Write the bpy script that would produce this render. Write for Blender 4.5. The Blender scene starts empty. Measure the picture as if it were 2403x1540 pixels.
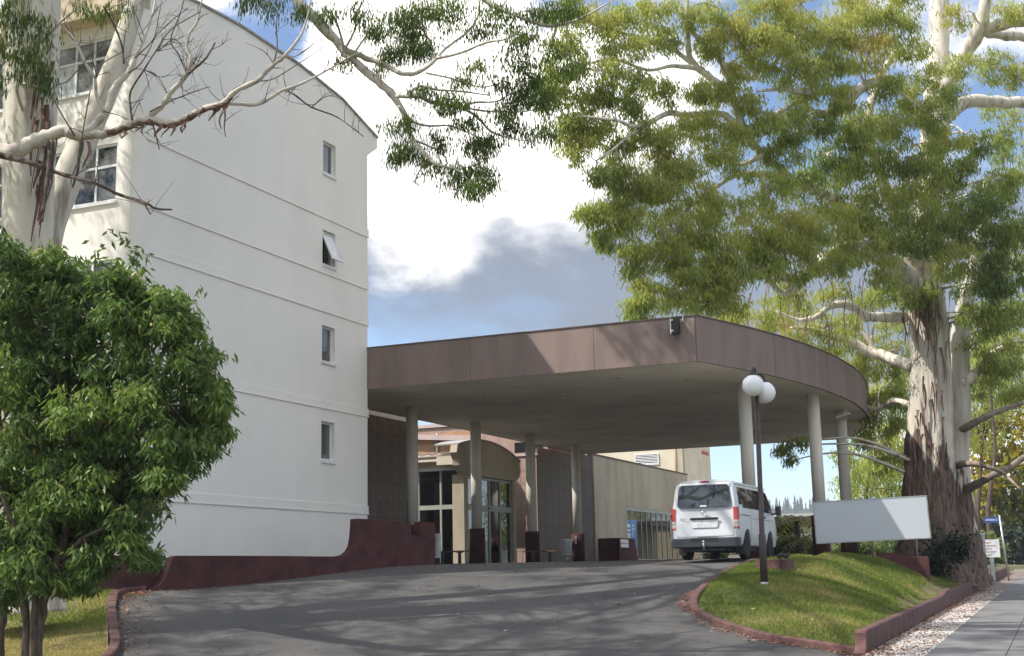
import bpy, bmesh, math, random
import numpy as np
from mathutils import Matrix, Vector
from mathutils.geometry import delaunay_2d_cdt

random.seed(7); RNG = np.random.default_rng(11)
scene = bpy.context.scene
C = scene.collection
R = math.radians

# ------------------------------------------------------------------ camera
EYE = 1.6
FOC, PCX, PCY = 3050.0, 1201.0, 770.0           # measured in a 2402 px wide copy of the picture
_up = np.array([861 - PCX, 16122.0, -FOC]); _up /= np.linalg.norm(_up)
_fw = np.array([0, 0, -1.0]); _yy = _fw - _up * _fw.dot(_up); _yy /= np.linalg.norm(_yy)
_xx = np.cross(_yy, _up)
ROT = np.array([_xx, _yy, _up])                  # world = ROT @ camera
cam = bpy.data.cameras.new('camera'); cam_o = bpy.data.objects.new('camera', cam); C.objects.link(cam_o)
cam.sensor_width = 36; cam.lens = FOC / 2402 * 36; cam.clip_end = 9000; cam.clip_start = 0.2
cam_o.matrix_world = Matrix.Translation((0, 0, EYE)) @ Matrix(ROT.tolist()).to_4x4()
scene.camera = cam_o

# ------------------------------------------------------------------ sky, sun, exposure
SUN_EL, LIGHT_AZ = 49.5, 75.5                    # light travels towards azimuth 75.5 (from +Y towards +X)
sun_az = LIGHT_AZ + 180
ld = Vector((math.sin(R(LIGHT_AZ)) * math.cos(R(SUN_EL)), math.cos(R(LIGHT_AZ)) * math.cos(R(SUN_EL)), -math.sin(R(SUN_EL))))
sun = bpy.data.lights.new('sun', 'SUN'); sun_o = bpy.data.objects.new('sun', sun); C.objects.link(sun_o)
sun.energy = 2.8; sun.angle = R(0.53); sun.color = (1.0, 0.95, 0.87)
sun_o.rotation_euler = ld.to_track_quat('-Z', 'Y').to_euler(); sun_o.location = (-40, -10, 60)

world = bpy.data.worlds.new('World'); scene.world = world; world.use_nodes = True
nt = world.node_tree; nt.nodes.clear()
def N(t, typ, **kw):
    n = t.nodes.new(typ)
    for k, v in kw.items(): setattr(n, k, v)
    return n
sky = N(nt, 'ShaderNodeTexSky', sky_type='NISHITA', sun_disc=False)
sky.sun_elevation = R(SUN_EL); sky.sun_rotation = R(sun_az); sky.air_density = 1.0; sky.dust_density = 0.1; sky.ozone_density = 2.5; sky.altitude = 1500
tc = N(nt, 'ShaderNodeTexCoord')
def vmath(t, op, a, b=None):
    n = N(t, 'ShaderNodeVectorMath', operation=op)
    t.links.new(a, n.inputs[0])
    if b is not None:
        if isinstance(b, (tuple, list)): n.inputs[1].default_value = b
        else: t.links.new(b, n.inputs[1])
    return n
def fmath(t, op, a, b=None, clamp=False):
    n = N(t, 'ShaderNodeMath', operation=op); n.use_clamp = clamp
    for i, q in enumerate((a, b)):
        if q is None: continue
        if isinstance(q, (int, float)): n.inputs[i].default_value = q
        else: t.links.new(q, n.inputs[i])
    return n.outputs[0]
nd = vmath(nt, 'NORMALIZE', tc.outputs['Generated'])
nw = N(nt, 'ShaderNodeTexNoise'); nw.inputs['Scale'].default_value = 5.5; nw.inputs['Detail'].default_value = 7; nt.links.new(nd.outputs[0], nw.inputs['Vector'])
wv = vmath(nt, 'SUBTRACT', nw.outputs['Color'], (0.5, 0.5, 0.5)); wv = vmath(nt, 'MULTIPLY', wv.outputs[0], (0.28, 0.28, 0.2)); nwd = vmath(nt, 'NORMALIZE', vmath(nt, 'ADD', nd.outputs[0], wv.outputs[0]).outputs[0])
sc_ = vmath(nt, 'MULTIPLY', nd.outputs[0], (1.0, 1.0, 2.1))
of_ = vmath(nt, 'ADD', sc_.outputs[0], (3.13, 0.4, 1.72))
n1 = N(nt, 'ShaderNodeTexNoise'); n1.inputs['Scale'].default_value = 2.6; n1.inputs['Detail'].default_value = 9; n1.inputs['Roughness'].default_value = 0.55; n1.inputs['Distortion'].default_value = 0.25
nt.links.new(of_.outputs[0], n1.inputs['Vector'])
# the big cumulus over the porte-cochere
def bump(direction, width):
    d = vmath(nt, 'DOT_PRODUCT', nwd.outputs[0], tuple(direction))
    m = N(nt, 'ShaderNodeMapRange', interpolation_type='SMOOTHSTEP'); m.inputs['From Min'].default_value = math.cos(width); m.inputs['From Max'].default_value = 1.0
    nt.links.new(d.outputs['Value'], m.inputs['Value']); return m.outputs[0]
def pdir(x, y):
    d = ROT @ np.array([x - PCX, -(y - PCY), -FOC]); return d / np.linalg.norm(d)
b1 = bump(pdir(1180, 540), R(10.5))
b2 = bump(pdir(960, 175), R(6.0))
b3 = bump(pdir(1790, 1080), R(7.0))
g = fmath(nt, 'ADD', n1.outputs['Fac'], fmath(nt, 'MULTIPLY', b1, 0.13))
g = fmath(nt, 'ADD', g, fmath(nt, 'MULTIPLY', b2, 0.16))
g = fmath(nt, 'SUBTRACT', g, fmath(nt, 'MULTIPLY', b3, 0.22))
b5 = bump(pdir(600, 70), R(4.5)); g = fmath(nt, 'SUBTRACT', g, fmath(nt, 'MULTIPLY', b5, 0.16))
cov = N(nt, 'ShaderNodeMapRange', interpolation_type='SMOOTHSTEP'); cov.inputs['From Min'].default_value = 0.44; cov.inputs['From Max'].default_value = 0.62
nt.links.new(g, cov.inputs['Value'])
# cloud shading: grey-blue bellies
n2 = N(nt, 'ShaderNodeTexNoise'); n2.inputs['Scale'].default_value = 5.2; n2.inputs['Detail'].default_value = 9; n2.inputs['Roughness'].default_value = 0.56; n2.inputs['Distortion'].default_value = 0.4
of2 = vmath(nt, 'ADD', sc_.outputs[0], (7.7, 2.2, 4.1)); nt.links.new(of2.outputs[0], n2.inputs['Vector'])
sep = N(nt, 'ShaderNodeSeparateXYZ'); nt.links.new(nwd.outputs[0], sep.inputs[0])
def ramp_(v, a, b):
    m = N(nt, 'ShaderNodeMapRange', interpolation_type='SMOOTHSTEP'); m.inputs['From Min'].default_value = a; m.inputs['From Max'].default_value = b; nt.links.new(v, m.inputs['Value']); return m.outputs[0]
belt = fmath(nt, 'MULTIPLY', ramp_(sep.outputs[2], 0.335, 0.19), ramp_(sep.outputs[2], 0.09, 0.16))     # flat cloud bases low over the town
sh = fmath(nt, 'ADD', n2.outputs['Fac'], fmath(nt, 'MULTIPLY', belt, 0.36))
shr = N(nt, 'ShaderNodeMapRange', interpolation_type='SMOOTHSTEP'); shr.inputs['From Min'].default_value = 0.42; shr.inputs['From Max'].default_value = 0.78
nt.links.new(sh, shr.inputs['Value'])
cc = N(nt, 'ShaderNodeMixRGB'); cc.inputs[1].default_value = (1.14, 1.09, 1.03, 1); cc.inputs[2].default_value = (0.135, 0.16, 0.205, 1)
nt.links.new(shr.outputs[0], cc.inputs[0])
skb = N(nt, 'ShaderNodeBackground'); skb.inputs[1].default_value = 0.088
nt.links.new(sky.outputs[0], skb.inputs[0])
clb = N(nt, 'ShaderNodeBackground'); nt.links.new(cc.outputs[0], clb.inputs[0]); clb.inputs[1].default_value = 1.0
mixw = N(nt, 'ShaderNodeMixShader'); nt.links.new(cov.outputs[0], mixw.inputs[0]); nt.links.new(skb.outputs[0], mixw.inputs[1]); nt.links.new(clb.outputs[0], mixw.inputs[2])
wo = N(nt, 'ShaderNodeOutputWorld'); nt.links.new(mixw.outputs[0], wo.inputs[0])

scene.view_settings.view_transform = 'Standard'; scene.view_settings.look = 'None'
scene.view_settings.exposure = 1.18; scene.view_settings.gamma = 1.0; scene.view_settings.use_curve_mapping = False
scene.render.engine = 'CYCLES'
scene.cycles.max_bounces = 7; scene.cycles.diffuse_bounces = 5; scene.cycles.volume_bounces = 0; scene.cycles.transparent_max_bounces = 8
scene.cycles.use_denoising = True; scene.cycles.sample_clamp_indirect = 8

# ------------------------------------------------------------------ measuring helpers
def pray(x, y): return ROT @ np.array([x - PCX, -(y - PCY), -FOC])
def at(x, y, Y):
    d = pray(x, y); t = Y / d[1]; return np.array([d[0] * t, Y, EYE + d[2] * t])
def proj(p):
    c = ROT.T @ (np.asarray(p, float) - [0, 0, EYE]); return PCX + FOC * c[0] / -c[2], PCY - FOC * c[1] / -c[2]
A = R(23.5)
BU = np.array([math.sin(A), math.cos(A), 0.0]); BV = np.array([math.cos(A), -math.sin(A), 0.0])
B0 = np.array([-4.526, 40.0, 0.0])
def bw(v, u, z): return B0 + BV * v + BU * u + np.array([0, 0, z])     # building frame: x=v, y=u
def frame(origin, rz):
    c, s = math.cos(rz), math.sin(rz); o = np.asarray(origin, float)
    return lambda p: (o[0] + c * p[0] - s * p[1], o[1] + s * p[0] + c * p[1], o[2] + p[2])
BF = frame(B0, -A)                                                     # building frame

# ------------------------------------------------------------------ materials
MATS = {}
def mat(name, col, rough=0.7, var=0.12, scale=6.0, bump=0.0, bscale=60.0, metal=0.0, spec=0.4, col2=None, stretch=(1, 1, 1), detail=5, lo=0.35, hi=0.7):
    if name in MATS: return MATS[name]
    m = bpy.data.materials.new(name); m.use_nodes = True; t = m.node_tree
    p = t.nodes['Principled BSDF']
    p.inputs['Roughness'].default_value = rough; p.inputs['Metallic'].default_value = metal
    p.inputs['Specular IOR Level'].default_value = spec
    tcn = N(t, 'ShaderNodeTexCoord'); mp = N(t, 'ShaderNodeMapping'); mp.inputs['Scale'].default_value = stretch
    t.links.new(tcn.outputs['Object'], mp.inputs[0])
    nz = N(t, 'ShaderNodeTexNoise'); nz.inputs['Scale'].default_value = scale; nz.inputs['Detail'].default_value = detail; nz.inputs['Roughness'].default_value = 0.6
    t.links.new(mp.outputs[0], nz.inputs['Vector'])
    rp = N(t, 'ShaderNodeMapRange', interpolation_type='SMOOTHSTEP'); rp.inputs['From Min'].default_value = lo; rp.inputs['From Max'].default_value = hi
    t.links.new(nz.outputs['Fac'], rp.inputs['Value'])
    mx = N(t, 'ShaderNodeMixRGB')
    c2 = col2 if col2 else tuple(max(0, c * (1 - var * 2)) for c in col)
    c1 = col if col2 else tuple(min(1, c * (1 + var)) for c in col)
    mx.inputs[1].default_value = (*c1, 1); mx.inputs[2].default_value = (*c2, 1)
    t.links.new(rp.outputs[0], mx.inputs[0]); t.links.new(mx.outputs[0], p.inputs['Base Color'])
    if bump:
        nb = N(t, 'ShaderNodeTexNoise'); nb.inputs['Scale'].default_value = bscale; nb.inputs['Detail'].default_value = 4
        t.links.new(mp.outputs[0], nb.inputs['Vector'])
        bp = N(t, 'ShaderNodeBump'); bp.inputs['Strength'].default_value = bump; bp.inputs['Distance'].default_value = 0.02
        t.links.new(nb.outputs['Fac'], bp.inputs['Height']); t.links.new(bp.outputs[0], p.inputs['Normal'])
    MATS[name] = m; m['p'] = 1
    return m
def leaf_mat(name, stops, trans=0.35, rough=0.45, spec=0.35):
    m = bpy.data.materials.new(name); m.use_nodes = True; t = m.node_tree; t.nodes.remove(t.nodes['Principled BSDF'])
    at_ = N(t, 'ShaderNodeAttribute', attribute_name='tint')
    cr = N(t, 'ShaderNodeValToRGB'); e = cr.color_ramp.elements
    while len(e) < len(stops): e.new(0.5)
    for k, (pos, c) in enumerate(stops): e[k].position = pos; e[k].color = (*c, 1)
    t.links.new(at_.outputs['Fac'], cr.inputs[0])
    p = N(t, 'ShaderNodeBsdfPrincipled'); p.inputs['Roughness'].default_value = rough; p.inputs['Specular IOR Level'].default_value = spec
    t.links.new(cr.outputs[0], p.inputs['Base Color'])
    tr = N(t, 'ShaderNodeBsdfTranslucent'); hs = N(t, 'ShaderNodeHueSaturation'); hs.inputs['Value'].default_value = 1.6; hs.inputs['Saturation'].default_value = 1.15
    t.links.new(cr.outputs[0], hs.inputs['Color']); t.links.new(hs.outputs[0], tr.inputs[0])
    mx = N(t, 'ShaderNodeMixShader'); mx.inputs[0].default_value = trans
    t.links.new(p.outputs[0], mx.inputs[1]); t.links.new(tr.outputs[0], mx.inputs[2])
    t.links.new(mx.outputs[0], t.nodes['Material Output'].inputs[0])
    MATS[name] = m; return m
def glass_mat(name, tint, fac):
    m = bpy.data.materials.new(name); m.use_nodes = True; t = m.node_tree; t.nodes.remove(t.nodes['Principled BSDF'])
    tr = N(t, 'ShaderNodeBsdfTransparent'); tr.inputs[0].default_value = (*tint, 1)
    gl = N(t, 'ShaderNodeBsdfGlossy'); gl.inputs['Roughness'].default_value = 0.015; gl.inputs[0].default_value = (0.92, 0.96, 0.97, 1)
    fr = N(t, 'ShaderNodeFresnel'); fr.inputs[0].default_value = 1.5
    f2 = fmath(t, 'ADD', fr.outputs[0], fac, True)
    mx = N(t, 'ShaderNodeMixShader'); t.links.new(f2, mx.inputs[0]); t.links.new(tr.outputs[0], mx.inputs[1]); t.links.new(gl.outputs[0], mx.inputs[2])
    t.links.new(mx.outputs[0], t.nodes['Material Output'].inputs[0]); MATS[name] = m; return m

M_WALL = mat('white_render', (0.86, 0.82, 0.765), 0.9, 0.02, 0.55, 0.25, 45, stretch=(1, 1, 0.5))
M_TRIM = mat('white_trim', (0.76, 0.76, 0.75), 0.6, 0.04, 3)
M_CREAM = mat('cream_soffit_paint', (0.62, 0.50, 0.36), 0.8, 0.06, 2)
M_FASCIA = mat('mauve_brown_render', (0.228, 0.172, 0.153), 0.9, 0.07, 1.6, 0.2, 70, stretch=(1, 1, 0.18))
M_SOFFIT = mat('putty_soffit', (0.86, 0.78, 0.65), 0.85, 0.07, 0.35)
M_COLUMN = mat('pale_column_paint', (0.68, 0.635, 0.56), 0.75, 0.06, 1.5, stretch=(1, 1, 0.3))
M_MAROON = mat('maroon_render', (0.072, 0.026, 0.026), 0.9, 0.17, 2.2, 0.35, 60)
M_KERB = mat('weathered_maroon_concrete', (0.145, 0.071, 0.065), 0.9, 0.2, 3.2, 0.4, 40, col2=(0.072, 0.043, 0.039), detail=8)
def asphalt_mat():
    m = bpy.data.materials.new('asphalt'); m.use_nodes = True; t = m.node_tree; p = t.nodes['Principled BSDF']; p.inputs['Roughness'].default_value = 0.88; p.inputs['Specular IOR Level'].default_value = 0.35
    c = N(t, 'ShaderNodeTexCoord')
    def nz(sc, det, lo, hi):
        n_ = N(t, 'ShaderNodeTexNoise'); n_.inputs['Scale'].default_value = sc; n_.inputs['Detail'].default_value = det; t.links.new(c.outputs['Object'], n_.inputs['Vector'])
        r_ = N(t, 'ShaderNodeMapRange', interpolation_type='SMOOTHSTEP'); r_.inputs['From Min'].default_value = lo; r_.inputs['From Max'].default_value = hi; t.links.new(n_.outputs['Fac'], r_.inputs['Value']); return r_.outputs[0], n_
    def mix(f, a, b):
        x = N(t, 'ShaderNodeMixRGB'); t.links.new(f, x.inputs[0])
        for k, q in ((1, a), (2, b)):
            if isinstance(q, tuple): x.inputs[k].default_value = (*q, 1)
            else: t.links.new(q, x.inputs[k])
        return x.outputs[0]
    f1, _ = nz(0.45, 6, 0.36, 0.66); f2, n2_ = nz(55, 3, 0.40, 0.72); f3, _ = nz(0.9, 5, 0.60, 0.74)
    col = mix(f1, (0.082, 0.079, 0.076), (0.108, 0.104, 0.099)); col = mix(f3, col, (0.058, 0.056, 0.056))
    sp = mix(f2, (0.040, 0.040, 0.041), (0.125, 0.122, 0.118)); x = N(t, 'ShaderNodeMixRGB'); x.inputs[0].default_value = 0.38; t.links.new(col, x.inputs[1]); t.links.new(sp, x.inputs[2])
    vo_ = N(t, 'ShaderNodeTexVoronoi'); vo_.feature = 'DISTANCE_TO_EDGE'; vo_.inputs['Scale'].default_value = 0.16; wn = N(t, 'ShaderNodeTexNoise'); wn.inputs['Scale'].default_value = 1.3; wn.inputs['Detail'].default_value = 6
    t.links.new(c.outputs['Object'], wn.inputs['Vector']); a_ = vmath(t, 'MULTIPLY', wn.outputs['Color'], (1.6, 1.6, 0)); b_ = vmath(t, 'ADD', c.outputs['Object'], a_.outputs[0]); t.links.new(b_.outputs[0], vo_.inputs['Vector'])
    cr_ = N(t, 'ShaderNodeMapRange'); cr_.inputs['From Min'].default_value = 0.0012; cr_.inputs['From Max'].default_value = 0.003; t.links.new(vo_.outputs['Distance'], cr_.inputs['Value'])
    y = mix(cr_.outputs[0], (0.072, 0.070, 0.068), x.outputs[0]); t.links.new(y, p.inputs['Base Color'])
    bp = N(t, 'ShaderNodeBump'); bp.inputs['Strength'].default_value = 0.4; bp.inputs['Distance'].default_value = 0.015; t.links.new(n2_.outputs['Fac'], bp.inputs['Height']); t.links.new(bp.outputs[0], p.inputs['Normal'])
    return m
M_ASPHALT = asphalt_mat()
M_TILE = mat('brown_stone_tile', (0.15, 0.10, 0.076), 0.55, 0.06, 1.5)
M_TILE2 = mat('brown_stone_tile_stained', (0.185, 0.135, 0.11), 0.6, 0.12, 4, stretch=(1.6, 1.6, 0.3))
M_GROUT = mat('tile_grout', (0.128, 0.087, 0.067), 0.9)
M_PINK = mat('pink_block', (0.36, 0.25, 0.205), 0.85, 0.08, 3)
M_PINKJ = mat('pink_block_joint', (0.26, 0.18, 0.15), 0.9)
M_BEIGE = mat('beige_render', (0.47, 0.40, 0.30), 0.9, 0.1, 0.8, stretch=(1, 1, 0.3))
M_BEIGE2 = mat('pale_cream_render', (0.62, 0.55, 0.43), 0.9, 0.05, 0.8)
M_OCHRE = mat('ochre_render', (0.40, 0.235, 0.14), 0.9, 0.1, 1.2)
M_DARKBROWN = mat('dark_brown_pilaster', (0.14, 0.11, 0.098), 0.85, 0.08, 2)
M_ALU = mat('grey_green_aluminium', (0.36, 0.37, 0.33), 0.45, 0.05, 4, spec=0.5)
M_WHITEFRAME = mat('white_window_frame', (0.72, 0.73, 0.72), 0.4, 0.03, 4)
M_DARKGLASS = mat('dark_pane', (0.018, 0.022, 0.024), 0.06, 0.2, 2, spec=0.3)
M_BLINDPANE = mat('pane_with_drawn_blind', (0.10, 0.105, 0.11), 0.04, 0.12, 14, spec=0.9, stretch=(0.2, 0.2, 6))
M_WINPANE = mat('reflective_pane', (0.13, 0.13, 0.125), 0.05, 0.5, 2.4, spec=0.5)
M_CURTAIN = mat('pale_curtain_pane', (0.50, 0.52, 0.53), 0.08, 0.1, 5, spec=0.8)
M_ROOF = mat('dark_roof_edge', (0.33, 0.32, 0.31), 0.7)
M_PINKROOF = mat('pink_metal_roof', (0.50, 0.40, 0.37), 0.6, 0.05, 2)
M_GLASS = glass_mat('clear_glass', (0.72, 0.76, 0.73), 0.10)
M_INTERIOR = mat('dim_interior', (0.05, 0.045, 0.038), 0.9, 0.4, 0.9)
M_BLACK = mat('black_plastic', (0.02, 0.02, 0.022), 0.5)
M_STEEL = mat('brushed_steel', (0.62, 0.62, 0.62), 0.4, 0.06, 20, metal=0.35)
M_GALV = mat('galvanised_steel', (0.42, 0.43, 0.44), 0.45, 0.1, 12, metal=0.8)
M_POLE = mat('dark_brown_metal', (0.055, 0.04, 0.036), 0.45, 0.15, 8)
M_GLOBE = mat('opal_globe', (0.82, 0.84, 0.85), 0.25, 0.02, 3, spec=0.5)
M_SIGN = mat('white_sign_panel', (0.47, 0.505, 0.54), 0.22, 0.02, 0.6, spec=0.5)
M_SIGNFRAME = mat('anodised_sign_frame', (0.36, 0.37, 0.37), 0.4, metal=0.5)
M_WOOD = mat('weathered_timber', (0.16, 0.10, 0.06), 0.8, 0.25, 8, stretch=(6, 1, 1))
M_PAPER = mat('white_paper', (0.75, 0.76, 0.78), 0.7)
M_RED = mat('red_lettering', (0.45, 0.06, 0.05), 0.6)
M_GREYINK = mat('grey_lettering', (0.25, 0.2, 0.2), 0.6)
M_BLUE = mat('blue_poster', (0.06, 0.20, 0.47), 0.4, 0.1, 1.2, col2=(0.10, 0.30, 0.58))
M_SKIN = mat('poster_skin_tone', (0.5, 0.28, 0.2), 0.6)
M_STREETBLUE = mat('street_sign_blue', (0.05, 0.11, 0.42), 0.5)
M_PAINT = mat('white_car_paint', (0.58, 0.595, 0.615), 0.22, 0.02, 2, spec=0.6)
M_TYRE = mat('tyre_rubber', (0.018, 0.018, 0.019), 0.85)
M_HUB = mat('silver_hubcap', (0.42, 0.43, 0.45), 0.35, 0.05, 6, metal=0.5)
M_BUMPER = mat('dark_grey_bumper', (0.042, 0.046, 0.058), 0.55)
M_TAILRED = mat('tail_lamp_red', (0.42, 0.02, 0.015), 0.12, spec=0.8)
M_TAILCLR = mat('tail_lamp_clear', (0.55, 0.48, 0.46), 0.1, spec=0.8)
M_CHROME = mat('chrome', (0.75, 0.76, 0.78), 0.12, 0.03, 5, metal=1.0)
M_GROUND = mat('rough_grass_ground', (0.085, 0.10, 0.035), 0.95, 0.3, 0.6, 0.4, 30, col2=(0.13, 0.115, 0.05))
M_LAWNSOIL = mat('lawn_thatch', (0.085, 0.085, 0.033), 0.95, 0.3, 1.3, 0.5, 40, col2=(0.15, 0.125, 0.06))
M_LAWNDRY = mat('dry_lawn_thatch', (0.24, 0.18, 0.075), 0.95, 0.3, 0.8, 0.5, 40, col2=(0.11, 0.12, 0.04))
M_CONC = mat('footpath_concrete', (0.165, 0.163, 0.16), 0.9, 0.12, 1.5, 0.3, 80)
M_STRIP = mat('gravel_bed', (0.20, 0.16, 0.135), 0.95, 0.3, 9)
M_FENCE = mat('white_fence_paint', (0.62, 0.62, 0.60), 0.7)
M_FARWALL = mat('far_beige_wall', (0.50, 0.43, 0.28), 0.9, 0.05, 1)
M_HILL = mat('forest_hill', (0.035, 0.05, 0.022), 0.95, 0.35, 0.03, col2=(0.075, 0.095, 0.035), detail=8)
M_CONIFER = mat('conifer', (0.02, 0.034, 0.02), 0.95, 0.3, 0.2)

# ------------------------------------------------------------------ mesh helpers
class MB:
    def __init__(s, T=None): s.v = []; s.f = []; s.T = T; s.smooth = []
    def add(s, vs, fs, smooth=False):
        k = len(s.v)
        s.v += [tuple(s.T(p)) if s.T else tuple(p) for p in vs]
        s.f += [tuple(i + k for i in f) for f in fs]; s.smooth += [smooth] * len(fs)
        return s
    def box(s, x0, x1, y0, y1, z0, z1):
        return s.add([(x0, y0, z0), (x1, y0, z0), (x1, y1, z0), (x0, y1, z0), (x0, y0, z1), (x1, y0, z1), (x1, y1, z1), (x0, y1, z1)],
                     [(0, 3, 2, 1), (4, 5, 6, 7), (0, 1, 5, 4), (1, 2, 6, 5), (2, 3, 7, 6), (3, 0, 4, 7)])
    def prism(s, poly, z0, z1):                      # poly in x,y counter-clockwise
        n = len(poly)
        vs = [(x, y, z0) for x, y in poly] + [(x, y, z1) for x, y in poly]
        return s.add(vs, [tuple(range(n - 1, -1, -1)), tuple(range(n, 2 * n))] + [(i, (i + 1) % n, n + (i + 1) % n, n + i) for i in range(n)])
    def slab_x(s, poly, x0, x1):                     # poly in y,z extruded along x
        n = len(poly)
        vs = [(x0, y, z) for y, z in poly] + [(x1, y, z) for y, z in poly]
        return s.add(vs, [tuple(range(n - 1, -1, -1)), tuple(range(n, 2 * n))] + [(i, (i + 1) % n, n + (i + 1) % n, n + i) for i in range(n)])
    def slab_y(s, poly, y0, y1):                     # poly in x,z extruded along y
        n = len(poly)
        vs = [(x, y0, z) for x, z in poly] + [(x, y1, z) for x, z in poly]
        return s.add(vs, [tuple(range(n)), tuple(range(2 * n - 1, n - 1, -1))] + [(i, n + i, n + (i + 1) % n, (i + 1) % n) for i in range(n)])
    def lathe(s, prof, c=(0, 0, 0), n=20, axis='z', smooth=True):   # prof [(r, h)]
        vs = []
        for r, h in prof:
            for k in range(n):
                a = 2 * math.pi * k / n; x, y = r * math.cos(a), r * math.sin(a)
                p = (x, y, h) if axis == 'z' else ((h, x, y) if axis == 'x' else (y, h, x))
                vs.append((c[0] + p[0], c[1] + p[1], c[2] + p[2]))
        fs = [(i * n + k, i * n + (k + 1) % n, (i + 1) * n + (k + 1) % n, (i + 1) * n + k) for i in range(len(prof) - 1) for k in range(n)]
        s.add(vs, fs, smooth)
        if prof[0][0] > 1e-6: s.f.append(tuple(len(s.v) - len(vs) + k for k in range(n - 1, -1, -1))); s.smooth.append(False)
        if prof[-1][0] > 1e-6: s.f.append(tuple(len(s.v) - n + k for k in range(n))); s.smooth.append(False)
        return s
    def tube(s, pts, rad, n=8, smooth=True, jitter=0.0, rfun=None):
        P = [np.asarray(p, float) for p in pts]
        if not hasattr(rad, '__len__'): rad = [rad] * len(P)
        ref = None; vs = []
        for i, p in enumerate(P):
            t = P[min(i + 1, len(P) - 1)] - P[max(i - 1, 0)]; t /= (np.linalg.norm(t) + 1e-9)
            if ref is None: ref = np.array([1, 0, 0]) if abs(t[0]) < 0.8 else np.array([0, 1, 0])
            x = ref - t * ref.dot(t); x /= np.linalg.norm(x); ref = x; y = np.cross(t, x)
            for k in range(n):
                a = 2 * math.pi * k / n; r = rad[i]
                if jitter: r *= 1 + random.uniform(-jitter, jitter)
                if rfun: r *= rfun(a, p[2])
                vs.append(p + r * (math.cos(a) * x + math.sin(a) * y))
        m = len(P)
        fs = [(i * n + k, i * n + (k + 1) % n, (i + 1) * n + (k + 1) % n, (i + 1) * n + k) for i in range(m - 1) for k in range(n)]
        fs += [tuple(range(n - 1, -1, -1)), tuple((m - 1) * n + k for k in range(n))]
        return s.add(vs, fs, smooth)
    def sweep(s, path, prof, closed_prof=True):      # prof [(side, up)], path 3-D; side is to the right of travel
        P = [np.asarray(p, float) for p in path]; vs = []; n = len(prof)
        for i, p in enumerate(P):
            t = P[min(i + 1, len(P) - 1)] - P[max(i - 1, 0)]; t[2] = 0; t /= (np.linalg.norm(t) + 1e-9)
            sd = np.array([t[1], -t[0], 0])
            vs += [p + sd * a + np.array([0, 0, b]) for a, b in prof]
        fs = [(i * n + k, (i + 1) * n + k, (i + 1) * n + (k + 1) % n, i * n + (k + 1) % n) for i in range(len(P) - 1) for k in range(n)]
        fs += [tuple(range(n)), tuple((len(P) - 1) * n + k for k in range(n - 1, -1, -1))]
        return s.add(vs, fs)
def loc_of(o):
    l = Vector((0, 0, 0))
    while o is not None: l = l + o.location; o = o.parent
    return l
def obj(name, mb, m, parent=None, origin=None, bevel=0):
    """vertices come in world coordinates; the object sits under its thing, unrotated"""
    base = loc_of(parent) if parent is not None else Vector((0, 0, 0))
    me = bpy.data.meshes.new(name)
    og = Vector(origin) if origin is not None else base
    me.from_pydata([(x - og.x, y - og.y, z - og.z) for x, y, z in mb.v], [], mb.f)
    me.polygons.foreach_set('use_smooth', mb.smooth)
    me.materials.append(m); me.update()
    o = bpy.data.objects.new(name, me); C.objects.link(o)
    if parent is not None: o.parent = parent
    o.location = og - base
    if bevel:
        b = o.modifiers.new('bevel', 'BEVEL'); b.width = bevel; b.segments = 2; b.limit_method = 'ANGLE'
    return o
def npobj(name, verts, faces, m, parent=None, tint=None, smooth=False):
    base = loc_of(parent) if parent is not None else Vector((0, 0, 0))
    me = bpy.data.meshes.new(name); verts = np.asarray(verts, np.float32) - np.array(base, np.float32); faces = np.asarray(faces, np.int32)
    k = faces.shape[1]
    me.vertices.add(len(verts)); me.vertices.foreach_set('co', verts.ravel())
    me.loops.add(faces.size); me.loops.foreach_set('vertex_index', faces.ravel())
    me.polygons.add(len(faces)); me.polygons.foreach_set('loop_start', np.arange(len(faces), dtype=np.int32) * k)
    me.update(calc_edges=True)
    if smooth: me.polygons.foreach_set('use_smooth', np.ones(len(faces), bool))
    if tint is not None:
        a = me.attributes.new('tint', 'FLOAT', 'FACE'); a.data.foreach_set('value', np.asarray(tint, np.float32))
    me.materials.append(m); me.validate()
    o = bpy.data.objects.new(name, me); C.objects.link(o)
    if parent is not None: o.parent = parent
    return o
def tag(o, label, cat, group=None, kind=None):
    o['label'] = label; o['category'] = cat
    if group: o['group'] = group
    if kind: o['kind'] = kind
    return o
def thing(name, loc, label, cat, group=None):
    o = bpy.data.objects.new(name, None); C.objects.link(o); o.location = tuple(loc); o.empty_display_size = 0.2
    return tag(o, label, cat, group)
def struct(o): o['kind'] = 'structure'; return o
def stuff(o, label=None, cat=None):
    o['kind'] = 'stuff'
    if label: o['label'] = label; o['category'] = cat
    return o
def inst(name, mesh, loc, rz, parent):
    o = bpy.data.objects.new(name, mesh); C.objects.link(o); o.parent = parent
    o.location = Vector(loc) - loc_of(parent); o.rotation_euler = (0, 0, rz); return o
def mesh_box(name, sx, sy, sz, m, bev=0.0):
    me = bpy.data.meshes.new(name); bm = bmesh.new(); bmesh.ops.create_cube(bm, size=1)
    for v in bm.verts: v.co = Vector((v.co.x * sx, v.co.y * sy, v.co.z * sz))
    if bev: bmesh.ops.bevel(bm, geom=bm.edges[:], offset=bev, segments=1, affect='EDGES')
    bm.to_mesh(me); bm.free(); me.materials.append(m); return me
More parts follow.
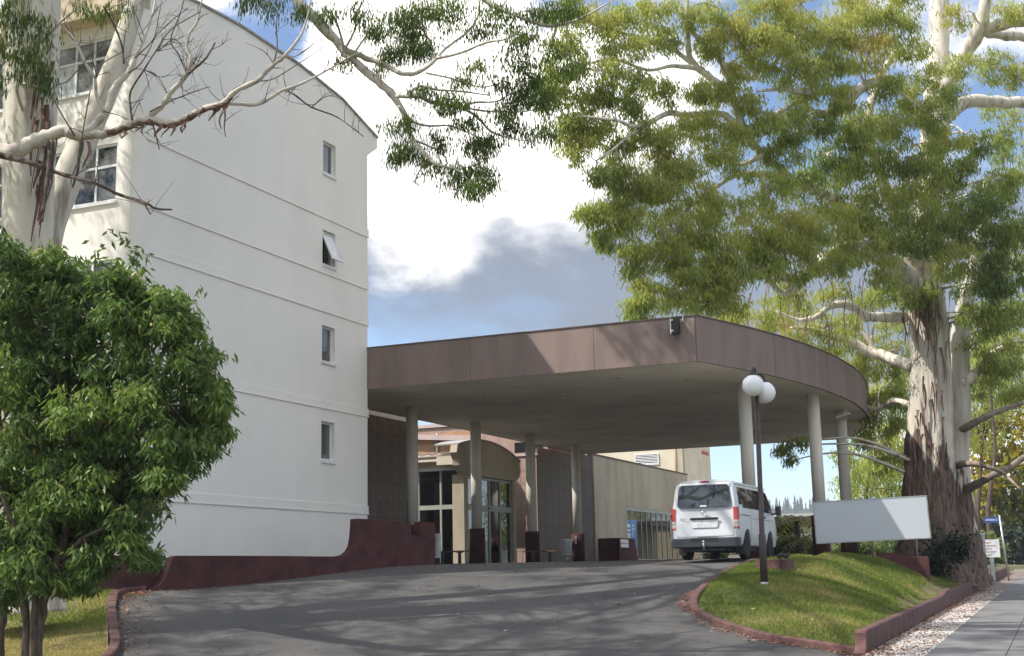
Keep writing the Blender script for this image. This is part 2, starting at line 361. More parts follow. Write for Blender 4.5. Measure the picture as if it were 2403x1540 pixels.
def text_mesh(name, body, size, m, origin, xdir, updir, parent, depth=0.004, align='LEFT'):
    cu = bpy.data.curves.new(name, 'FONT'); cu.body = body; cu.size = size; cu.extrude = depth; cu.align_x = align; cu.resolution_u = 3
    tmp = bpy.data.objects.new(name + '_tmp', cu); C.objects.link(tmp)
    me = bpy.data.meshes.new_from_object(tmp.evaluated_get(bpy.context.evaluated_depsgraph_get()))
    bpy.data.objects.remove(tmp); bpy.data.curves.remove(cu)
    x = Vector(xdir).normalized(); y = Vector(updir).normalized(); z = x.cross(y)
    base = loc_of(parent)
    M_ = Matrix((( x.x, y.x, z.x, origin[0] - base.x), (x.y, y.y, z.y, origin[1] - base.y), (x.z, y.z, z.z, origin[2] - base.z), (0, 0, 0, 1)))
    me.transform(M_); me.materials.clear(); me.materials.append(m); me.name = name
    o = bpy.data.objects.new(name, me); C.objects.link(o); o.parent = parent; return o
def catmull(pts, k=4):
    P = [np.asarray(p, float) for p in pts]; out = []
    for i in range(len(P) - 1):
        p0, p1, p2, p3 = P[max(i - 1, 0)], P[i], P[i + 1], P[min(i + 2, len(P) - 1)]
        for j in range(k):
            t = j / k
            out.append(0.5 * ((2 * p1) + (-p0 + p2) * t + (2 * p0 - 5 * p1 + 4 * p2 - p3) * t * t + (-p0 + 3 * p1 - 3 * p2 + p3) * t ** 3))
    out.append(P[-1]); return out
# thin-plate height field through measured points
class Field:
    def __init__(s, pts, lam=1e-3):
        P = np.array(pts, float); s.c = P[:, :2]; n = len(P)
        K = s.k(np.linalg.norm(s.c[:, None] - s.c[None], axis=2)) + np.eye(n) * lam
        Q = np.hstack([np.ones((n, 1)), s.c]); M_ = np.block([[K, Q], [Q.T, np.zeros((3, 3))]])
        s.w = np.linalg.solve(M_, np.concatenate([P[:, 2], np.zeros(3)]))
    def k(s, r): return np.where(r > 1e-9, r * r * np.log(r + 1e-9), 0.0)
    def __call__(s, xy):
        xy = np.atleast_2d(np.asarray(xy, float))
        r = np.linalg.norm(xy[:, None] - s.c[None], axis=2)
        return s.k(r) @ s.w[:-3] + s.w[-3] + xy @ s.w[-2:]
    def z(s, x, y): return float(s([[x, y]])[0])
def inside(xy, poly):
    x, y = xy[:, 0], xy[:, 1]; r = np.zeros(len(xy), bool); n = len(poly)
    for i in range(n):
        x0, y0 = poly[i]; x1, y1 = poly[(i + 1) % n]
        c = ((y0 > y) != (y1 > y)) & (x < (x1 - x0) * (y - y0) / (y1 - y0 + 1e-12) + x0); r ^= c
    return r
def densify(poly, step):
    out = []
    for i in range(len(poly)):
        a = np.array(poly[i], float); b = np.array(poly[(i + 1) % len(poly)], float); k = max(1, int(np.linalg.norm(b - a) / step))
        out += [tuple(a + (b - a) * j / k) for j in range(k)]
    return out
def patch(name, poly, zf, step, m, off=0.0, wob=0.0):
    bd = densify(poly, step)
    P = np.array(poly); x0, y0 = P.min(0); x1, y1 = P.max(0)
    gx, gy = np.meshgrid(np.arange(x0, x1, step), np.arange(y0, y1, step)); g = np.stack([gx.ravel(), gy.ravel()], 1) + RNG.uniform(-0.2, 0.2, (gx.size, 2)) * step
    g = g[inside(g, bd)]
    B_ = np.array(bd); d = np.linalg.norm(g[:, None] - B_[None], axis=2).min(1) if len(g) else np.zeros(0); g = g[d > step * 0.45]
    vs = [Vector(p) for p in bd] + [Vector(p) for p in g.tolist()]
    r = delaunay_2d_cdt(vs, [], [list(range(len(bd)))], 1, 1e-6)
    xy = np.array([(v.x, v.y) for v in r[0]]); z = zf(xy) + off
    if wob: z = z + wob * np.sin(xy[:, 0] * 2.1 + xy[:, 1]) * np.sin(xy[:, 1] * 1.7 - xy[:, 0] * 0.6)
    mb = MB(); mb.add(np.column_stack([xy, z]).tolist(), [tuple(f) for f in r[2]], True)
    return obj(name, mb, m)
# ------------------------------------------------------------------ ground, driveway, lawns, kerbs, footpath
L_EDGE = [at(x, y, Y) for x, y, Y in [(275, 1540, 22.8), (273, 1466, 25.3), (277, 1408, 27.7), (291, 1394, 28.6), (344, 1388, 29.0), (461, 1380, 30.0), (578, 1368, 31.1), (734, 1349, 32.5), (891, 1331, 33.9), (1020, 1325, 35.0)]]
R_EDGE = [at(x, y, Y) for x, y, Y in [(2018, 1538, 21.5), (1977, 1532, 21.75), (1876, 1515, 22.4), (1801, 1504, 22.9), (1708, 1478, 24.0), (1650, 1455, 24.9), (1622, 1436, 25.6), (1620, 1414, 26.3), (1640, 1388, 27.2), (1690, 1352, 29.4), (1760, 1323, 31.6)]]
drive_pts = [tuple(p) for p in L_EDGE + R_EDGE] + [(-6.3, 15, -0.35), (0, 15, -0.4), (7.5, 15, -0.35), (0, 22.0, 0.2), (-3, 25.5, 0.78), (0.5, 28.5, 1.25), (-1, 31.5, 1.62), (1.5, 33.0, 1.76),
    (5, 33, 1.78), (9, 35, 1.86), (0, 37, 1.89), (0, 42, 1.93), (8, 41, 1.92), (-2, 47, 1.98), (10, 47, 1.97), (3, 60, 2.1), (15, 60, 2.1), (20, 75, 2.15), (5, 75, 2.15)]
DRIVE = Field(drive_pts, 2e-3)
W_A = np.array([5.57, 21.4]); W_B = np.array([29.27, 79.0]); W_D = (W_B - W_A) / np.linalg.norm(W_B - W_A); W_N = np.array([W_D[1], -W_D[0]])   # street wall line, W_N points to the street
def path_z(xy): xy = np.atleast_2d(xy); return 0.24 + 0.0139 * (np.clip(xy[:, 1], 5, 120) - 21.4)
def ground_z(xy):
    xy = np.atleast_2d(np.asarray(xy, float)); sd = (xy - W_A) @ W_N
    ramp = np.clip((xy[:, 1] - 20) / 16, 0, 1); ramp = ramp * ramp * (3 - 2 * ramp)
    hi = -0.6 + ramp * 2.45 + np.clip((xy[:, 1] - 40) / 60, 0, 1) * 0.25
    lo = path_z(xy) - 0.12
    k = np.clip((sd + 7) / 6.6, 0, 1); k = k * k * (3 - 2 * k)
    far = np.clip((np.hypot(xy[:, 0], xy[:, 1]) - 110) / 150, 0, 1)
    return (hi * (1 - k) + lo * k) * (1 - far) + far * 1.2
def ground_mesh():
    xs = np.concatenate([-np.geomspace(60, 2400, 12)[::-1], np.arange(-48, 72, 2.0), np.geomspace(76, 2400, 12)])
    ys = np.concatenate([-np.geomspace(30, 1200, 8)[::-1], np.arange(-20, 130, 2.0), np.geomspace(134, 2600, 14)])
    X, Y = np.meshgrid(xs, ys); xy = np.stack([X.ravel(), Y.ravel()], 1); z = ground_z(xy)
    n, m_ = len(xs), len(ys)
    f = [(j * n + i, j * n + i + 1, (j + 1) * n + i + 1, (j + 1) * n + i) for j in range(m_ - 1) for i in range(n - 1)]
    return npobj('ground', np.column_stack([xy, z]), f, M_GROUND, smooth=True)
struct(ground_mesh())

drive_poly = [(-6.3, 14.5)] + [tuple(p[:2]) for p in L_EDGE] + [(-1.0, 36.0), (-5.8, 41.5), (-9.0, 50), (-9.0, 84), (24.0, 84), (17.0, 54), (13.0, 46), (10.6, 41.2), (9.1, 38.8), (7.9, 34.6), (7.0, 32.6)] + [tuple(p[:2]) for p in R_EDGE[::-1]] + [(7.6, 20.2), (8.6, 14.5)]
struct(patch('driveway', drive_poly, DRIVE, 0.55, M_ASPHALT))

# --- island lawn
def px_lawn(x, y, Y): return tuple(at(x, y, Y))
lawn_pts = [px_lawn(1793, 1372, 27.0), px_lawn(2043, 1307, 38.0), px_lawn(1960, 1306, 37.0), px_lawn(1900, 1310, 33.5), px_lawn(1840, 1335, 29.5), px_lawn(2158, 1349, 38.0), px_lawn(2100, 1326, 37.8), px_lawn(2200, 1342, 46), px_lawn(2000, 1345, 31.5), px_lawn(2080, 1370, 32.0), px_lawn(1700, 1420, 25.6), px_lawn(1900, 1420, 25.6)]
for p in R_EDGE: lawn_pts.append((p[0] + 0.12, p[1] + 0.2, p[2] + 0.10))
for t in (0.4, 3, 6, 9, 12, 16, 20, 26, 34, 44): q = W_A + W_D * t - W_N * 0.2; lawn_pts.append((q[0], q[1], path_z([q])[0] + 0.29))
lawn_pts += [(7.3, 32.2, 1.82), (7.9, 34.6, 1.88), (9.2, 38.8, 1.95), (10.7, 41.2, 1.93), (13, 46, 1.9), (17, 54, 1.9), (20.5, 62, 1.8)]
LAWN = Field(lawn_pts, 3e-2)
RE_IN = []
for i, p in enumerate(R_EDGE):
    t = R_EDGE[min(i + 1, len(R_EDGE) - 1)] - R_EDGE[max(i - 1, 0)]; t[2] = 0; t /= np.linalg.norm(t); RE_IN.append(p + np.array([t[1], -t[0], 0]) * 0.14)
wl = lambda t, o: tuple(W_A + W_D * t - W_N * o)
lawn_poly = [tuple(p[:2]) for p in RE_IN] + [(7.0, 32.6), (7.9, 34.6), (9.1, 38.8), (10.6, 41.2), (13, 46), (17, 54), (20.5, 62), wl(46, .1), wl(30, .1), wl(15, .1), wl(0.1, .1)]
def lawn_z(xy):
    xy = np.atleast_2d(np.asarray(xy, float)); d = -((xy - W_A) @ W_N) - 0.12; k = np.clip(d / 0.6, 0, 1); k = k * k * (3 - 2 * k)
    t = (xy - W_A) @ W_D; zw = path_z(xy) + 0.0 + 0.29 * np.clip(t / 1.5, 0, 1) + 0.10 * np.clip((t - 15) / 2, 0, 1)
    return zw * (1 - k) + LAWN(xy) * k
struct(patch('island_lawn', lawn_poly, lawn_z, 0.4, M_LAWNSOIL, wob=0.012))

# --- left lawn beside the driveway
left_pts = [(p[0] - 0.25, p[1], p[2] + 0.1) for p in L_EDGE[:5]] + [tuple(at(100, 1450, 26)), tuple(at(30, 1540, 22.5)), (-7.0, 19, 0.15), (-10, 19, 0.35), (-13, 24, 0.95), (-12, 30, 1.5), (-20, 28, 1.7), (-9.5, 30.4, 1.5), (-6.6, 15, -0.2), (-20, 16, 0.6)]
LEFT = Field(left_pts, 5e-3)
left_poly = [(-6.5, 14.5)] + [(p[0] - 0.16, p[1]) for p in L_EDGE[:4]] + [(-9.3, 30.4), (-22, 33), (-24, 14.5)]
struct(patch('side_lawn', left_poly, LEFT, 0.5, M_LAWNDRY, wob=0.015))

# --- footpath slabs, gravel strip, road
fp = bpy.data.objects.new('footpath', None); C.objects.link(fp); struct(fp); fp.location = (*(W_A + W_N * 1.6), 0.2)
def slab(t0, t1, o0, o1, name='slab', m=M_CONC):
    cs = [W_A + W_D * t + W_N * o for t, o in ((t0, o0), (t0, o1), (t1, o1), (t1, o0))]
    cs = [c for c in cs]; top = path_z(cs) + 0.012 + random.uniform(0, 0.004)
    mb = MB(); vs = [(c[0], c[1], z) for c, z in zip(cs, top)] + [(c[0], c[1], z - 0.1) for c, z in zip(cs, top)]
    mb.add(vs, [(0, 1, 2, 3), (4, 7, 6, 5), (0, 4, 5, 1), (1, 5, 6, 2), (2, 6, 7, 3), (3, 7, 4, 0)])
    return obj(name, mb, m, fp)
for t in np.arange(-12, 48, 3.0):
    slab(t, t + 2.985, 0.93, 2.08); slab(t, t + 2.985, 2.095, 3.3)
slab(48, 140, 0.93, 3.3)
gp = [tuple(W_A + W_D * t + W_N * o) for t, o in ((-10, 0.0), (-10, 0.95), (75, 0.95), (75, 0.0))]
struct(patch('gravel_strip', gp, lambda xy: path_z(xy), 1.2, M_STRIP, off=-0.004))
rp_ = [tuple(W_A + W_D * t + W_N * o) for t, o in ((-30, 5.2), (-30, 16), (160, 16), (160, 5.2))]
struct(patch('road', rp_, lambda xy: path_z(xy) - 0.1, 4, M_ASPHALT, off=0.0))
vg = [tuple(W_A + W_D * t + W_N * o) for t, o in ((-30, 3.32), (-30, 5.1), (160, 5.1), (160, 3.32))]
struct(patch('street_verge', vg, lambda xy: path_z(xy), 2, M_GROUND, off=0.0))

# --- kerbs and low walls
isl_kerb = thing('island_kerb', tuple(R_EDGE[4]), 'low curved maroon concrete kerb around the front of the lamp post lawn', 'kerb')
kp = catmull([p + np.array([0, 0, -0.02]) for p in R_EDGE], 4)
obj('kerb_run', MB().sweep(kp, [(0.0, -0.15), (0.0, 0.115), (0.02, 0.135), (0.13, 0.135), (0.15, 0.12), (0.15, -0.15)]), M_KERB, isl_kerb)
gut = [at(x, y, Y) for x, y, Y in [(1640, 1444, 25.3), (1600, 1430, 25.75), (1588, 1410, 26.3), (1600, 1392, 26.9), (1638, 1380, 27.4)]]
gmb = MB(); gl = catmull(gut, 4); gr = catmull([np.array([p[0], p[1], p[2]]) for p in (R_EDGE[5], R_EDGE[6], R_EDGE[6] * 0.5 + R_EDGE[7] * 0.5, R_EDGE[7], R_EDGE[8])], 4)
vs = []
for a_, b_ in zip(gl, gr):
    for q in (a_, b_): vs.append((q[0], q[1], DRIVE.z(q[0], q[1]) + 0.012))
gmb.add(vs, [(2 * i, 2 * i + 1, 2 * i + 3, 2 * i + 2) for i in range(len(gl) - 1)])
obj('gutter_apron', gmb, M_KERB, isl_kerb)

rw = thing('street_retaining_wall', (*W_A, 0.2), 'long low maroon retaining wall along the footpath with a flared near end', 'wall')
def wall_run(t0, t1, h0, h1, bend=0.0, base_o=0.0, thick=0.17):
    pts = []
    for t in np.linspace(t0, t1, 14):
        k = (t - t0) / (t1 - t0); q = W_A + W_D * t - W_N * (base_o + bend * k * k)
        pts.append((q[0], q[1], path_z([q])[0], h0 + (h1 - h0) * k))
    mb = MB(); vs = []
    for x, y, z, h in pts:
        for o, dz in ((0.0, -0.2), (0.0, h - 0.02), (0.02, h), (thick - 0.02, h), (thick, h - 0.02), (thick, -0.2)):
            vs.append((x - W_N[0] * o, y - W_N[1] * o, z + dz))
    n = 6
    mb.add(vs, [(i * n + k, i * n + (k + 1) % n, (i + 1) * n + (k + 1) % n, (i + 1) * n + k) for i in range(len(pts) - 1) for k in range(n)] + [tuple(range(n)), tuple((len(pts) - 1) * n + k for k in range(n - 1, -1, -1))])
    return mb
tjoints = [0.0, 3.4, 7.0, 10.8, 14.8]
for a_, b_ in zip(tjoints[:-1], tjoints[1:]):
    obj('wall_section', wall_run(a_, b_ - 0.012, 0.36, 0.36), M_KERB, rw)
obj('wall_section', wall_run(14.85, 17.2, 0.36, 0.50, bend=-0.05), M_KERB, rw)
obj('wall_section', wall_run(17.25, 40, 0.44, 0.40, base_o=-0.05), M_KERB, rw)
obj('wall_section', wall_run(40.02, 62.5, 0.40, 0.40, base_o=-0.05), M_KERB, rw)
# flared near end: concave quarter profile sweeping down to the kerb
fl = MB(); prof = [(0.0, 0.36)]
zz = path_z([W_A])[0]
for k in range(9):
    a_ = math.pi / 2 * k / 8; prof.append((-0.05 - 0.30 * (1 - math.cos(a_)), 0.02 + 0.30 * (1 - math.sin(a_))))
prof += [(-0.36, -0.2), (0.0, -0.2)]
vs = []
for o in (0.0, 0.17):
    for t, h in prof: q = W_A + W_D * (t - 0.005) - W_N * o; vs.append((q[0], q[1], zz + h))
n = len(prof); fl.add(vs, [tuple(range(n)), tuple(range(2 * n - 1, n - 1, -1))] + [(i, n + i, n + (i + 1) % n, (i + 1) % n) for i in range(n)])
obj('flared_end', fl, M_KERB, rw)

# left kerb of separate blocks
lk = thing('driveway_kerb', tuple(L_EDGE[0]), 'weathered maroon kerb blocks between the dry lawn and the driveway', 'kerb')
lp = catmull([np.array([-6.2, 15.0, -0.33]), np.array([-6.55, 19.0, -0.05])] + [p for p in L_EDGE[:5]], 6)
k0 = 0; idx = 0
while k0 < len(lp) - 2:
    seg = lp[k0:k0 + 3]
    t = seg[-1] - seg[0]; t[2] = 0; t /= np.linalg.norm(t); sh = random.uniform(-0.015, 0.015); sd = np.array([t[1], -t[0], 0]) * sh
    s2 = [p + sd + np.array([0, 0, random.uniform(-.01, .01)]) for p in seg]; s2[-1] = s2[-1] - t * 0.015
    obj('kerb_block', MB().sweep(s2, [(0.0, -0.12), (0.0, 0.10), (-0.02, 0.12), (-0.16, 0.12), (-0.18, 0.10), (-0.18, -0.12)]), M_KERB, lk)
    k0 += 2; idx += 1

# maroon wall in front of the white building: top profile measured along its own vertical plane
P0 = L_EDGE[3]; P1 = L_EDGE[-1]; d_ = (P1 - P0)[:2]; LW = np.linalg.norm(d_); d_ /= LW; nrm = np.array([d_[1], -d_[0], 0])
def on_wall(x, y):
    d = pray(x, y); o = np.array([0, 0, EYE]); t = np.dot(P0 - o, nrm) / np.dot(d, nrm); p = o + t * d; return ((p[:2] - P0[:2]) @ d_, p[2])
mwall = thing('maroon_forecourt_wall', tuple(P0), 'dark maroon rendered wall sweeping up beside the driveway below the white building', 'wall')
def wall_from_profile(pxs, name, z_in=-0.3, off=0.0, thick=0.22):
    top = [on_wall(x, y) for x, y in pxs]
    poly = top + [(top[-1][0], None), (top[0][0], None)]
    pts = [(s_, z if z is not None else 0.4) for s_, z in poly]
    mb = MB(); vs = []
    for o in (off, off + thick):
        for s_, z in pts: q = P0[:2] + d_ * s_ - nrm[:2] * o; vs.append((q[0], q[1], z))
    n = len(pts); mb.add(vs, [tuple(range(n)), tuple(range(2 * n - 1, n - 1, -1))] + [(i, n + i, n + (i + 1) % n, (i + 1) % n) for i in range(n)])
    return obj(name, mb, M_MAROON, mwall)
curve = [(800 - 0, 1305), (812, 1302), (823, 1293), (830, 1280), (833, 1262), (835, 1240), (836, 1220)]
front = [(358, 1384), (372, 1375), (384, 1362), (393, 1345), (400, 1325), (405, 1309), (414, 1304), (500, 1304), (650, 1304.5), (780, 1306)] + curve
wall_from_profile(front + [(838, 1217), (900, 1220), (940, 1223), (940, 1227), (964, 1228), (964, 1256), (986, 1257), (986, 1224), (1020, 1227)], 'wall_panel', thick=0.25)
back = [(100, 1300), (240, 1302), (350, 1303), (396, 1303), (400, 1330), (402, 1384)]
wall_from_profile(back, 'wall_return', off=0.32, thick=0.2)
for p in list(mwall.children): p.name = p.name
# ------------------------------------------------------------------ white building
wb = thing('white_building', bw(-5, -5.5, 1.4), 'tall white rendered four storey building with shaded gable wall on the left', 'building')
BV0, BU0 = -22.0, -11.1                         # gable wall at v=0 from u=-11.1 to 0; building behind it
roof_top = [(-11.55, 15.95), (-10.2, 16.35), (-8.85, 16.52), (-6.97, 16.62), (-4.02, 16.56), (-1.62, 16.32), (0.63, 15.72)]
# gable body: rounded near corner (radius 0.35)
rc = 0.38
body_plan = [(0, 0), (-22, 0), (-22, -11.1)] + [(-rc + rc * math.sin(a_), -11.1 + rc - rc * math.cos(a_)) for a_ in np.linspace(0, math.pi / 2, 8)]
GW = [(-2.66, -1.94, 13.62, 14.62), (-2.66, -1.94, 10.78, 11.83), (-2.66, -1.94, 7.86, 8.92), (-2.66, -1.94, 4.96, 6.08)]   # gable windows u0,u1,z0,z1
# gable wall as a plate with real openings, built from strips
def wall_with_openings(T, s0, s1, z0, z1, ops, thick, place):
    """strips between openings; place(s,z,d) -> building frame point"""
    mb = MB(T)
    zs = sorted({z0, z1, *[o[2] for o in ops], *[o[3] for o in ops]})
    for za, zb in zip(zs[:-1], zs[1:]):
        cuts = sorted([(o[0], o[1]) for o in ops if o[2] <= za + 1e-6 and o[3] >= zb - 1e-6]); cur = s0
        for a_, b_ in cuts + [(s1, s1)]:
            if a_ - cur > 1e-4:
                c = [(cur, za), (a_, za), (a_, zb), (cur, zb)]
                vs = [place(s_, z, 0) for s_, z in c] + [place(s_, z, thick) for s_, z in c]
                mb.add(vs, [(0, 1, 2, 3), (7, 6, 5, 4), (0, 4, 5, 1), (1, 5, 6, 2), (2, 6, 7, 3), (3, 7, 4, 0)])
            cur = b_
    return mb
gable = wall_with_openings(BF, -11.1 + rc, 0.0, 1.0, 14.9, GW, 0.25, lambda s_, z, d: (-d, s_, z))
gpoly = [(-11.1 + rc, 14.9), (0.0, 14.9), (0.63, 15.33), (0.63, 15.66)] + [(max(u_, -11.1 + rc), z - 0.06) for u_, z in roof_top[::-1][1:-1]] + [(-11.1 + rc, 16.2)]
gable.slab_x(gpoly, -0.25, 0.0)
obj('gable_wall', gable, M_WALL, wb)
cr = MB(BF); pl = [(-rc + (rc) * math.sin(a_), -11.1 + rc - rc * math.cos(a_)) for a_ in np.linspace(0, math.pi / 2, 9)] + [(-0.25, -11.1 + rc), (-rc, -10.85)]
cr.prism(pl, 1.0, 15.5); obj('rounded_corner', cr, M_WALL, wb)
LW_ = [(-2.62, -0.52, 10.6, 12.06), (-2.62, -0.80, 13.5, 14.86)]
LW_ += [(a_ - 3.2, b_ - 3.2, c, d) for a_, b_, c, d in LW_] + [(a_ - 6.6, b_ - 6.6, c, d) for a_, b_, c, d in LW_] + [(-2.62, -0.52, 7.7, 9.16), (-5.82, -3.72, 7.7, 9.16), (-2.62, -0.52, 4.8, 6.26)]
lf = wall_with_openings(BF, -22, -rc, 1.0, 15.5, LW_, 0.25, lambda s_, z, d: (s_, -11.1 + d, z))
obj('front_wall', lf, M_WALL, wb)
bk = MB(BF); bk.box(-22, -0.251, -0.26, 0.0, 1.0, 15.0); bk.box(-22.2, -22, -11.1, 0, 1, 15.4); obj('rear_wall', bk, M_WALL, wb)
ev = MB(BF); ev.box(-22, -0.255, -11.62, -11.103, 15.2, 15.98); obj('eave_fascia', ev, M_CREAM, wb)
rf = MB(BF)
n = len(roof_top); vs = [(0.06, u_, z) for u_, z in roof_top] + [(-22, u_, z) for u_, z in roof_top] + [(0.06, u_, z - 0.055) for u_, z in roof_top] + [(-22, u_, z - 0.055) for u_, z in roof_top]
rf.add(vs, [(i, i + 1, n + i + 1, n + i) for i in range(n - 1)] + [(2 * n + i, 3 * n + i, 3 * n + i + 1, 2 * n + i + 1) for i in range(n - 1)] + [(i, 2 * n + i, 2 * n + i + 1, i + 1) for i in range(n - 1)] + [(0, n, 3 * n, 2 * n), (n - 1, 3 * n - 1, 4 * n - 1, 2 * n - 1)])
roof = obj('roof', rf, M_ROOF, wb)
vt = MB(BF); vt.lathe([(0.10, 16.2), (0.10, 16.55), (0.16, 16.56), (0.16, 16.62), (0.02, 16.7)], (-0.6, -0.75, 0), 12); obj('roof_vent', vt, M_GALV, roof)
fa = MB(BF); fa.box(-0.251, 0.0, 0.004, 0.63, 14.86, 14.9)
# string courses on the gable: a band with a lower drip line
for zc in (12.2, 10.5, 9.34, 6.47, 3.49):
    mb = MB(BF); mb.box(0.0, 0.016, -11.1 + rc + 0.05, 0.05, zc + 0.02, zc + 0.24); mb.box(0.0, 0.032, -11.1 + rc + 0.05, 0.06, zc - 0.022, zc + 0.018)
    obj('string_course', mb, M_WALL, wb, bevel=0.006)
def gable_window(u0, u1, z0, z1, k):
    fr = MB(BF); d = -0.12; w = 0.055
    fr.box(d - 0.05, d, u0, u0 + w, z0, z1); fr.box(d - 0.05, d, u1 - w, u1, z0, z1); fr.box(d - 0.05, d, u0 + w, u1 - w, z1 - w, z1); fr.box(d - 0.05, d, u0 + w, u1 - w, z0, z0 + w)
    o = obj('window', fr, M_WHITEFRAME, wb)
    si = MB(BF); si.box(-0.1, 0.05, u0 - 0.04, u1 + 0.03, z0 - 0.09, z0 - 0.002); obj('sill', si, M_TRIM, o)
    if k != 1:
        pn = MB(BF); pn.box(d - 0.03, d - 0.02, u0 + w, u1 - w, z0 + w, z1 - w); obj('pane', pn, M_BLINDPANE, o)
    else:
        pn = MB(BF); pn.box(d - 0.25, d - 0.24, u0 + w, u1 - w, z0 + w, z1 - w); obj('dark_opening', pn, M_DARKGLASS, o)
        ang = R(24); s_, c_ = math.sin(ang), math.cos(ang); H = z1 - z0 - 0.08
        def sash(x, u_, zz): return BF((d + 0.02 + zz * s_ + x * c_, u_, z1 - 0.05 - zz * c_ + x * s_))
        sb = MB(lambda p: sash(*p))
        for a_ in ((0, 0.04, u0 + 0.04, u0 + 0.09, 0, H), (0, 0.04, u1 - 0.09, u1 - 0.04, 0, H), (0, 0.04, u0 + 0.09, u1 - 0.09, 0, 0.05), (0, 0.04, u0 + 0.09, u1 - 0.09, H - 0.06, H)): sb.box(*a_)
        so = obj('open_sash', sb, M_WHITEFRAME, wb)
        gb = MB(lambda p: sash(*p)); gb.box(0.012, 0.022, u0 + 0.09, u1 - 0.09, 0.05, H - 0.06); obj('sash_pane', gb, M_CURTAIN, so)
for k, w_ in enumerate(GW): gable_window(*w_, k)
def front_window(v0, v1, z0, z1):
    fr = MB(BF); w = 0.06; y0, y1 = -11.06, -10.98
    zt = z0 + (z1 - z0) * 0.62; vm = v0 + (v1 - v0) * 0.68; vq = v0 + (v1 - v0) * 0.36
    fr.box(v0, v1, y0, y1, z0, z0 + w); fr.box(v0, v1, y0, y1, z1 - w, z1); fr.box(v0, v0 + w, y0, y1, z0 + w, z1 - w); fr.box(v1 - w, v1, y0, y1, z0 + w, z1 - w)
    fr.box(vm - 0.03, vm + 0.03, y0, y1, z0 + w, z1 - w); fr.box(vq - 0.03, vq + 0.03, y0, y1, z0 + w, z1 - w)
    for a_, b_ in ((v0 + w, vq - 0.03), (vq + 0.03, vm - 0.03), (vm + 0.03, v1 - w)): fr.box(a_, b_, y0, y1, zt - 0.03, zt + 0.03)
    o = obj('window', fr, M_WHITEFRAME, wb)
    si = MB(BF); si.box(v0 - 0.04, v1 + 0.04, -11.16, -11.0, z0 - 0.07, z0 - 0.003); obj('sill', si, M_TRIM, o)
    for k, (a_, b_) in enumerate(((v0 + w, vq - 0.03), (vq + 0.03, vm - 0.03), (vm + 0.03, v1 - w))):
        pa = MB(BF); pa.box(a_, b_, -11.03, -11.02, z0 + w, zt - 0.03); obj('pane', pa, M_CURTAIN if k == 0 else M_WINPANE, o)
        pb = MB(BF); pb.box(a_, b_, -11.03, -11.02, zt + 0.03, z1 - w); obj('pane', pb, M_WINPANE, o)
for w_ in LW_: front_window(*w_)

# ------------------------------------------------------------------ porte-cochere canopy
ZS, ZT = 7.33, 8.64
cn = thing('entrance_canopy', bw(5, 12, 2.0), 'broad brown curved flat canopy on pale round columns over the hotel forecourt', 'canopy')
cu_, ch, sg = 12.65, 12.65, 2.35; rad = (ch * ch + sg * sg) / (2 * sg); vc = 10.52 + sg - rad
arc = []
a0 = math.asin(ch / rad)
for a_ in np.linspace(-a0, a0, 49): arc.append((vc + rad * math.cos(a_), cu_ + rad * math.sin(a_)))
plan = [(0.0, 0.006)] + arc + [(-2.4, 25.3), (-2.4, 0.26), (0.0, 0.26)]
plan = plan[:-2] + [(-2.4, 0.3), (0.004, 0.3)]
sf = MB(BF); sf.prism(plan, ZS, ZS + 0.02); soffit = obj('soffit', sf, M_SOFFIT, cn)
inn = MB(BF); inn.prism([(0.012, 0.05)] + [(v_ - 0.06, max(0.06, min(25.2, u_))) for v_, u_ in arc] + [(-2.34, 25.2), (-2.34, 0.31), (0.012, 0.31)], ZS + 0.021, ZT - 0.06); obj('roof_deck', inn, M_ROOF, cn)
# front fascia in three panels with open joints
for a_, b_ in ((0.006, 3.55), (3.562, 7.5), (7.512, 10.52)):
    mb = MB(BF); mb.box(a_, b_, -0.03, 0.045, ZS - 0.012, ZT - 0.03); obj('fascia_panel', mb, M_FASCIA, cn)
k = 0; st = 8
for i in range(0, 48, st):
    mb = MB(BF); seg = arc[i:i + st + 1]; vs = []
    for j, (v_, u_) in enumerate(seg):
        a_ = math.atan2(u_ - cu_, v_ - vc); e = 0.0004 * (1 if j == 0 else -1 if j == len(seg) - 1 else 0); a_ += e
        for r_, z in ((rad + 0.03, ZS - 0.012), (rad + 0.03, ZT - 0.03), (rad - 0.05, ZT - 0.03), (rad - 0.05, ZS - 0.012)): vs.append((vc + r_ * math.cos(a_), cu_ + r_ * math.sin(a_), z))
    m_ = len(seg); mb.add(vs, [(q * 4 + w, (q + 1) * 4 + w, (q + 1) * 4 + (w + 1) % 4, q * 4 + (w + 1) % 4) for q in range(m_ - 1) for w in range(4)] + [(0, 1, 2, 3), tuple((m_ - 1) * 4 + w for w in (3, 2, 1, 0))])
    obj('curved_fascia_panel', mb, M_FASCIA, cn)
mb = MB(BF); mb.box(-2.45, 10.5, 25.31, 25.36, ZS - 0.012, ZT - 0.03); obj('rear_fascia', mb, M_FASCIA, cn)
mb = MB(BF); mb.box(-2.46, -2.41, 0.3, 25.3, ZS - 0.012, ZT - 0.03); obj('side_fascia', mb, M_FASCIA, cn)
cap = MB(BF); cap.box(0.006, 10.56, -0.06, 0.10, ZT - 0.029, ZT); vs = []
for v_, u_ in arc:
    a_ = math.atan2(u_ - cu_, v_ - vc)
    for r_, z in ((rad + 0.06, ZT - 0.028), (rad + 0.06, ZT + 0.002), (rad - 0.1, ZT + 0.002), (rad - 0.1, ZT - 0.028)): vs.append((vc + r_ * math.cos(a_), cu_ + r_ * math.sin(a_), z))
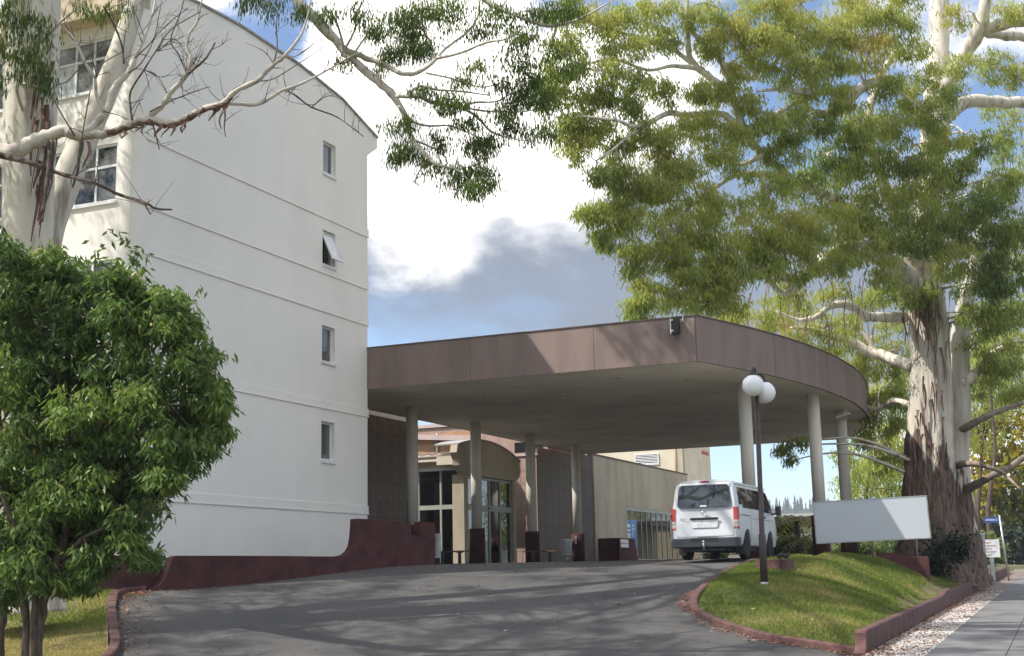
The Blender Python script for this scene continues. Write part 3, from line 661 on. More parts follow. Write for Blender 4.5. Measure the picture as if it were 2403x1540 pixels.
m_ = len(arc); cap.add(vs, [(q * 4 + w, (q + 1) * 4 + w, (q + 1) * 4 + (w + 1) % 4, q * 4 + (w + 1) % 4) for q in range(m_ - 1) for w in range(4)])
obj('metal_capping', cap, M_DARKBROWN, cn)
COLS = [(-1.0, 4.8), (-1.0, 9.95), (-1.0, 15.3), (-1.0, 20.6), (10.6, 5.1), (12.0, 9.0), (12.0, 14.3)]
for k, (v_, u_) in enumerate(COLS):
    c = bw(v_, u_, 0); zg = max(DRIVE.z(c[0], c[1]), 1.75) - 0.1
    mb = MB(BF); mb.lathe([(0.205, 3.28), (0.205, ZS - 0.002)], (v_, u_, 0), 28); s_ = obj('column', mb, M_COLUMN, cn)
    mb = MB(BF); mb.lathe([(0.30, zg), (0.30, 3.29), (0.285, 3.305)], (v_, u_, 0), 28); obj('column_base', mb, M_MAROON, s_)
for u_ in (1.8, 5.4, 9.0, 12.6, 16.2, 19.8, 23.4):
    for v_ in (0.9, 4.3, 7.7, 10.6):
        if v_ > 9 and u_ in (1.8, 23.4): continue
        c = (v_ + random.uniform(-.1, .1), u_, 0)
        mb = MB(BF); mb.lathe([(0.13, ZS - 0.018), (0.13, ZS + 0.005)], c, 14, smooth=False); d = obj('downlight', mb, M_TRIM, cn)
        mb = MB(BF); mb.lathe([(0.095, ZS - 0.022), (0.095, ZS - 0.019)], c, 12, smooth=False); obj('lens', mb, M_GALV, d)
        c = (v_ + 1.7, u_ + 1.2, 0)
        if v_ + 1.7 < 11.5:
            mb = MB(BF); mb.lathe([(0.02, ZS - 0.06), (0.032, ZS - 0.055), (0.01, ZS - 0.05), (0.01, ZS + 0.004)], c, 8); obj('sprinkler_head', mb, M_GALV, cn)
plate = MB(BF); plate.box(-0.75, -0.71, 20.42, 20.5, 2.98, 3.18)
# floodlight on the front fascia
fl_ = thing('floodlight', bw(9.95, -0.05, ZT - 0.5), 'black box floodlight mounted high on the brown canopy fascia', 'floodlight')
mb = MB(BF); mb.slab_y([(9.93, 8.55), (10.12, 8.58), (10.12, 8.12), (9.93, 8.09)], -0.34, -0.09); obj('housing', mb, M_BLACK, fl_)
mb = MB(BF); mb.box(9.90, 9.928, -0.33, -0.10, 8.11, 8.54); obj('glass_front', mb, M_TRIM, fl_)
mb = MB(BF); mb.box(10.0, 10.05, -0.09, -0.031, 8.2, 8.45); obj('bracket', mb, M_BLACK, fl_)
mb = MB(BF); mb.box(9.935, 9.99, -0.36, -0.341, 8.47, 8.5); mb.box(9.935, 9.99, -0.36, -0.341, 8.17, 8.2); obj('latch', mb, M_PAPER, fl_)
mb = MB(); mb.tube([bw(10.12, -0.10, 8.4), bw(10.2, -0.07, 8.5), bw(10.22, -0.07, 8.67), bw(10.25, 0.1, 8.69)], 0.012, 6); obj('cable', mb, M_GALV, fl_)
cv = thing('security_camera', bw(12.0, 14.0, 7.0), 'small white security camera hanging under the canopy beside the outer column', 'camera')
mb = MB(BF); mb.lathe([(0.03, 7.1), (0.03, ZS - 0.003)], (12.25, 13.9, 0), 8); obj('stem', mb, M_TRIM, cv)
mb = MB(BF); mb.slab_y([(11.93, 6.99), (12.42, 7.12), (12.40, 7.21), (11.91, 7.08)], 13.8, 13.98); obj('housing', mb, M_TRIM, cv)
mb = MB(BF); mb.box(12.15, 12.3, 13.82, 13.95, 6.93, 7.03); obj('bracket', mb, M_GALV, cv)

# ------------------------------------------------------------------ entrance building behind the canopy
eb = thing('entrance_building', bw(-4, 14, 2.0), 'brown tiled hotel entrance wing with glazed lobby and barrel topped porch', 'building')
VP = -2.9
mb = MB(BF); mb.box(-3.25, VP - 0.03, 0.1, 8.2, 1.8, 7.26); tw = obj('tiled_wall', mb, M_GROUT, eb)
mb = MB(BF); mb.box(-3.3, VP + 0.04, 0.1, 8.25, 7.262, 7.42); obj('parapet_capping', mb, M_TRIM, eb)
tile = mesh_box('tile', 0.03, 0.794, 0.594, M_TILE, 0.004); tile2 = mesh_box('tile_stained', 0.03, 0.794, 0.594, M_TILE2, 0.004)
for i in range(5):
    for j in range(9):
        inst('tile', tile2 if (j in (2, 3, 4) and random.random() < 0.6) else tile, bw(VP - 0.02 + random.uniform(-.002, .002), 4.55 + i * 0.8, 2.17 + j * 0.6), -A, tw)
# lobby glazing facing the camera (u = 12.9) and porch
UG = 12.9
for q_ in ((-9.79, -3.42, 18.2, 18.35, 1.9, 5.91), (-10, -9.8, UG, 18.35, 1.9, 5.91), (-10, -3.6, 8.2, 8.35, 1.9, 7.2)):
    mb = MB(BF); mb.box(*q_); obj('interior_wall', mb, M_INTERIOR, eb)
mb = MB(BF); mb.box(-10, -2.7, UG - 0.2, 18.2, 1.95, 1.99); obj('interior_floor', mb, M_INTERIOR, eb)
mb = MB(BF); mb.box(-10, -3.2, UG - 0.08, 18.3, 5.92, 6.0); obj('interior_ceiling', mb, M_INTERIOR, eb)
for a_, b_, c, d in ((-7.4, -6.4, 2.0, 4.4), (-5.2, -4.4, 2.0, 3.2), (-6.0, -5.8, 2.0, 5.6)):
    mb = MB(BF); mb.box(a_, b_, 16.2, 16.5, c, d); obj('lobby_partition', mb, M_OCHRE, eb)
fr = MB(BF)
for v_ in (-8.4, -6.7, -5.0, -3.98, -3.12): fr.box(v_ - 0.04, v_ + 0.04, UG - 0.06, UG + 0.06, 1.95, 5.8)
fr.box(-8.4, -3.05, UG - 0.055, UG + 0.055, 5.80, 5.90); fr.box(-8.4, -3.12, UG - 0.055, UG + 0.055, 4.24, 4.42)
gfo = obj('lobby_frame', fr, M_ALU, eb)
for a_, b_ in ((-8.36, -6.74), (-6.66, -5.04), (-4.96, -4.02), (-3.94, -3.16)):
    for c, d in ((2.0, 4.24), (4.42, 5.8)):
        mb = MB(BF); mb.box(a_, b_, UG - 0.008, UG + 0.004, c, d); obj('pane', mb, M_GLASS, gfo)
mb = MB(BF); mb.box(-8.6, -2.98, UG - 0.16, UG - 0.10, 5.815, 5.86); mb.box(-8.6, -2.98, UG - 0.16, UG - 0.10, 5.875, 5.91); obj('head_rail', mb, M_TRIM, eb)
mb = MB(BF); mb.slab_x([(UG - 0.09, 5.91), (UG - 0.09, 6.12), (UG - 0.5, 6.16), (UG - 0.5, 6.34), (UG + 0.1, 6.34), (UG + 0.1, 5.91)], -10, -3.1); obj('lobby_fascia', mb, M_BEIGE2, eb)
mb = MB(BF); mb.slab_x([(UG - 0.55, 6.342), (UG - 0.55, 6.40), (14.6, 6.72), (14.6, 6.342)], -10, -3.2); lr = obj('lobby_roof', mb, M_PINKROOF, eb)
for v_ in np.arange(-9.6, -3.3, 0.45):
    mb = MB(BF); mb.slab_x([(UG - 0.56, 6.395), (UG - 0.56, 6.43), (14.55, 6.745), (14.55, 6.71)], v_, v_ + 0.03); obj('roof_rib', mb, M_PINKROOF, lr)
# porch: front plane v = -2.9 facing +v, u from 12.5 to 18.3, curved parapet
pp = []
for k in range(17):
    a_ = k / 16; u_ = 12.15 + a_ * 6.3; pp.append((u_, 6.50 + 0.62 * (1 - (2 * a_ - 0.86) ** 2 / 1.3)))
par = [(12.75, 5.62), (18.0, 5.62), (18.35, 5.8), (18.5, 6.05), (18.45, 6.25)] + pp[::-1] + [(12.05, 6.45), (12.25, 6.2), (12.3, 5.95), (12.6, 5.72)]
mb = MB(BF); mb.slab_x(par, VP - 0.25, VP + 0.06); obj('porch_parapet', mb, M_BEIGE, eb)
rfp = MB(BF); vs = []
for u_, z in pp:
    for v_, dz in ((VP + 0.1, 0.0), (VP + 0.1, 0.05), (-3.9, 0.05), (-3.9, 0.0)): vs.append((v_, u_, z + dz))
rfp.add(vs, [(q * 4 + w, q * 4 + (w + 1) % 4, (q + 1) * 4 + (w + 1) % 4, (q + 1) * 4 + w) for q in range(16) for w in range(4)] + [(0, 3, 2, 1), (64, 65, 66, 67)])
obj('porch_roof', rfp, M_ROOF, eb)
mb = MB(BF); mb.box(-3.9, VP - 0.26, 12.35, 12.5, 6.0, 6.46); obj('porch_side_fascia', mb, M_BEIGE2, eb)
for u0, u1 in ((12.75, 13.15), (17.72, 18.0)):
    mb = MB(BF); mb.box(VP - 0.5, VP + 0.02, u0, u1, 1.9, 5.62); obj('porch_pillar', mb, M_BEIGE, eb)
fr = MB(BF)
US = [13.17, 14.1, 15.5, 16.6, 17.7]
for u_ in US: fr.box(VP - 0.2, VP - 0.1, u_ - 0.045, u_ + 0.045, 1.98, 5.5)
fr.box(VP - 0.2, VP - 0.1, 13.17, 17.7, 5.5, 5.6); fr.box(VP - 0.21, VP - 0.07, 13.17, 17.7, 4.22, 4.45); fr.box(VP - 0.2, VP - 0.1, 13.17, 17.7, 1.96, 2.02)
dfo = obj('door_frame', fr, M_ALU, eb)
for a_, b_ in zip(US[:-1], US[1:]):
    for c, d in ((2.03, 4.22), (4.45, 5.5)):
        mb = MB(BF); mb.box(VP - 0.155, VP - 0.145, a_ + 0.045, b_ - 0.045, c, d); obj('pane', mb, M_GLASS, dfo)
mb = MB(BF); mb.lathe([(0.05, VP - 0.07), (0.05, VP - 0.03)], (0, 15.3, 4.33), 10, axis='x'); obj('door_sensor', mb, M_BLACK, dfo)
mb = MB(BF); mb.box(VP - 0.142, VP - 0.138, 14.3, 14.7, 3.2, 3.6); obj('door_notice', mb, M_PAPER, dfo)
# pink block wall facing the camera (u = 20.5), dark tiled return, upper storeys
mb = MB(BF); mb.box(-7, VP + 0.02, 20.53, 20.7, 1.9, 6.95); pk = obj('pink_wall', mb, M_PINKJ, eb)
blk = mesh_box('block', 0.785, 0.03, 0.595, M_PINK, 0.005)
for i in range(4):
    for j in range(8):
        inst('block', blk, bw(VP - 0.385 - i * 0.8, 20.52, 2.3 + j * 0.605), -A, pk)
mb = MB(BF); mb.box(-7, VP + 0.06, 20.46, 20.75, 6.952, 7.05); obj('pink_wall_capping', mb, M_PINKROOF, eb)
mb = MB(BF); mb.box(VP - 0.2, VP - 0.03, 20.71, 25.6, 1.9, 7.3); dk = obj('tiled_return', mb, M_GROUT, eb)
for i in range(6):
    for j in range(9): inst('tile', tile2 if random.random() < 0.12 else tile, bw(VP - 0.015, 21.12 + i * 0.8, 2.25 + j * 0.6), -A, dk)
mb = MB(BF); mb.box(VP - 0.3, VP + 0.22, 25.6, 27.3, 1.9, 7.4); obj('dark_pilaster', mb, M_DARKBROWN, eb)
# ochre and pink masses rising behind the lobby
mb = MB(BF); mb.box(-14, -5.4, 19.0, 19.3, 5.6, 8.1); obj('ochre_wall', mb, M_OCHRE, eb)
mb = MB(BF); mb.slab_y([(-14, 8.28), (-5.35, 7.62), (-5.35, 7.86), (-14, 8.52)], 18.7, 19.35); obj('ochre_wall_gutter', mb, M_PINKROOF, eb)
mb = MB(BF); mb.lathe([(0.04, 6.3), (0.04, 8.1)], (-7.2, 18.93, 0), 8); obj('downpipe', mb, M_GALV, eb)
mb = MB(BF); mb.box(-16, -4.0, 26.0, 26.3, 5.5, 9.25); uw = obj('upper_wall', mb, M_PINK, eb)
mb = MB(BF); mb.box(-16, -3.95, 25.9, 26.4, 9.252, 9.42); obj('upper_wall_capping', mb, M_PINKROOF, eb)
mb = MB(BF); mb.box(-4.0, -2.92, 22.0, 26.0, 7.06, 8.05); obj('clerestory_wall', mb, M_PINK, eb)
mb = MB(BF); mb.box(-4.6, -3.2, 21.93, 22.0, 7.25, 7.75); obj('clerestory_window', mb, M_DARKGLASS, eb)

# ------------------------------------------------------------------ beige wing and taller block
VB = -2.6
bg = thing('beige_wing', bw(-4, 36, 2.0), 'long beige rendered wing with a strip of tall dark windows behind the van', 'building')
WI = (32.3, 42.8, 2.2, 5.05)
bwall = wall_with_openings(BF, 27.31, 44.3, 1.9, 7.45, [WI], 0.25, lambda s_, z, d: (VB - d, s_, z))
obj('wall', bwall, M_BEIGE, bg)
mb = MB(BF); mb.box(VB - 0.3, VB + 0.03, 27.25, 44.35, 7.452, 7.53); obj('parapet_capping', mb, M_DARKBROWN, bg)
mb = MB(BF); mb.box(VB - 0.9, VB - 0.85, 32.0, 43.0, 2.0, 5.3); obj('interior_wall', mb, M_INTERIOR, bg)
fr = MB(BF); fr.box(VB - 0.12, VB - 0.02, WI[0], WI[1], WI[3] - 0.2, WI[3]); fr.box(VB - 0.12, VB - 0.02, WI[0], WI[1], WI[2], WI[2] + 0.06)
us = [32.3, 33.1, 34.0, 34.9, 35.8, 36.75, 37.7, 38.7, 39.7, 40.7, 41.7, 42.8]
for u_ in us: fr.box(VB - 0.11, VB - 0.03, u_ - 0.025, u_ + 0.025, WI[2] + 0.06, WI[3] - 0.2)
wf = obj('window_frame', fr, M_ALU, bg)
for k, (a_, b_) in enumerate(zip(us[:-1], us[1:])):
    mb = MB(BF); mb.box(VB - 0.075, VB - 0.065, a_ + 0.025, b_ - 0.025, WI[2] + 0.06, WI[3] - 0.2); obj('pane', mb, M_DARKGLASS if k > 1 else M_WINPANE, wf)
po = thing('window_poster', bw(VB - 0.05, 32.9, 3.5), 'blue printed poster with white lettering inside the first beige wing window', 'poster')
mb = MB(BF); mb.box(VB - 0.060, VB - 0.054, 32.36, 33.95, 2.9, 4.35); obj('sheet', mb, M_BLUE, po)
for a_, b_, c, d, m_ in ((32.42, 32.95, 3.95, 4.12, M_PAPER), (32.42, 33.0, 3.74, 3.83, M_PAPER), (32.42, 32.98, 3.38, 3.62, M_PAPER), (33.25, 33.6, 4.02, 4.1, M_PAPER), (33.2, 33.65, 3.82, 3.9, M_PAPER), (33.25, 33.33, 3.45, 3.74, M_PAPER), (32.7, 33.0, 2.93, 3.2, M_SKIN), (33.35, 33.75, 2.92, 3.26, M_SKIN)):
    mb = MB(BF); mb.box(VB - 0.0535, VB - 0.0505, a_, b_, c, d); obj('print', mb, m_, po)
text_mesh('lettering', 'OW', 0.2, M_RED, bw(VB - 0.048, 32.5, 3.42), BU, (0, 0, 1), po, 0.001)
mb = MB(BF); mb.box(VB - 0.05, VB - 0.045, 40.3, 41.6, 3.3, 4.6); obj('frosted_panel', mb, mat('frosted_film', (0.28, 0.33, 0.31), 0.4), wf)
# planter wall with plaque
pw = thing('planter_wall', bw(-2, 29, 2.0), 'dark maroon planter wall below the beige wing carrying a small white plaque', 'wall')
mb = MB(BF); mb.slab_x([(27.6, 1.9), (31.3, 1.9), (30.6, 2.15), (30.25, 2.6), (30.15, 3.27), (27.6, 3.27)], VB + 0.02, -1.47); obj('wall', mb, M_MAROON, pw, bevel=0.02)
pq = thing('plaque', bw(-1.45, 28.4, 3.1), 'small white plaque with dark red lettering on the maroon planter wall', 'sign')
mb = MB(BF); mb.box(-1.468, -1.45, 27.8, 29.0, 2.8, 3.2); obj('plate', mb, M_PAPER, pq)
for k in range(11):
    mb = MB(BF); mb.box(-1.449, -1.446, 27.93 + k * 0.085, 27.98 + k * 0.085, 2.97, 3.02 + 0.05 * ((k * 7) % 3 == 0)); obj('letter_stroke', mb, M_RED, pq)
# taller pale block behind
tb = thing('tall_cream_block', bw(-6, 55, 2.0), 'taller cream block with a louvre vent rising behind the beige wing', 'building')
UT = 50.0
mb = MB(BF); mb.box(-16, -6.0, UT, UT + 0.3, 1.9, 12.5); obj('front_wall', mb, M_BEIGE2, tb)
mb = MB(BF); mb.prism([(-5.998, UT), (-4.35, UT), (-4.35, 56.6), (-5.998, 56.6)], 1.9, 12.5); sw = obj('side_block', mb, M_BEIGE2, tb)
mb = MB(BF); mb.box(-4.72, -4.38, UT - 0.40, UT - 0.002, 1.9, 12.3); obj('pilaster', mb, M_BEIGE, tb)
mb = MB(BF); mb.lathe([(0.06, 7.6), (0.06, 12.4)], (-4.95, UT - 0.1, 0), 8); obj('downpipe', mb, M_BEIGE2, tb)
lv = MB(BF); x0, x1, z0, z1 = -7.85, -6.15, 8.68, 9.45
lv.box(x0, x0 + 0.07, UT - 0.08, UT, z0, z1); lv.box(x1 - 0.07, x1, UT - 0.08, UT, z0, z1); lv.box(x0 + .07, x1 - .07, UT - 0.08, UT, z1 - 0.07, z1); lv.box(x0 + .07, x1 - .07, UT - 0.08, UT, z0, z0 + 0.07)
lo_ = obj('louvre', lv, M_WHITEFRAME, tb)
mb = MB(BF); mb.box(x0 + .07, x1 - .07, UT - 0.012, UT - 0.004, z0 + .07, z1 - .07); obj('louvre_back', mb, M_BLACK, lo_)
for k in range(6):
    zb = z0 + 0.085 + k * 0.105
    mb = MB(BF); mb.slab_x([(UT - 0.075, zb), (UT - 0.015, zb + 0.045), (UT - 0.015, zb + 0.06), (UT - 0.075, zb + 0.015)], x0 + .07, x1 - .07); obj('slat', mb, M_WHITEFRAME, lo_)
for k in range(8):
    mb = MB(BF); mb.box(-4.348, -4.33, 54.3 + k * 0.24, 54.3 + k * 0.24 + (0.12, 0.18, 0.15)[k % 3], 9.62, 9.82 + 0.1 * (k % 2)); obj('letter', mb, M_RED, tb)
HAZE = 0.00033
# ------------------------------------------------------------------ white passenger van
vo = at(1657, 1320, 32.7); vz = DRIVE.z(vo[0] + 0.9, vo[1] + 2.0)
van = thing('passenger_van', (vo[0], vo[1], vz), 'white high-window passenger van parked under the canopy seen from behind', 'van')
VF = frame((vo[0], vo[1], vz), -A)
VPROF = [(0.0, 0.30), (0.72, 0.30), (0.80, 0.34), (0.835, 0.50), (0.847, 0.75), (0.847, 1.05), (0.838, 1.22), (0.805, 1.50), (0.765, 1.74), (0.73, 1.85), (0.66, 1.925), (0.50, 1.965), (0.25, 1.98), (0.0, 1.985)]
def hw(z):
    for (x0, z0), (x1, z1) in zip(VPROF[1:-1], VPROF[2:]):
        if z0 <= z <= z1 and z1 > z0: return x0 + (x1 - x0) * (z - z0) / (z1 - z0)
    return 0.7
def yrear(z): return 0.0 if z < 1.15 else (z - 1.15) * 0.155 + max(0, z - 1.86) * 0.9
def yfront(z):
    if z < 0.95: return 4.66
    if z < 1.12: return 4.66 - (z - 0.95) * 0.8
    return 4.52 - (z - 1.12) * 1.02
SECT = [(0.0, 0.94), (0.006, 0.975), (0.016, 0.995), (0.03, 1.0), (0.15, 1.0), (0.3, 1.0), (0.5, 1.0), (0.7, 1.0), (0.85, 0.995), (0.93, 0.975), (0.975, 0.93), (1.0, 0.86)]
ring = [(x, z) for x, z in VPROF] + [(-x, z) for x, z in VPROF[-2:0:-1]]
vs = []
for t, sc in SECT:
    for x, z in ring: vs.append((x * sc, yrear(z) + (yfront(z) - yrear(z)) * t, z))
nr = len(ring); fs = [(i * nr + k, (i + 1) * nr + k, (i + 1) * nr + (k + 1) % nr, i * nr + (k + 1) % nr) for i in range(len(SECT) - 1) for k in range(nr)]
fs += [tuple(range(nr)), tuple((len(SECT) - 1) * nr + k for k in range(nr - 1, -1, -1))]
tb_me = bpy.data.meshes.new('tmp_body'); tb_me.from_pydata(vs, [], fs); tb_me.update()
bm = bmesh.new(); bm.from_mesh(tb_me); bmesh.ops.recalc_face_normals(bm, faces=bm.faces[:]); bm.to_mesh(tb_me); bm.free()
tbo = bpy.data.objects.new('tmp_body', tb_me); C.objects.link(tbo)
cut_objs = []
for yy in (0.95, 3.52):
    for sx in (-1, 1):
        cm = MB(); cm.lathe([(0.40, sx * 0.50), (0.40, sx * 1.0)] if sx > 0 else [(0.40, -1.0), (0.40, -0.50)], (0, yy, 0.345), 32, axis='x', smooth=False)
        co = obj('tmp_cut', cm, M_PAINT); cbm = bmesh.new(); cbm.from_mesh(co.data); bmesh.ops.recalc_face_normals(cbm, faces=cbm.faces[:]); cbm.to_mesh(co.data); cbm.free(); cut_objs.append(co)
        md = tbo.modifiers.new('b', 'BOOLEAN'); md.operation = 'DIFFERENCE'; md.object = co; md.solver = 'EXACT'
bme = bpy.data.meshes.new_from_object(tbo.evaluated_get(bpy.context.evaluated_depsgraph_get()))
for o in cut_objs + [tbo]: bpy.data.objects.remove(o)
bme.transform(Matrix.Rotation(-A, 4, 'Z')); bme.polygons.foreach_set('use_smooth', [True] * len(bme.polygons)); bme.set_sharp_from_angle(angle=R(32))
bme.materials.clear(); bme.materials.append(M_PAINT); bme.name = 'body'
body = bpy.data.objects.new('body', bme); C.objects.link(body); body.parent = van
def vpart(name, fn, m, parent=van): mb = MB(VF); fn(mb); return obj(name, mb, m, parent)
def rear_plate(poly, off, thick=0.006):          # poly in x,z on the raked tailgate
    def f(mb):
        n = len(poly); vs = [(x, yrear(z) - off, z) for x, z in poly] + [(x, yrear(z) - off + thick, z) for x, z in poly]
        mb.add(vs, [tuple(range(n)), tuple(range(2 * n - 1, n - 1, -1))] + [(i, n + i, n + (i + 1) % n, (i + 1) % n) for i in range(n)])
    return f
def rrect(x0, x1, z0, z1, r, k=4, taper=0.0):
    pts = []
    for cx_, cz_, a0_ in ((x1 - r, z0 + r, -90), (x1 - r, z1 - r, 0), (x0 + r, z1 - r, 90), (x0 + r, z0 + r, 180)):
        for i in range(k + 1):
            a_ = R(a0_ + 90 * i / k); x = cx_ + r * math.cos(a_); z = cz_ + r * math.sin(a_)
            if taper: x *= 1 - taper * (z - z0) / (z1 - z0)
            pts.append((x, z))
    return pts
M_VGLASS = mat('van_window_glass', (0.028, 0.034, 0.036), 0.02, 0.5, 1.2, spec=1.0)
M_SEAM = mat('panel_seam', (0.10, 0.10, 0.11), 0.7)
gate = vpart('tailgate', rear_plate(rrect(-0.735, 0.735, 0.56, 1.91, 0.04, 3, taper=0.10), 0.004, 0.003), M_SEAM)
vpart('tailgate_panel', rear_plate(rrect(-0.727, 0.727, 0.568, 1.90, 0.04, 3, taper=0.10), 0.007, 0.0032), M_PAINT, gate)
vpart('rear_window', rear_plate(rrect(-0.70, 0.70, 1.285, 1.845, 0.09, 4, taper=0.09), 0.012, 0.004), M_VGLASS, gate)
vpart('garnish_strip', rear_plate(rrect(-0.36, 0.36, 0.965, 1.03, 0.03, 3), 0.030, 0.024), M_BLACK, gate)
vpart('plate_recess', rear_plate(rrect(-0.34, 0.34, 0.78, 0.955, 0.05, 3), 0.010, 0.003), mat('recess_paint', (0.62, 0.64, 0.67), 0.35), gate)
vpart('window_sticker', rear_plate([(-0.10, 1.30), (0.06, 1.30), (0.06, 1.335), (-0.10, 1.335)], 0.0145, 0.002), M_PAPER, gate)
vpart('brake_light', rear_plate(rrect(-0.12, 0.12, 1.915, 1.95, 0.015, 2), 0.028, 0.03), M_TAILRED, van)
def emblem(mb):
    for rx, rz, cz_ in ((0.075, 0.050, 0), (0.026, 0.046, 0.0), (0.052, 0.020, 0.018)):
        pts = [(rx * math.cos(a_), -0.016, 1.135 + cz_ + rz * math.sin(a_)) for a_ in np.linspace(0, 2 * math.pi, 25)]
        mb.tube(pts, 0.008, 6)
vpart('emblem', emblem, M_CHROME, gate)
vb = lambda x, y, z: VF((x, y, z))
text_mesh('badge', 'HIACE', 0.062, M_GREYINK, vb(-0.63, -0.011, 0.985), BV, (0, 0, 1), gate, 0.002)
text_mesh('badge', 'ZL', 0.055, M_GREYINK, vb(0.60, -0.011, 0.985), BV, (0, 0, 1), gate, 0.002)
def tail(sx, z0, z1):
    def f(mb):
        xo = [(0.742, -0.006), (0.82, 0.004), (0.862, 0.06), (0.862, 0.13), (0.835, 0.13), (0.75, 0.05)]
        mb.prism([(sx * x, y + yrear((z0 + z1) / 2)) for x, y in (xo if sx > 0 else xo[::-1])], z0, z1)
    return f
for sx in (-1, 1):
    tl = vpart('tail_light', tail(sx, 0.955, 1.27), M_TAILRED)
    vpart('reverse_lens', tail(sx, 0.882, 0.953), M_TAILCLR, tl); vpart('lens_divider', tail(sx, 0.868, 0.880), M_TAILRED, tl)
    vpart('indicator_lens', tail(sx, 0.79, 0.866), M_TAILCLR, tl); vpart('lower_lens', tail(sx, 0.735, 0.788), M_TAILRED, tl)
def bumper(mb):
    pl = [(-0.86, 0.22), (-0.86, 0.02), (-0.80, -0.07), (-0.4, -0.10), (0.4, -0.10), (0.80, -0.07), (0.86, 0.02), (0.86, 0.22), (0.75, 0.2), (-0.75, 0.2)]
    mb.prism(pl, 0.29, 0.535)
bo = vpart('rear_bumper', bumper, M_BUMPER); bo.modifiers.new('b', 'BEVEL').width = 0.03
vpart('bumper_recess', lambda mb: mb.box(-0.36, 0.36, -0.106, -0.06, 0.44, 0.525), M_BLACK, bo)
tw_ = vpart('tow_bar', lambda mb: (mb.box(-0.5, 0.5, 0.0, 0.06, 0.21, 0.265)), M_BLACK)
vpart('tow_ball', lambda mb: (mb.tube([(0, -0.02, 0.25), (0, -0.16, 0.26), (0, -0.18, 0.32), (0, -0.18, 0.40)], 0.022, 8), mb.lathe([(0.01, 0.39), (0.03, 0.405), (0.036, 0.43), (0.025, 0.455), (0.0, 0.465)], (0, -0.18, 0), 10)), M_GALV, tw_)
vpart('underbody', lambda mb: mb.box(-0.60, 0.60, 0.25, 4.3, 0.20, 0.31), M_BLACK)
vpart('rear_axle', lambda mb: mb.lathe([(0.07, -0.6), (0.07, 0.6)], (0, 0.95, 0.3), 10, axis='x'), M_BLACK)
vpart('exhaust', lambda mb: mb.tube([(0.45, 0.6, 0.24), (0.55, 0.1, 0.23), (0.62, -0.02, 0.22)], 0.03, 8), M_BLACK)
for sx in (-1, 1): vpart('mud_flap', lambda mb: mb.box(sx * 0.73 - 0.11, sx * 0.73 + 0.11, 0.50, 0.52, 0.12, 0.36), M_BLACK)
def wheel(x, y):
    sx = 1 if x > 0 else -1
    pr = [(0.20, -0.09), (0.29, -0.10), (0.325, -0.085), (0.335, -0.04), (0.335, 0.04), (0.325, 0.085), (0.29, 0.10), (0.20, 0.09)]
    w = vpart('wheel', lambda mb: mb.lathe([(r_, h + x) for r_, h in pr], (0, y, 0.335), 28, axis='x'), M_TYRE)
    vpart('rim', lambda mb: mb.lathe([(0.0, x + sx * 0.062), (0.06, x + sx * 0.072), (0.17, x + sx * 0.05), (0.205, x + sx * 0.085), (0.213, x + sx * 0.09), (0.213, x + sx * 0.04)], (0, y, 0.335), 24, axis='x'), M_HUB, w)
    for k in range(8):
        a_ = k * math.pi / 4 + 0.2; cy_, cz_ = y + 0.125 * math.cos(a_), 0.335 + 0.125 * math.sin(a_)
        vpart('hub_slot', lambda mb: mb.lathe([(0.022, x + sx * 0.060), (0.020, x + sx * 0.072)], (0, cy_, cz_), 8, axis='x'), M_BLACK, w)
for x in (-0.735, 0.735):
    for y in (0.95, 3.52): wheel(x, y)
def side_plate(poly, off, sx):                   # poly in y,z; follows the tumblehome
    def f(mb):
        zs = sorted({z for _, z in poly}); 
        n = len(poly); vs = [(sx * (hw(z) + off), y, z) for y, z in poly] + [(sx * (hw(z) + off - 0.004), y, z) for y, z in poly]
        mb.add(vs, [tuple(range(n)), tuple(range(2 * n - 1, n - 1, -1))] + [(i, n + i, n + (i + 1) % n, (i + 1) % n) for i in range(n)])
    return f
def side_quad(y0, y1, z0, z1, slant0=0.0, slant1=0.0):
    k = 5; zs = [z0 + (z1 - z0) * i / k for i in range(k + 1)]
    return zs, [(y0 + slant0 * (z - z0) / (z1 - z0), y1 + slant1 * (z - z0) / (z1 - z0)) for z in zs]
def side_glass(y0, y1, z0, z1, sx, s0=0.0, s1=0.0, off=0.006):
    zs, ys = side_quad(y0, y1, z0, z1, s0, s1)
    def f(mb):
        vs = []
        for z, (a_, b_) in zip(zs, ys): x = sx * (hw(z) + off); vs += [(x, a_, z), (x, b_, z)]
        for z, (a_, b_) in zip(zs, ys): x = sx * (hw(z) + off - 0.012); vs += [(x, a_, z), (x, b_, z)]
        k = len(zs); fs = [(2 * i, 2 * i + 1, 2 * i + 3, 2 * i + 2) for i in range(k - 1)]
        fs += [(2 * i, 2 * i + 2, 2 * k + 2 * i + 2, 2 * k + 2 * i) for i in range(k - 1)] + [(2 * i + 1, 2 * k + 2 * i + 1, 2 * k + 2 * i + 3, 2 * i + 3) for i in range(k - 1)]
        fs += [(0, 2 * k, 2 * k + 1, 1), (2 * k - 2, 2 * k - 1, 4 * k - 1, 4 * k - 2)]
        mb.add(vs, fs)
    return f
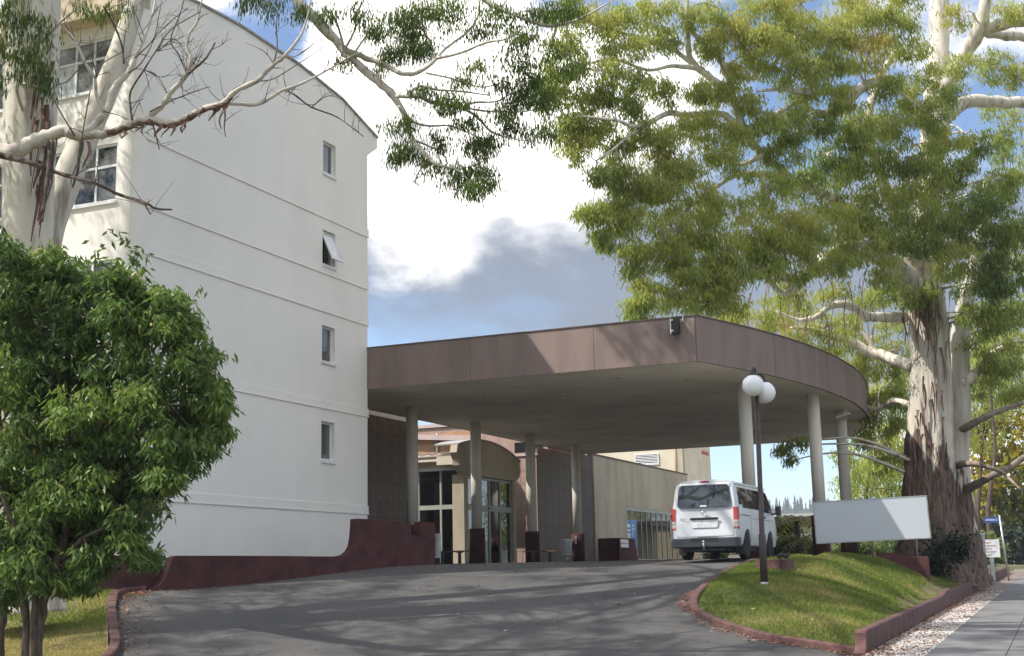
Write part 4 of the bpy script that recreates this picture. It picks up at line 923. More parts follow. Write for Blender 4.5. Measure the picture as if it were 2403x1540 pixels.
for sx in (-1, 1):
    vpart('rear_side_window', side_glass(0.24, 1.36, 1.265, 1.775, sx, 0.09, 0), M_VGLASS)
    vpart('middle_side_window', side_glass(1.39, 2.66, 1.265, 1.775, sx, 0, 0.0), M_VGLASS)
    vpart('front_door_window', side_glass(2.86, 3.95, 1.22, 1.76, sx, 0.05, -0.42), M_VGLASS)
    vpart('sliding_door_rail', side_glass(0.30, 1.32, 1.075, 1.095, sx, off=0.008), M_SEAM)
    vpart('sliding_door_seam', side_glass(2.745, 2.757, 0.42, 1.86, sx, off=0.004), M_SEAM)
    vpart('rear_door_seam', side_glass(1.372, 1.384, 0.42, 1.83, sx, off=0.004), M_SEAM)
    vpart('door_handle', side_glass(2.86, 3.02, 1.06, 1.11, sx, off=0.02), M_BUMPER)
    vpart('waist_crease', side_glass(1.4, 4.0, 1.012, 1.022, sx, off=0.004), M_SEAM)
    vpart('roof_gutter', lambda mb: mb.tube([(sx * 0.735, y, 1.865) for y in (0.22, 1.2, 2.4, 3.6)], 0.012, 6), M_PAINT)
    mr = vpart('door_mirror', lambda mb: mb.prism([(sx * x, y) for x, y in ([(0.93, 3.86), (1.07, 3.83), (1.10, 3.93), (1.0, 4.02), (0.93, 3.98)] if sx > 0 else [(0.93, 3.98), (1.0, 4.02), (1.10, 3.93), (1.07, 3.83), (0.93, 3.86)])], 1.17, 1.43), M_BUMPER)
    mr.modifiers.new('b', 'BEVEL').width = 0.03
    vpart('mirror_arm', lambda mb: mb.tube([(sx * 0.83, 3.88, 1.2), (sx * 0.96, 3.92, 1.22)], 0.028, 6), M_BUMPER, mr)
def wscreen(mb):
    ps = [(-0.66, 1.15), (0.66, 1.15), (0.60, 1.78), (-0.60, 1.78)]
    mb.add([(x, yfront(z) + 0.008, z) for x, z in ps], [(0, 1, 2, 3)])
vpart('windscreen', wscreen, M_VGLASS)

# ------------------------------------------------------------------ twin globe lamp post
lb = at(1793, 1373, 27.0); lamp = thing('lamp_post', lb, 'slim dark brown lamp post with two white globes on the lawn', 'lamp post')
lx, ly, lz = lb
mb = MB(); mb.tube([(lx, ly, lz - 0.1), (lx + 0.01, ly, lz + 1.0), (lx + 0.011, ly, lz + 1.03), (lx + 0.06, ly, lz + 4.1)], [0.075, 0.075, 0.055, 0.05], 14); post = obj('post', mb, M_POLE, lamp)
mb = MB(); mb.box(lx + 0.02, lx + 0.07, ly - 0.082, ly - 0.07, lz + 0.35, lz + 0.6); obj('access_cover', mb, M_POLE, post)
mb = MB(); mb.lathe([(0.085, lz - 0.02), (0.085, lz + 0.06)], (lx, ly, 0), 14); obj('base_collar', mb, M_GALV, post)
for dx, dy, dz in ((-0.03, -0.14, -0.20), (0.26, 0.16, -0.31)):
    gx, gy, gz = lx + dx, ly + dy, lz + 4.28 + dz
    pts = [(lx + 0.06, ly, lz + 4.05)] + [(lx + 0.06 + (dx - 0.06) * (1 - math.cos(a_)) / 2, ly + dy * (1 - math.cos(a_)) / 2, gz + 0.30 + 0.09 * math.sin(a_)) for a_ in np.linspace(0, math.pi, 9)] + [(gx, gy, gz + 0.2)]
    mb = MB(); mb.tube(pts, 0.026, 8); arm = obj('arm', mb, M_POLE, lamp)
    mb = MB(); mb.lathe([(0.228 * math.sin(a_), gz - 0.228 * math.cos(a_)) for a_ in np.linspace(0.02, math.pi - 0.02, 16)], (gx, gy, 0), 24); obj('globe', mb, M_GLOBE, lamp)
    mb = MB(); mb.lathe([(0.09, gz + 0.215), (0.085, gz + 0.25), (0.03, gz + 0.26)], (gx, gy, 0), 14); obj('globe_cap', mb, M_POLE, arm)

# ------------------------------------------------------------------ planter box on the lawn, with two spotlights
pb = thing('kerbside_planter', at(1822, 1335, 29.6), 'small maroon concrete box on the lawn crest behind the lamp post', 'planter')
pz = at(1822, 1336, 29.6)
T = frame((pz[0], pz[1], 0), -A)
mb = MB(T); mb.box(-0.40, 0.30, -0.3, 0.5, pz[2] - 0.25, pz[2] + 0.22); pbo = obj('box', mb, M_KERB, pb, bevel=0.015)
mb = MB(T); mb.box(0.15, 0.18, -0.306, -0.3, pz[2] - 0.1, pz[2] + 0.2); obj('joint', mb, M_BLACK, pbo)
for dx in (0.08, 0.22):
    s_ = thing('garden_spotlight', T((dx, 0.1, pz[2] + 0.22)), 'small black spotlight on the maroon box, ' + ('left' if dx < 0.1 else 'right') + ' one of the pair', 'spotlight', 'spotlights on the maroon box')
    mb = MB(T); mb.lathe([(0.02, pz[2] + 0.22), (0.02, pz[2] + 0.27)], (dx, 0.1, 0), 8); obj('stalk', mb, M_BLACK, s_)
    mb = MB(); mb.tube([T((dx - 0.05, 0.05, pz[2] + 0.28)), T((dx + 0.03, 0.16, pz[2] + 0.32))], [0.04, 0.05], 10); obj('head', mb, M_BLACK, s_)

# ------------------------------------------------------------------ blank sign board
sc0 = at(2043, 1220, 38.3); sg = thing('sign_board', at(2043, 1306, 38.3), 'large blank white sign board on three steel posts tilted on the lawn crest', 'sign')
tilt = R(1.3); SA = R(19.0)
sd_ = np.array([math.cos(SA), -math.sin(SA), 0.0]); sn_ = np.array([-math.sin(SA), -math.cos(SA), 0.0])
ex = sd_ * math.cos(tilt) + np.array([0, 0, 1]) * -math.sin(tilt) * -1; ex = sd_ * math.cos(tilt) + np.array([0, 0, math.sin(-tilt)]) * -1
ex = sd_ * math.cos(tilt) + np.array([0, 0, math.sin(tilt)]); ez = np.cross(ex, -sn_) ; ez = ez if ez[2] > 0 else -ez
SF = lambda p: sc0 + ex * p[0] - sn_ * p[1] + ez * p[2]
HW_, HH = 1.62, 0.615
mb = MB(SF); mb.box(-HW_ + 0.03, HW_ - 0.03, 0.0, 0.03, -HH + 0.03, HH - 0.03); obj('panel', mb, M_SIGN, sg)
mb = MB(SF); mb.box(-HW_, HW_, -0.01, 0.05, HH - 0.028, HH); mb.box(-HW_, HW_, -0.01, 0.05, -HH, -HH + 0.028); mb.box(-HW_, -HW_ + 0.028, -0.01, 0.05, -HH + 0.029, HH - 0.029); mb.box(HW_ - 0.028, HW_, -0.01, 0.05, -HH + 0.029, HH - 0.029)
obj('frame', mb, M_SIGNFRAME, sg)
for px_, lean in ((-1.2, 0), (-0.02, 0.02), (1.22, 0.0)):
    top = SF((px_, 0.09, 0.4)); q = np.array([top[0], top[1]]); zb = LAWN.z(*q) - 0.3 if px_ < -0.5 else at(2166, 1306, 38.2)[2] - 0.05
    mb = MB(); mb.tube([(q[0] + lean, q[1], zb), tuple(top)], 0.03, 10); obj('post', mb, M_GALV, sg)

# ------------------------------------------------------------------ low maroon walls behind the sign
lw = thing('low_garden_wall', at(2165, 1347, 38.0), 'low maroon wall with pale end face stepping down the lawn behind the sign', 'wall')
zt = at(2166, 1306, 38.2)[2]; c0 = np.array([sc0[0], sc0[1]]); e1 = sd_[:2]; e2 = np.array([-sn_[0], -sn_[1]])
mb = MB(); vs = []
for s_ in (-0.95, 1.52):
    for o_, z in ((0.0, 0.3), (0.0, zt), (0.24, zt), (0.24, 0.3)): q = c0 + e1 * s_ + e2 * o_; vs.append((q[0], q[1], z))
mb.add(vs, [(0, 1, 5, 4), (1, 2, 6, 5), (2, 3, 7, 6), (3, 0, 4, 7), (0, 3, 2, 1), (4, 5, 6, 7)])
obj('wall_run', mb, M_MAROON, lw, bevel=0.02)
lw2 = thing('rear_garden_wall', at(2060, 1300, 41), 'second low maroon wall farther back between the sign posts and the gum tree', 'wall')
b1_ = at(2030, 1298, 41.5); b2_ = at(2130, 1297, 42); mb = MB(); mb.sweep([b1_, b2_], [(-0.12, -0.6), (-0.12, 0.0), (0.12, 0.0), (0.12, -0.6)]); obj('wall_run', mb, M_MAROON, lw2)
b3 = at(2044, 1299, 41.5)
mb = MB(); mb.box(b3[0] - 0.05, b3[0] + 0.05, b3[1] - 0.3, b3[1] - 0.2, b3[2] - 0.4, b3[2] + 0.05); obj('bracket', mb, M_PINK, lw2)

# ------------------------------------------------------------------ forecourt furniture
def gz(p): return DRIVE.z(p[0], p[1])
bp_ = at(1330, 1315, 47); bz = gz(bp_); bin_ = thing('litter_bin', (bp_[0], bp_[1], bz), 'perforated steel litter bin on a short post under the canopy', 'bin')
mb = MB(); mb.lathe([(0.045, bz - 0.02), (0.045, bz + 0.26)], (bp_[0], bp_[1], 0), 10); obj('post', mb, M_GALV, bin_)
mb = MB(); mb.lathe([(0.0, bz + 0.235), (0.17, bz + 0.235), (0.185, bz + 0.25), (0.20, bz + 0.80), (0.205, bz + 0.82), (0.19, bz + 0.82), (0.18, bz + 0.3)], (bp_[0], bp_[1], 0), 24); bb = obj('basket', mb, M_STEEL, bin_)
for k in range(5):
    zz_ = bz + 0.33 + 0.1 * k; mb = MB(); mb.lathe([(0.192 + k * 0.003, zz_), (0.200 + k * 0.003, zz_ + 0.008), (0.192 + k * 0.003, zz_ + 0.016)], (bp_[0], bp_[1], 0), 24); obj('band', mb, M_GALV, bb)
def bench(px, Y, L, label):
    p = at(px, 1320, Y); z = gz(p); o = thing('bench', (p[0], p[1], z), label, 'bench', 'benches by the entrance')
    T = frame((p[0], p[1], z), -A)
    for k in range(3):
        mb = MB(T); mb.box(-L, L, -0.2 + k * 0.14, -0.08 + k * 0.14, 0.42, 0.465); obj('slat', mb, M_WOOD, o)
    for x in (-L * 0.55, L * 0.55):
        mb = MB(T); mb.box(x - 0.04, x + 0.04, -0.05, 0.05, -0.03, 0.42); l_ = obj('leg', mb, M_BLACK, o)
        mb = MB(T); mb.box(x - 0.05, x + 0.05, -0.19, 0.19, 0.39, 0.418); obj('bearer', mb, M_BLACK, l_)
bench(1058, 46.5, 0.62, 'timber slat bench in front of the lobby glazing left of the porch pillar')
bench(1270, 53.5, 0.7, 'timber slat bench half hidden behind the third maroon column base')
sp = at(1025, 1320, 45.5); sz = gz(sp); st_ = thing('ashtray_stand', (sp[0], sp[1], sz), 'tall narrow perforated white metal stand at the end of the maroon wall', 'ashtray stand')
T = frame((sp[0], sp[1], sz), -A)
mb = MB(T); mb.box(-0.13, 0.11, -0.1, 0.1, 0.22, 1.05); obj('cabinet', mb, M_PAPER, st_)
mb = MB(T); mb.box(-0.05, 0.05, -0.05, 0.05, -0.02, 0.22); obj('foot', mb, M_BLACK, st_)
for k in range(9):
    for j in range(2):
        mb = MB(T); mb.box(-0.10 + j * 0.07, -0.05 + j * 0.07, -0.103, -0.1, 0.28 + k * 0.08, 0.32 + k * 0.08); obj('perforation', mb, M_GALV, st_)
n0 = thing('wall_notice', bw(-0.69, 20.3, 3.1), 'narrow white notice strip on the fourth maroon column base', 'sign')
cc_ = bw(-1.0, 20.6, 0); dv = -cc_ / np.linalg.norm(cc_); q = cc_ + dv * 0.31 + np.array([-0.1, 0, 0]); T = frame((q[0], q[1], 0), 0)
mb = MB(T); mb.box(-0.035, 0.035, -0.02, 0.0, 2.85, 3.2); obj('strip', mb, M_PAPER, n0)

# ------------------------------------------------------------------ street side things on the right
ss = at(2364, 1322, 62); szb = ground_z([ss[:2]])[0]
sgn = thing('street_name_sign', (ss[0], ss[1], szb), 'blue street name blade on a leaning galvanised pole at far right', 'street sign')
tp = at(2344, 1209, 62)
mb = MB(); mb.tube([(ss[0], ss[1], szb - 0.1), tuple(tp)], 0.045, 10); obj('pole', mb, M_GALV, sgn)
l0 = at(2308, 1221, 62)
mb = MB(); d0 = (tp - l0); hh = 0.13
mb.add([(l0[0], 62, l0[2] - hh), (tp[0], 62, tp[2] - 0.27 - hh + .05), (tp[0], 62, tp[2] - 0.27 + hh + .05), (l0[0], 62, l0[2] + hh), (l0[0], 62.02, l0[2] - hh), (tp[0], 62.02, tp[2] - 0.27 - hh + .05), (tp[0], 62.02, tp[2] - 0.27 + hh + .05), (l0[0], 62.02, l0[2] + hh)], [(0, 1, 2, 3), (7, 6, 5, 4), (0, 4, 5, 1), (1, 5, 6, 2), (2, 6, 7, 3), (3, 7, 4, 0)])
bl = obj('blade', mb, M_STREETBLUE, sgn)
for k in range(7):
    x = l0[0] + 0.08 + k * 0.062; mb = MB(); mb.box(x, x + 0.04, 61.99, 61.998, l0[2] - 0.04, l0[2] + 0.05); obj('letter_stroke', mb, M_PAPER, bl)
text_mesh('lettering', 'ST', 0.16, M_PAPER, (tp[0] - 0.21, 61.995, tp[2] - 0.27), (1, 0, 0.0), (0, 0, 1), bl, 0.002)
mbx = at(2298, 1325, 56); mz = ground_z([mbx[:2]])[0]; T = frame((mbx[0], mbx[1], 0), R(-15)); top = at(2298, 1251, 56)[2]
me_ = thing('meter_pillar', (mbx[0], mbx[1], mz), 'grey utility meter cabinet beside the far tree trunk', 'utility box')
mb = MB(T); mb.box(-0.28, 0.28, -0.2, 0.2, mz - 0.1, top - 0.1); mo = obj('cabinet', mb, M_GALV, me_)
mb = MB(T); mb.box(-0.31, 0.31, -0.24, 0.23, top - 0.099, top); obj('lid', mb, M_GALV, me_)
mb = MB(T); mb.lathe([(0.04, -0.215), (0.04, -0.2)], (0.15, 0, top - 0.35), 10, axis='y'); obj('lock', mb, M_BLACK, mo)
nb = at(2326, 1330, 58); nz_ = ground_z([nb[:2]])[0]; T = frame((nb[0], nb[1], 0), R(-10)); zt_ = at(2326, 1266, 58)[2]; zb_ = at(2326, 1308, 58)[2]
no = thing('notice_board', (nb[0], nb[1], nz_), 'small white notice board with faint red print on a grey post', 'notice board')
mb = MB(T); mb.box(-0.05, 0.12, -0.02, 0.1, nz_ - 0.1, zb_); obj('post', mb, M_GALV, no)
mb = MB(T); mb.box(-0.4, 0.4, -0.05, -0.021, zb_, zt_); bo_ = obj('board', mb, M_PAPER, no)
for k in range(5):
    mb = MB(T); mb.box(-0.3, 0.05 + 0.2 * ((k * 3) % 2), -0.056, -0.051, zt_ - 0.16 - k * 0.13, zt_ - 0.13 - k * 0.13); obj('print_line', mb, M_RED if k < 2 else M_GREYINK, bo_)

# ------------------------------------------------------------------ far building, picket fence, hill
fb = thing('far_motel', at(1900, 1300, 84), 'low beige building with a pale flat roof edge beyond the forecourt', 'building')
zf = at(1870, 1206, 84)[2]; T = frame((at(1780, 1300, 84)[0], 84, 0), R(4))
mb = MB(T); mb.box(0, 11, 0, 8, 1.5, zf - 0.35); obj('wall', mb, M_FARWALL, fb)
mb = MB(T); mb.box(-0.4, 11.4, -0.7, 8.4, zf - 0.18, zf); obj('roof', mb, M_TRIM, fb)
mb = MB(T); mb.box(-0.3, 11.3, -0.6, 8.3, zf - 0.5, zf - 0.181); obj('eave_fascia', mb, M_FASCIA, fb)
for x in (2.2, 5.6, 9.2):
    mb = MB(T); mb.box(x, x + 1.3, -0.03, -0.004, zf - 1.75, zf - 1.3); w = obj('window', mb, M_WHITEFRAME, fb)
    mb = MB(T); mb.box(x + 0.06, x + 1.24, -0.045, -0.031, zf - 1.7, zf - 1.5); obj('pane', mb, M_WINPANE, w)
for x in (4.3, 8.4):
    mb = MB(T); mb.box(x, x + 0.16, -0.06, -0.002, 1.5, zf - 0.5); obj('downpipe', mb, M_PINK, fb)
fn = thing('picket_fence', at(1860, 1306, 66), 'low white picket fence at the far edge of the forecourt', 'fence')
fz = at(1860, 1299.5, 66)[2]; x0 = at(1640, 1306, 66)[0]; x1 = at(2120, 1306, 66)[0]
pm = mesh_box('picket', 0.05, 0.02, 0.42, M_FENCE)
for k in range(int((x1 - x0) / 0.10)): inst('picket', pm, (x0 + k * 0.10, 66, fz - 0.21), 0, fn)
for z in (fz - 0.32, fz - 0.12): mb = MB(); mb.box(x0, x1, 66.012, 66.04, z, z + 0.05); obj('rail', mb, M_FENCE, fn)

def hill():
    xs = np.linspace(-900, 1900, 90); rows = []
    prof = np.array([proj((x, 1300, 0))[0] for x in xs])
    ridge = 1300 * 0 + 58 + 6 * np.sin(xs / 260) + 6 * np.sin(xs / 90 + 1)
    vs = []; 
    for k, (yy, fr) in enumerate(((900, 0.0), (1000, 0.22), (1100, 0.5), (1200, 0.8), (1300, 1.0), (1500, 0.7))):
        for x, r_ in zip(xs, ridge): vs.append((x, yy + 20 * math.sin(x / 150), 1.0 + r_ * fr * (1 + 0.05 * math.sin(x / 40 + yy))))
    n = len(xs); f = [(j * n + i, j * n + i + 1, (j + 1) * n + i + 1, (j + 1) * n + i) for j in range(5) for i in range(n - 1)]
    struct(npobj('hill', vs, f, M_HILL, smooth=True))
    V = []; F = []
    for k in range(420):
        x = RNG.uniform(180, 700); j = RNG.integers(0, 3); yy = (1300, 1285, 1260)[j] + RNG.uniform(-12, 8)
        base = 1.0 + np.interp(x, xs, ridge) * (1.0, 0.97, 0.9)[j] - 3
        h = RNG.uniform(8, 17); r_ = h * RNG.uniform(0.13, 0.2); kk = len(V)
        for lv_ in range(3):
            b = base + h * (0.12 + 0.27 * lv_); tpz = base + h * (0.55 + 0.225 * lv_); rr = r_ * (1 - 0.28 * lv_); i0 = len(V)
            for s_ in range(6): V.append((x + rr * math.cos(s_ * 1.047 + lv_) * RNG.uniform(.7, 1.2), yy + rr * math.sin(s_ * 1.047 + lv_), b))
            V.append((x, yy, tpz))
            for s_ in range(6): F.append((i0 + s_, i0 + (s_ + 1) % 6, i0 + 6))
    o = npobj('ridge_pines', V, F, M_CONIFER); stuff(o, 'row of dark pines along the distant hill ridge', 'forest')
hill()

# ------------------------------------------------------------------ the air: far ridge fades to blue
hz = MB(); hz.box(-2600, 2600, -1300, 2800, -3.0, 105.0)
hm = bpy.data.materials.new('haze'); hm.use_nodes = True; t = hm.node_tree; t.nodes.remove(t.nodes['Principled BSDF'])
pv = N(t, 'ShaderNodeVolumePrincipled'); pv.inputs['Color'].default_value = (0.86, 0.91, 1.0, 1); pv.inputs['Density'].default_value = HAZE; pv.inputs['Anisotropy'].default_value = 0.2
t.links.new(pv.outputs[0], t.nodes['Material Output'].inputs['Volume'])
ho = obj('haze', hz, hm); stuff(ho, 'thin pale blue haze between the forecourt and the distant hill', 'haze')
# ------------------------------------------------------------------ vegetation
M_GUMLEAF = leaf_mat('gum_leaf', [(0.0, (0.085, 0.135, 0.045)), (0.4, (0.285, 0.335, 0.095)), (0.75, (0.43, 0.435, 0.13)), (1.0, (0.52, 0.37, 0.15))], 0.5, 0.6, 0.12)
M_GUMDARK = leaf_mat('gum_leaf_dark', [(0.0, (0.055, 0.095, 0.028)), (0.6, (0.15, 0.21, 0.045)), (1.0, (0.32, 0.32, 0.07))], 0.45, 0.5, 0.2)  # darker gum leaf for the left tree: backlit shade put into its colour
M_SHRUBLEAF = leaf_mat('glossy_shrub_leaf', [(0.0, (0.045, 0.085, 0.025)), (0.5, (0.13, 0.205, 0.05)), (0.88, (0.26, 0.33, 0.09)), (1.0, (0.38, 0.33, 0.13))], 0.34, 0.42, 0.3)
M_GOLDLEAF = leaf_mat('golden_elm_leaf', [(0.0, (0.06, 0.09, 0.02)), (0.5, (0.21, 0.21, 0.03)), (1.0, (0.47, 0.37, 0.045))], 0.4)
M_HEDGELEAF = leaf_mat('hedge_leaf', [(0.0, (0.04, 0.07, 0.025)), (0.6, (0.10, 0.15, 0.04)), (1.0, (0.2, 0.22, 0.06))], 0.3)
M_DARKLEAF = leaf_mat('dark_evergreen_leaf', [(0.0, (0.012, 0.022, 0.012)), (0.7, (0.028, 0.045, 0.02)), (1.0, (0.05, 0.07, 0.03))], 0.2)
M_FERN = leaf_mat('tree_fern_frond', [(0.0, (0.10, 0.13, 0.03)), (0.6, (0.19, 0.19, 0.05)), (1.0, (0.30, 0.24, 0.08))], 0.35)
M_GRASS = leaf_mat('grass_blade', [(0.0, (0.08, 0.13, 0.025)), (0.45, (0.15, 0.20, 0.04)), (0.75, (0.28, 0.26, 0.09)), (1.0, (0.42, 0.35, 0.17))], 0.3, 0.6, 0.2)
M_LITTER = leaf_mat('dead_leaf', [(0.0, (0.10, 0.05, 0.03)), (0.5, (0.27, 0.12, 0.06)), (0.85, (0.42, 0.24, 0.13)), (1.0, (0.55, 0.48, 0.4))], 0.1, 0.7, 0.2)
M_STONE = leaf_mat('white_pebble', [(0.0, (0.24, 0.20, 0.18)), (0.5, (0.5, 0.47, 0.44)), (1.0, (0.72, 0.7, 0.68))], 0.0, 0.8, 0.3)
M_BARKW = mat('smooth_white_bark', (0.62, 0.575, 0.49), 0.75, 0.1, 1.7, 0.3, 18, col2=(0.31, 0.265, 0.21), stretch=(2.2, 2.2, 0.35), lo=0.47, hi=0.66)
M_BARKL = mat('pale_limb_bark', (0.56, 0.51, 0.44), 0.75, 0.1, 3.0, 0.3, 25, col2=(0.25, 0.19, 0.15), lo=0.48, hi=0.72)
M_BARKD = mat('dark_twig_bark', (0.12, 0.09, 0.075), 0.85, 0.3, 6, 0.3, 30)
M_BARKB = mat('brown_stem_bark', (0.10, 0.075, 0.055), 0.9, 0.3, 8, 0.5, 40, stretch=(2, 2, 0.5))
M_RIBBON = mat('peeling_bark', (0.17, 0.10, 0.07), 0.9, 0.3, 7, 0.4, 30, stretch=(2, 2, 0.4))
def two_tone_bark():
    m = bpy.data.materials.new('shaggy_gum_bark'); m.use_nodes = True; t = m.node_tree; p = t.nodes['Principled BSDF']; p.inputs['Roughness'].default_value = 0.9
    tcn = N(t, 'ShaderNodeTexCoord'); mp = N(t, 'ShaderNodeMapping'); mp.inputs['Scale'].default_value = (2.4, 2.4, 0.32); t.links.new(tcn.outputs['Object'], mp.inputs[0])
    n_ = N(t, 'ShaderNodeTexNoise'); n_.inputs['Scale'].default_value = 1.6; n_.inputs['Detail'].default_value = 7; t.links.new(mp.outputs[0], n_.inputs['Vector'])
    sx = N(t, 'ShaderNodeSeparateXYZ'); t.links.new(tcn.outputs['Object'], sx.inputs[0])
    f = fmath(t, 'MULTIPLY', fmath(t, 'SUBTRACT', sx.outputs[2], 4.4), 0.42); f = fmath(t, 'ADD', f, fmath(t, 'MULTIPLY', fmath(t, 'SUBTRACT', n_.outputs['Fac'], 0.5), 4.2))
    f = fmath(t, 'ADD', f, fmath(t, 'MULTIPLY', sx.outputs[0], 0.35))
    mr_ = N(t, 'ShaderNodeMapRange', interpolation_type='SMOOTHSTEP'); mr_.inputs['From Min'].default_value = -0.12; mr_.inputs['From Max'].default_value = 0.12; t.links.new(f, mr_.inputs['Value'])
    nb = N(t, 'ShaderNodeTexNoise'); nb.inputs['Scale'].default_value = 5; nb.inputs['Detail'].default_value = 8; t.links.new(mp.outputs[0], nb.inputs['Vector'])
    dk_ = N(t, 'ShaderNodeValToRGB'); e = dk_.color_ramp.elements; e[0].position = 0.3; e[0].color = (0.028, 0.018, 0.014, 1); e[1].position = 0.72; e[1].color = (0.21, 0.145, 0.11, 1); t.links.new(nb.outputs['Fac'], dk_.inputs[0])
    lt = N(t, 'ShaderNodeValToRGB'); e = lt.color_ramp.elements; e[0].position = 0.3; e[0].color = (0.33, 0.29, 0.23, 1); e[1].position = 0.62; e[1].color = (0.56, 0.52, 0.45, 1); t.links.new(n_.outputs['Fac'], lt.inputs[0])
    mx = N(t, 'ShaderNodeMixRGB'); t.links.new(mr_.outputs[0], mx.inputs[0]); t.links.new(dk_.outputs[0], mx.inputs[1]); t.links.new(lt.outputs[0], mx.inputs[2]); t.links.new(mx.outputs[0], p.inputs['Base Color'])
    bp = N(t, 'ShaderNodeBump'); bp.inputs['Strength'].default_value = 0.8; bp.inputs['Distance'].default_value = 0.06; t.links.new(nb.outputs['Fac'], bp.inputs['Height']); t.links.new(bp.outputs[0], p.inputs['Normal'])
    return m
M_SHAGGY = two_tone_bark()
CROWN_N = 195

class Tree:
    """limbs are traced, twigs and leaves grow from the nearest limb"""
    def __init__(s, o): s.o = o; s.nodes = []; s.br = MB(); s.tw = MB(); s.lv = []; s.lt = []; s.nv = 0
    def limb(s, pts, Y=None, n=8, mb=None, k=4, wob=0.0):       # (x, y, Y, r_px) or with shared Y
        W = []; rr = []
        for p in pts:
            if len(p) == 4: x, y, Yd, r = p
            else: x, y, r = p; Yd = Y
            q = at(x, y, Yd); W.append(np.append(q, r * Yd / FOC))
        W = catmull(W, k)
        W = [np.append(w[:3] + RNG.normal(0, 0.10, 3) * w[3] * (0 < i < len(W) - 1), w[3] * (RNG.uniform(0.9, 1.1) + (0.16 if RNG.uniform() < 0.09 else 0))) for i, w in enumerate(W)]
        P = [w[:3] + (RNG.normal(0, wob, 3) if wob and 0 < i < len(W) - 1 else 0) for i, w in enumerate(W)]; rr = [max(0.004, w[3]) for w in W]
        (mb or s.br).tube(P, rr, n, jitter=0.05)
        for p_, r_ in zip(P, rr): s.nodes.append((*p_, r_))
        return P
    def limb3(s, pts, radii, n=7, mb=None):
        W = catmull([np.append(p, r) for p, r in zip(pts, radii)], 4)
        (mb or s.br).tube([w[:3] for w in W], [max(.004, w[3]) for w in W], n, jitter=0.05)
        for w in W: s.nodes.append(tuple(w))
    def blob(s, c, rad, n, leaf=(0.16, 0.03), droop=0.75, sub=6, tint=0.4, per=9, twig=True, spread=0.28, clump=0.42, tvar=0.22):
        c = np.asarray(c, float); rad = np.asarray(rad, float) if hasattr(rad, '__len__') else np.array([rad] * 3)
        if twig and s.nodes:
            A_ = np.array(s.nodes); d = np.linalg.norm(A_[:, :3] - c, axis=1) - A_[:, 3] * 2; j = int(np.argmin(d)); a = A_[j, :3]
            L = np.linalg.norm(c - a); m = (a + c) / 2 + np.array([0, 0, 0.12 * L]) + RNG.normal(0, 0.06 * L + 0.02, 3); r0 = min(A_[j, 3] * 0.7, 0.02 + 0.012 * L)
            s.tw.tube(catmull([a, m, c], 5), np.linspace(r0, 0.012, 11).tolist(), 5)
        cen = []
        for _ in range(sub):
            q = RNG.normal(0, 1, 3); q /= np.linalg.norm(q); q = c + q * rad * RNG.uniform(0.25, 1.0) ** 0.6; cen.append(q)
            if twig:
                m = (c + q) / 2 + RNG.normal(0, 0.08, 3) * rad.mean(); s.tw.tube([c, m, q, q + (q - c) * 0.12 - np.array([0, 0, 0.06])], [0.014, 0.010, 0.006, 0.003], 4)
        cen = np.array(cen)
        sp = cen[RNG.integers(0, sub, n)] + RNG.normal(0, 1, (n, 3)) * rad * clump * np.array([1, 1, 0.8])
        tb = tint + RNG.normal(0, 0.08) + RNG.normal(0, 0.07, n)
        tb = tb + 0.10 * np.clip((sp[:, 2] - c[2]) / rad[2], -1, 1)  # clump tops tinted lighter, undersides darker: shading put into the leaf colour
        base = np.repeat(sp, per, 0); N_ = len(base); tt = np.repeat(tb, per)
        base = base + RNG.normal(0, spread * 0.5, (N_, 3)) * np.array([1, 1, 0.7])
        dr = RNG.normal(0, 1, (N_, 3)); dr /= np.linalg.norm(dr, axis=1, keepdims=True); dr = dr * (1 - droop) + np.array([0, 0, -1]) * droop; dr /= np.linalg.norm(dr, axis=1, keepdims=True)
        sd = np.cross(dr, RNG.normal(0, 1, (N_, 3))); sd /= np.linalg.norm(sd, axis=1, keepdims=True) + 1e-9; nn_ = np.cross(dr, sd)
        Ln = leaf[0] * RNG.uniform(0.65, 1.25, N_)[:, None]; Wd = leaf[1] * RNG.uniform(0.7, 1.2, N_)[:, None]
        mid = base + dr * Ln * 0.42 + nn_ * Ln * 0.06
        V = np.stack([base, mid + sd * Wd * 0.5, base + dr * Ln, mid - sd * Wd * 0.5], 1).reshape(-1, 3)
        s.lv.append(V); s.lt.append(np.clip(tt + RNG.normal(0, tvar * 0.6, N_), 0, 1))
    def finish(s, lm, bm_=None, tm=None, limb_name='limbs', crown='crown', stf=True):
        if s.br.v: obj(limb_name, s.br, bm_ or M_BARKL, s.o)
        if s.tw.v:
            o = obj('twigs', s.tw, tm or M_BARKL, s.o); o['kind'] = 'stuff'
        if s.lv:
            V = np.concatenate(s.lv); T_ = np.concatenate(s.lt); F = np.arange(len(V)).reshape(-1, 4)
            o = npobj(crown, V, F, lm, s.o, T_); o['kind'] = 'stuff'
def rag(o, pts, w, m=None):                      # hanging strip of bark
    pass

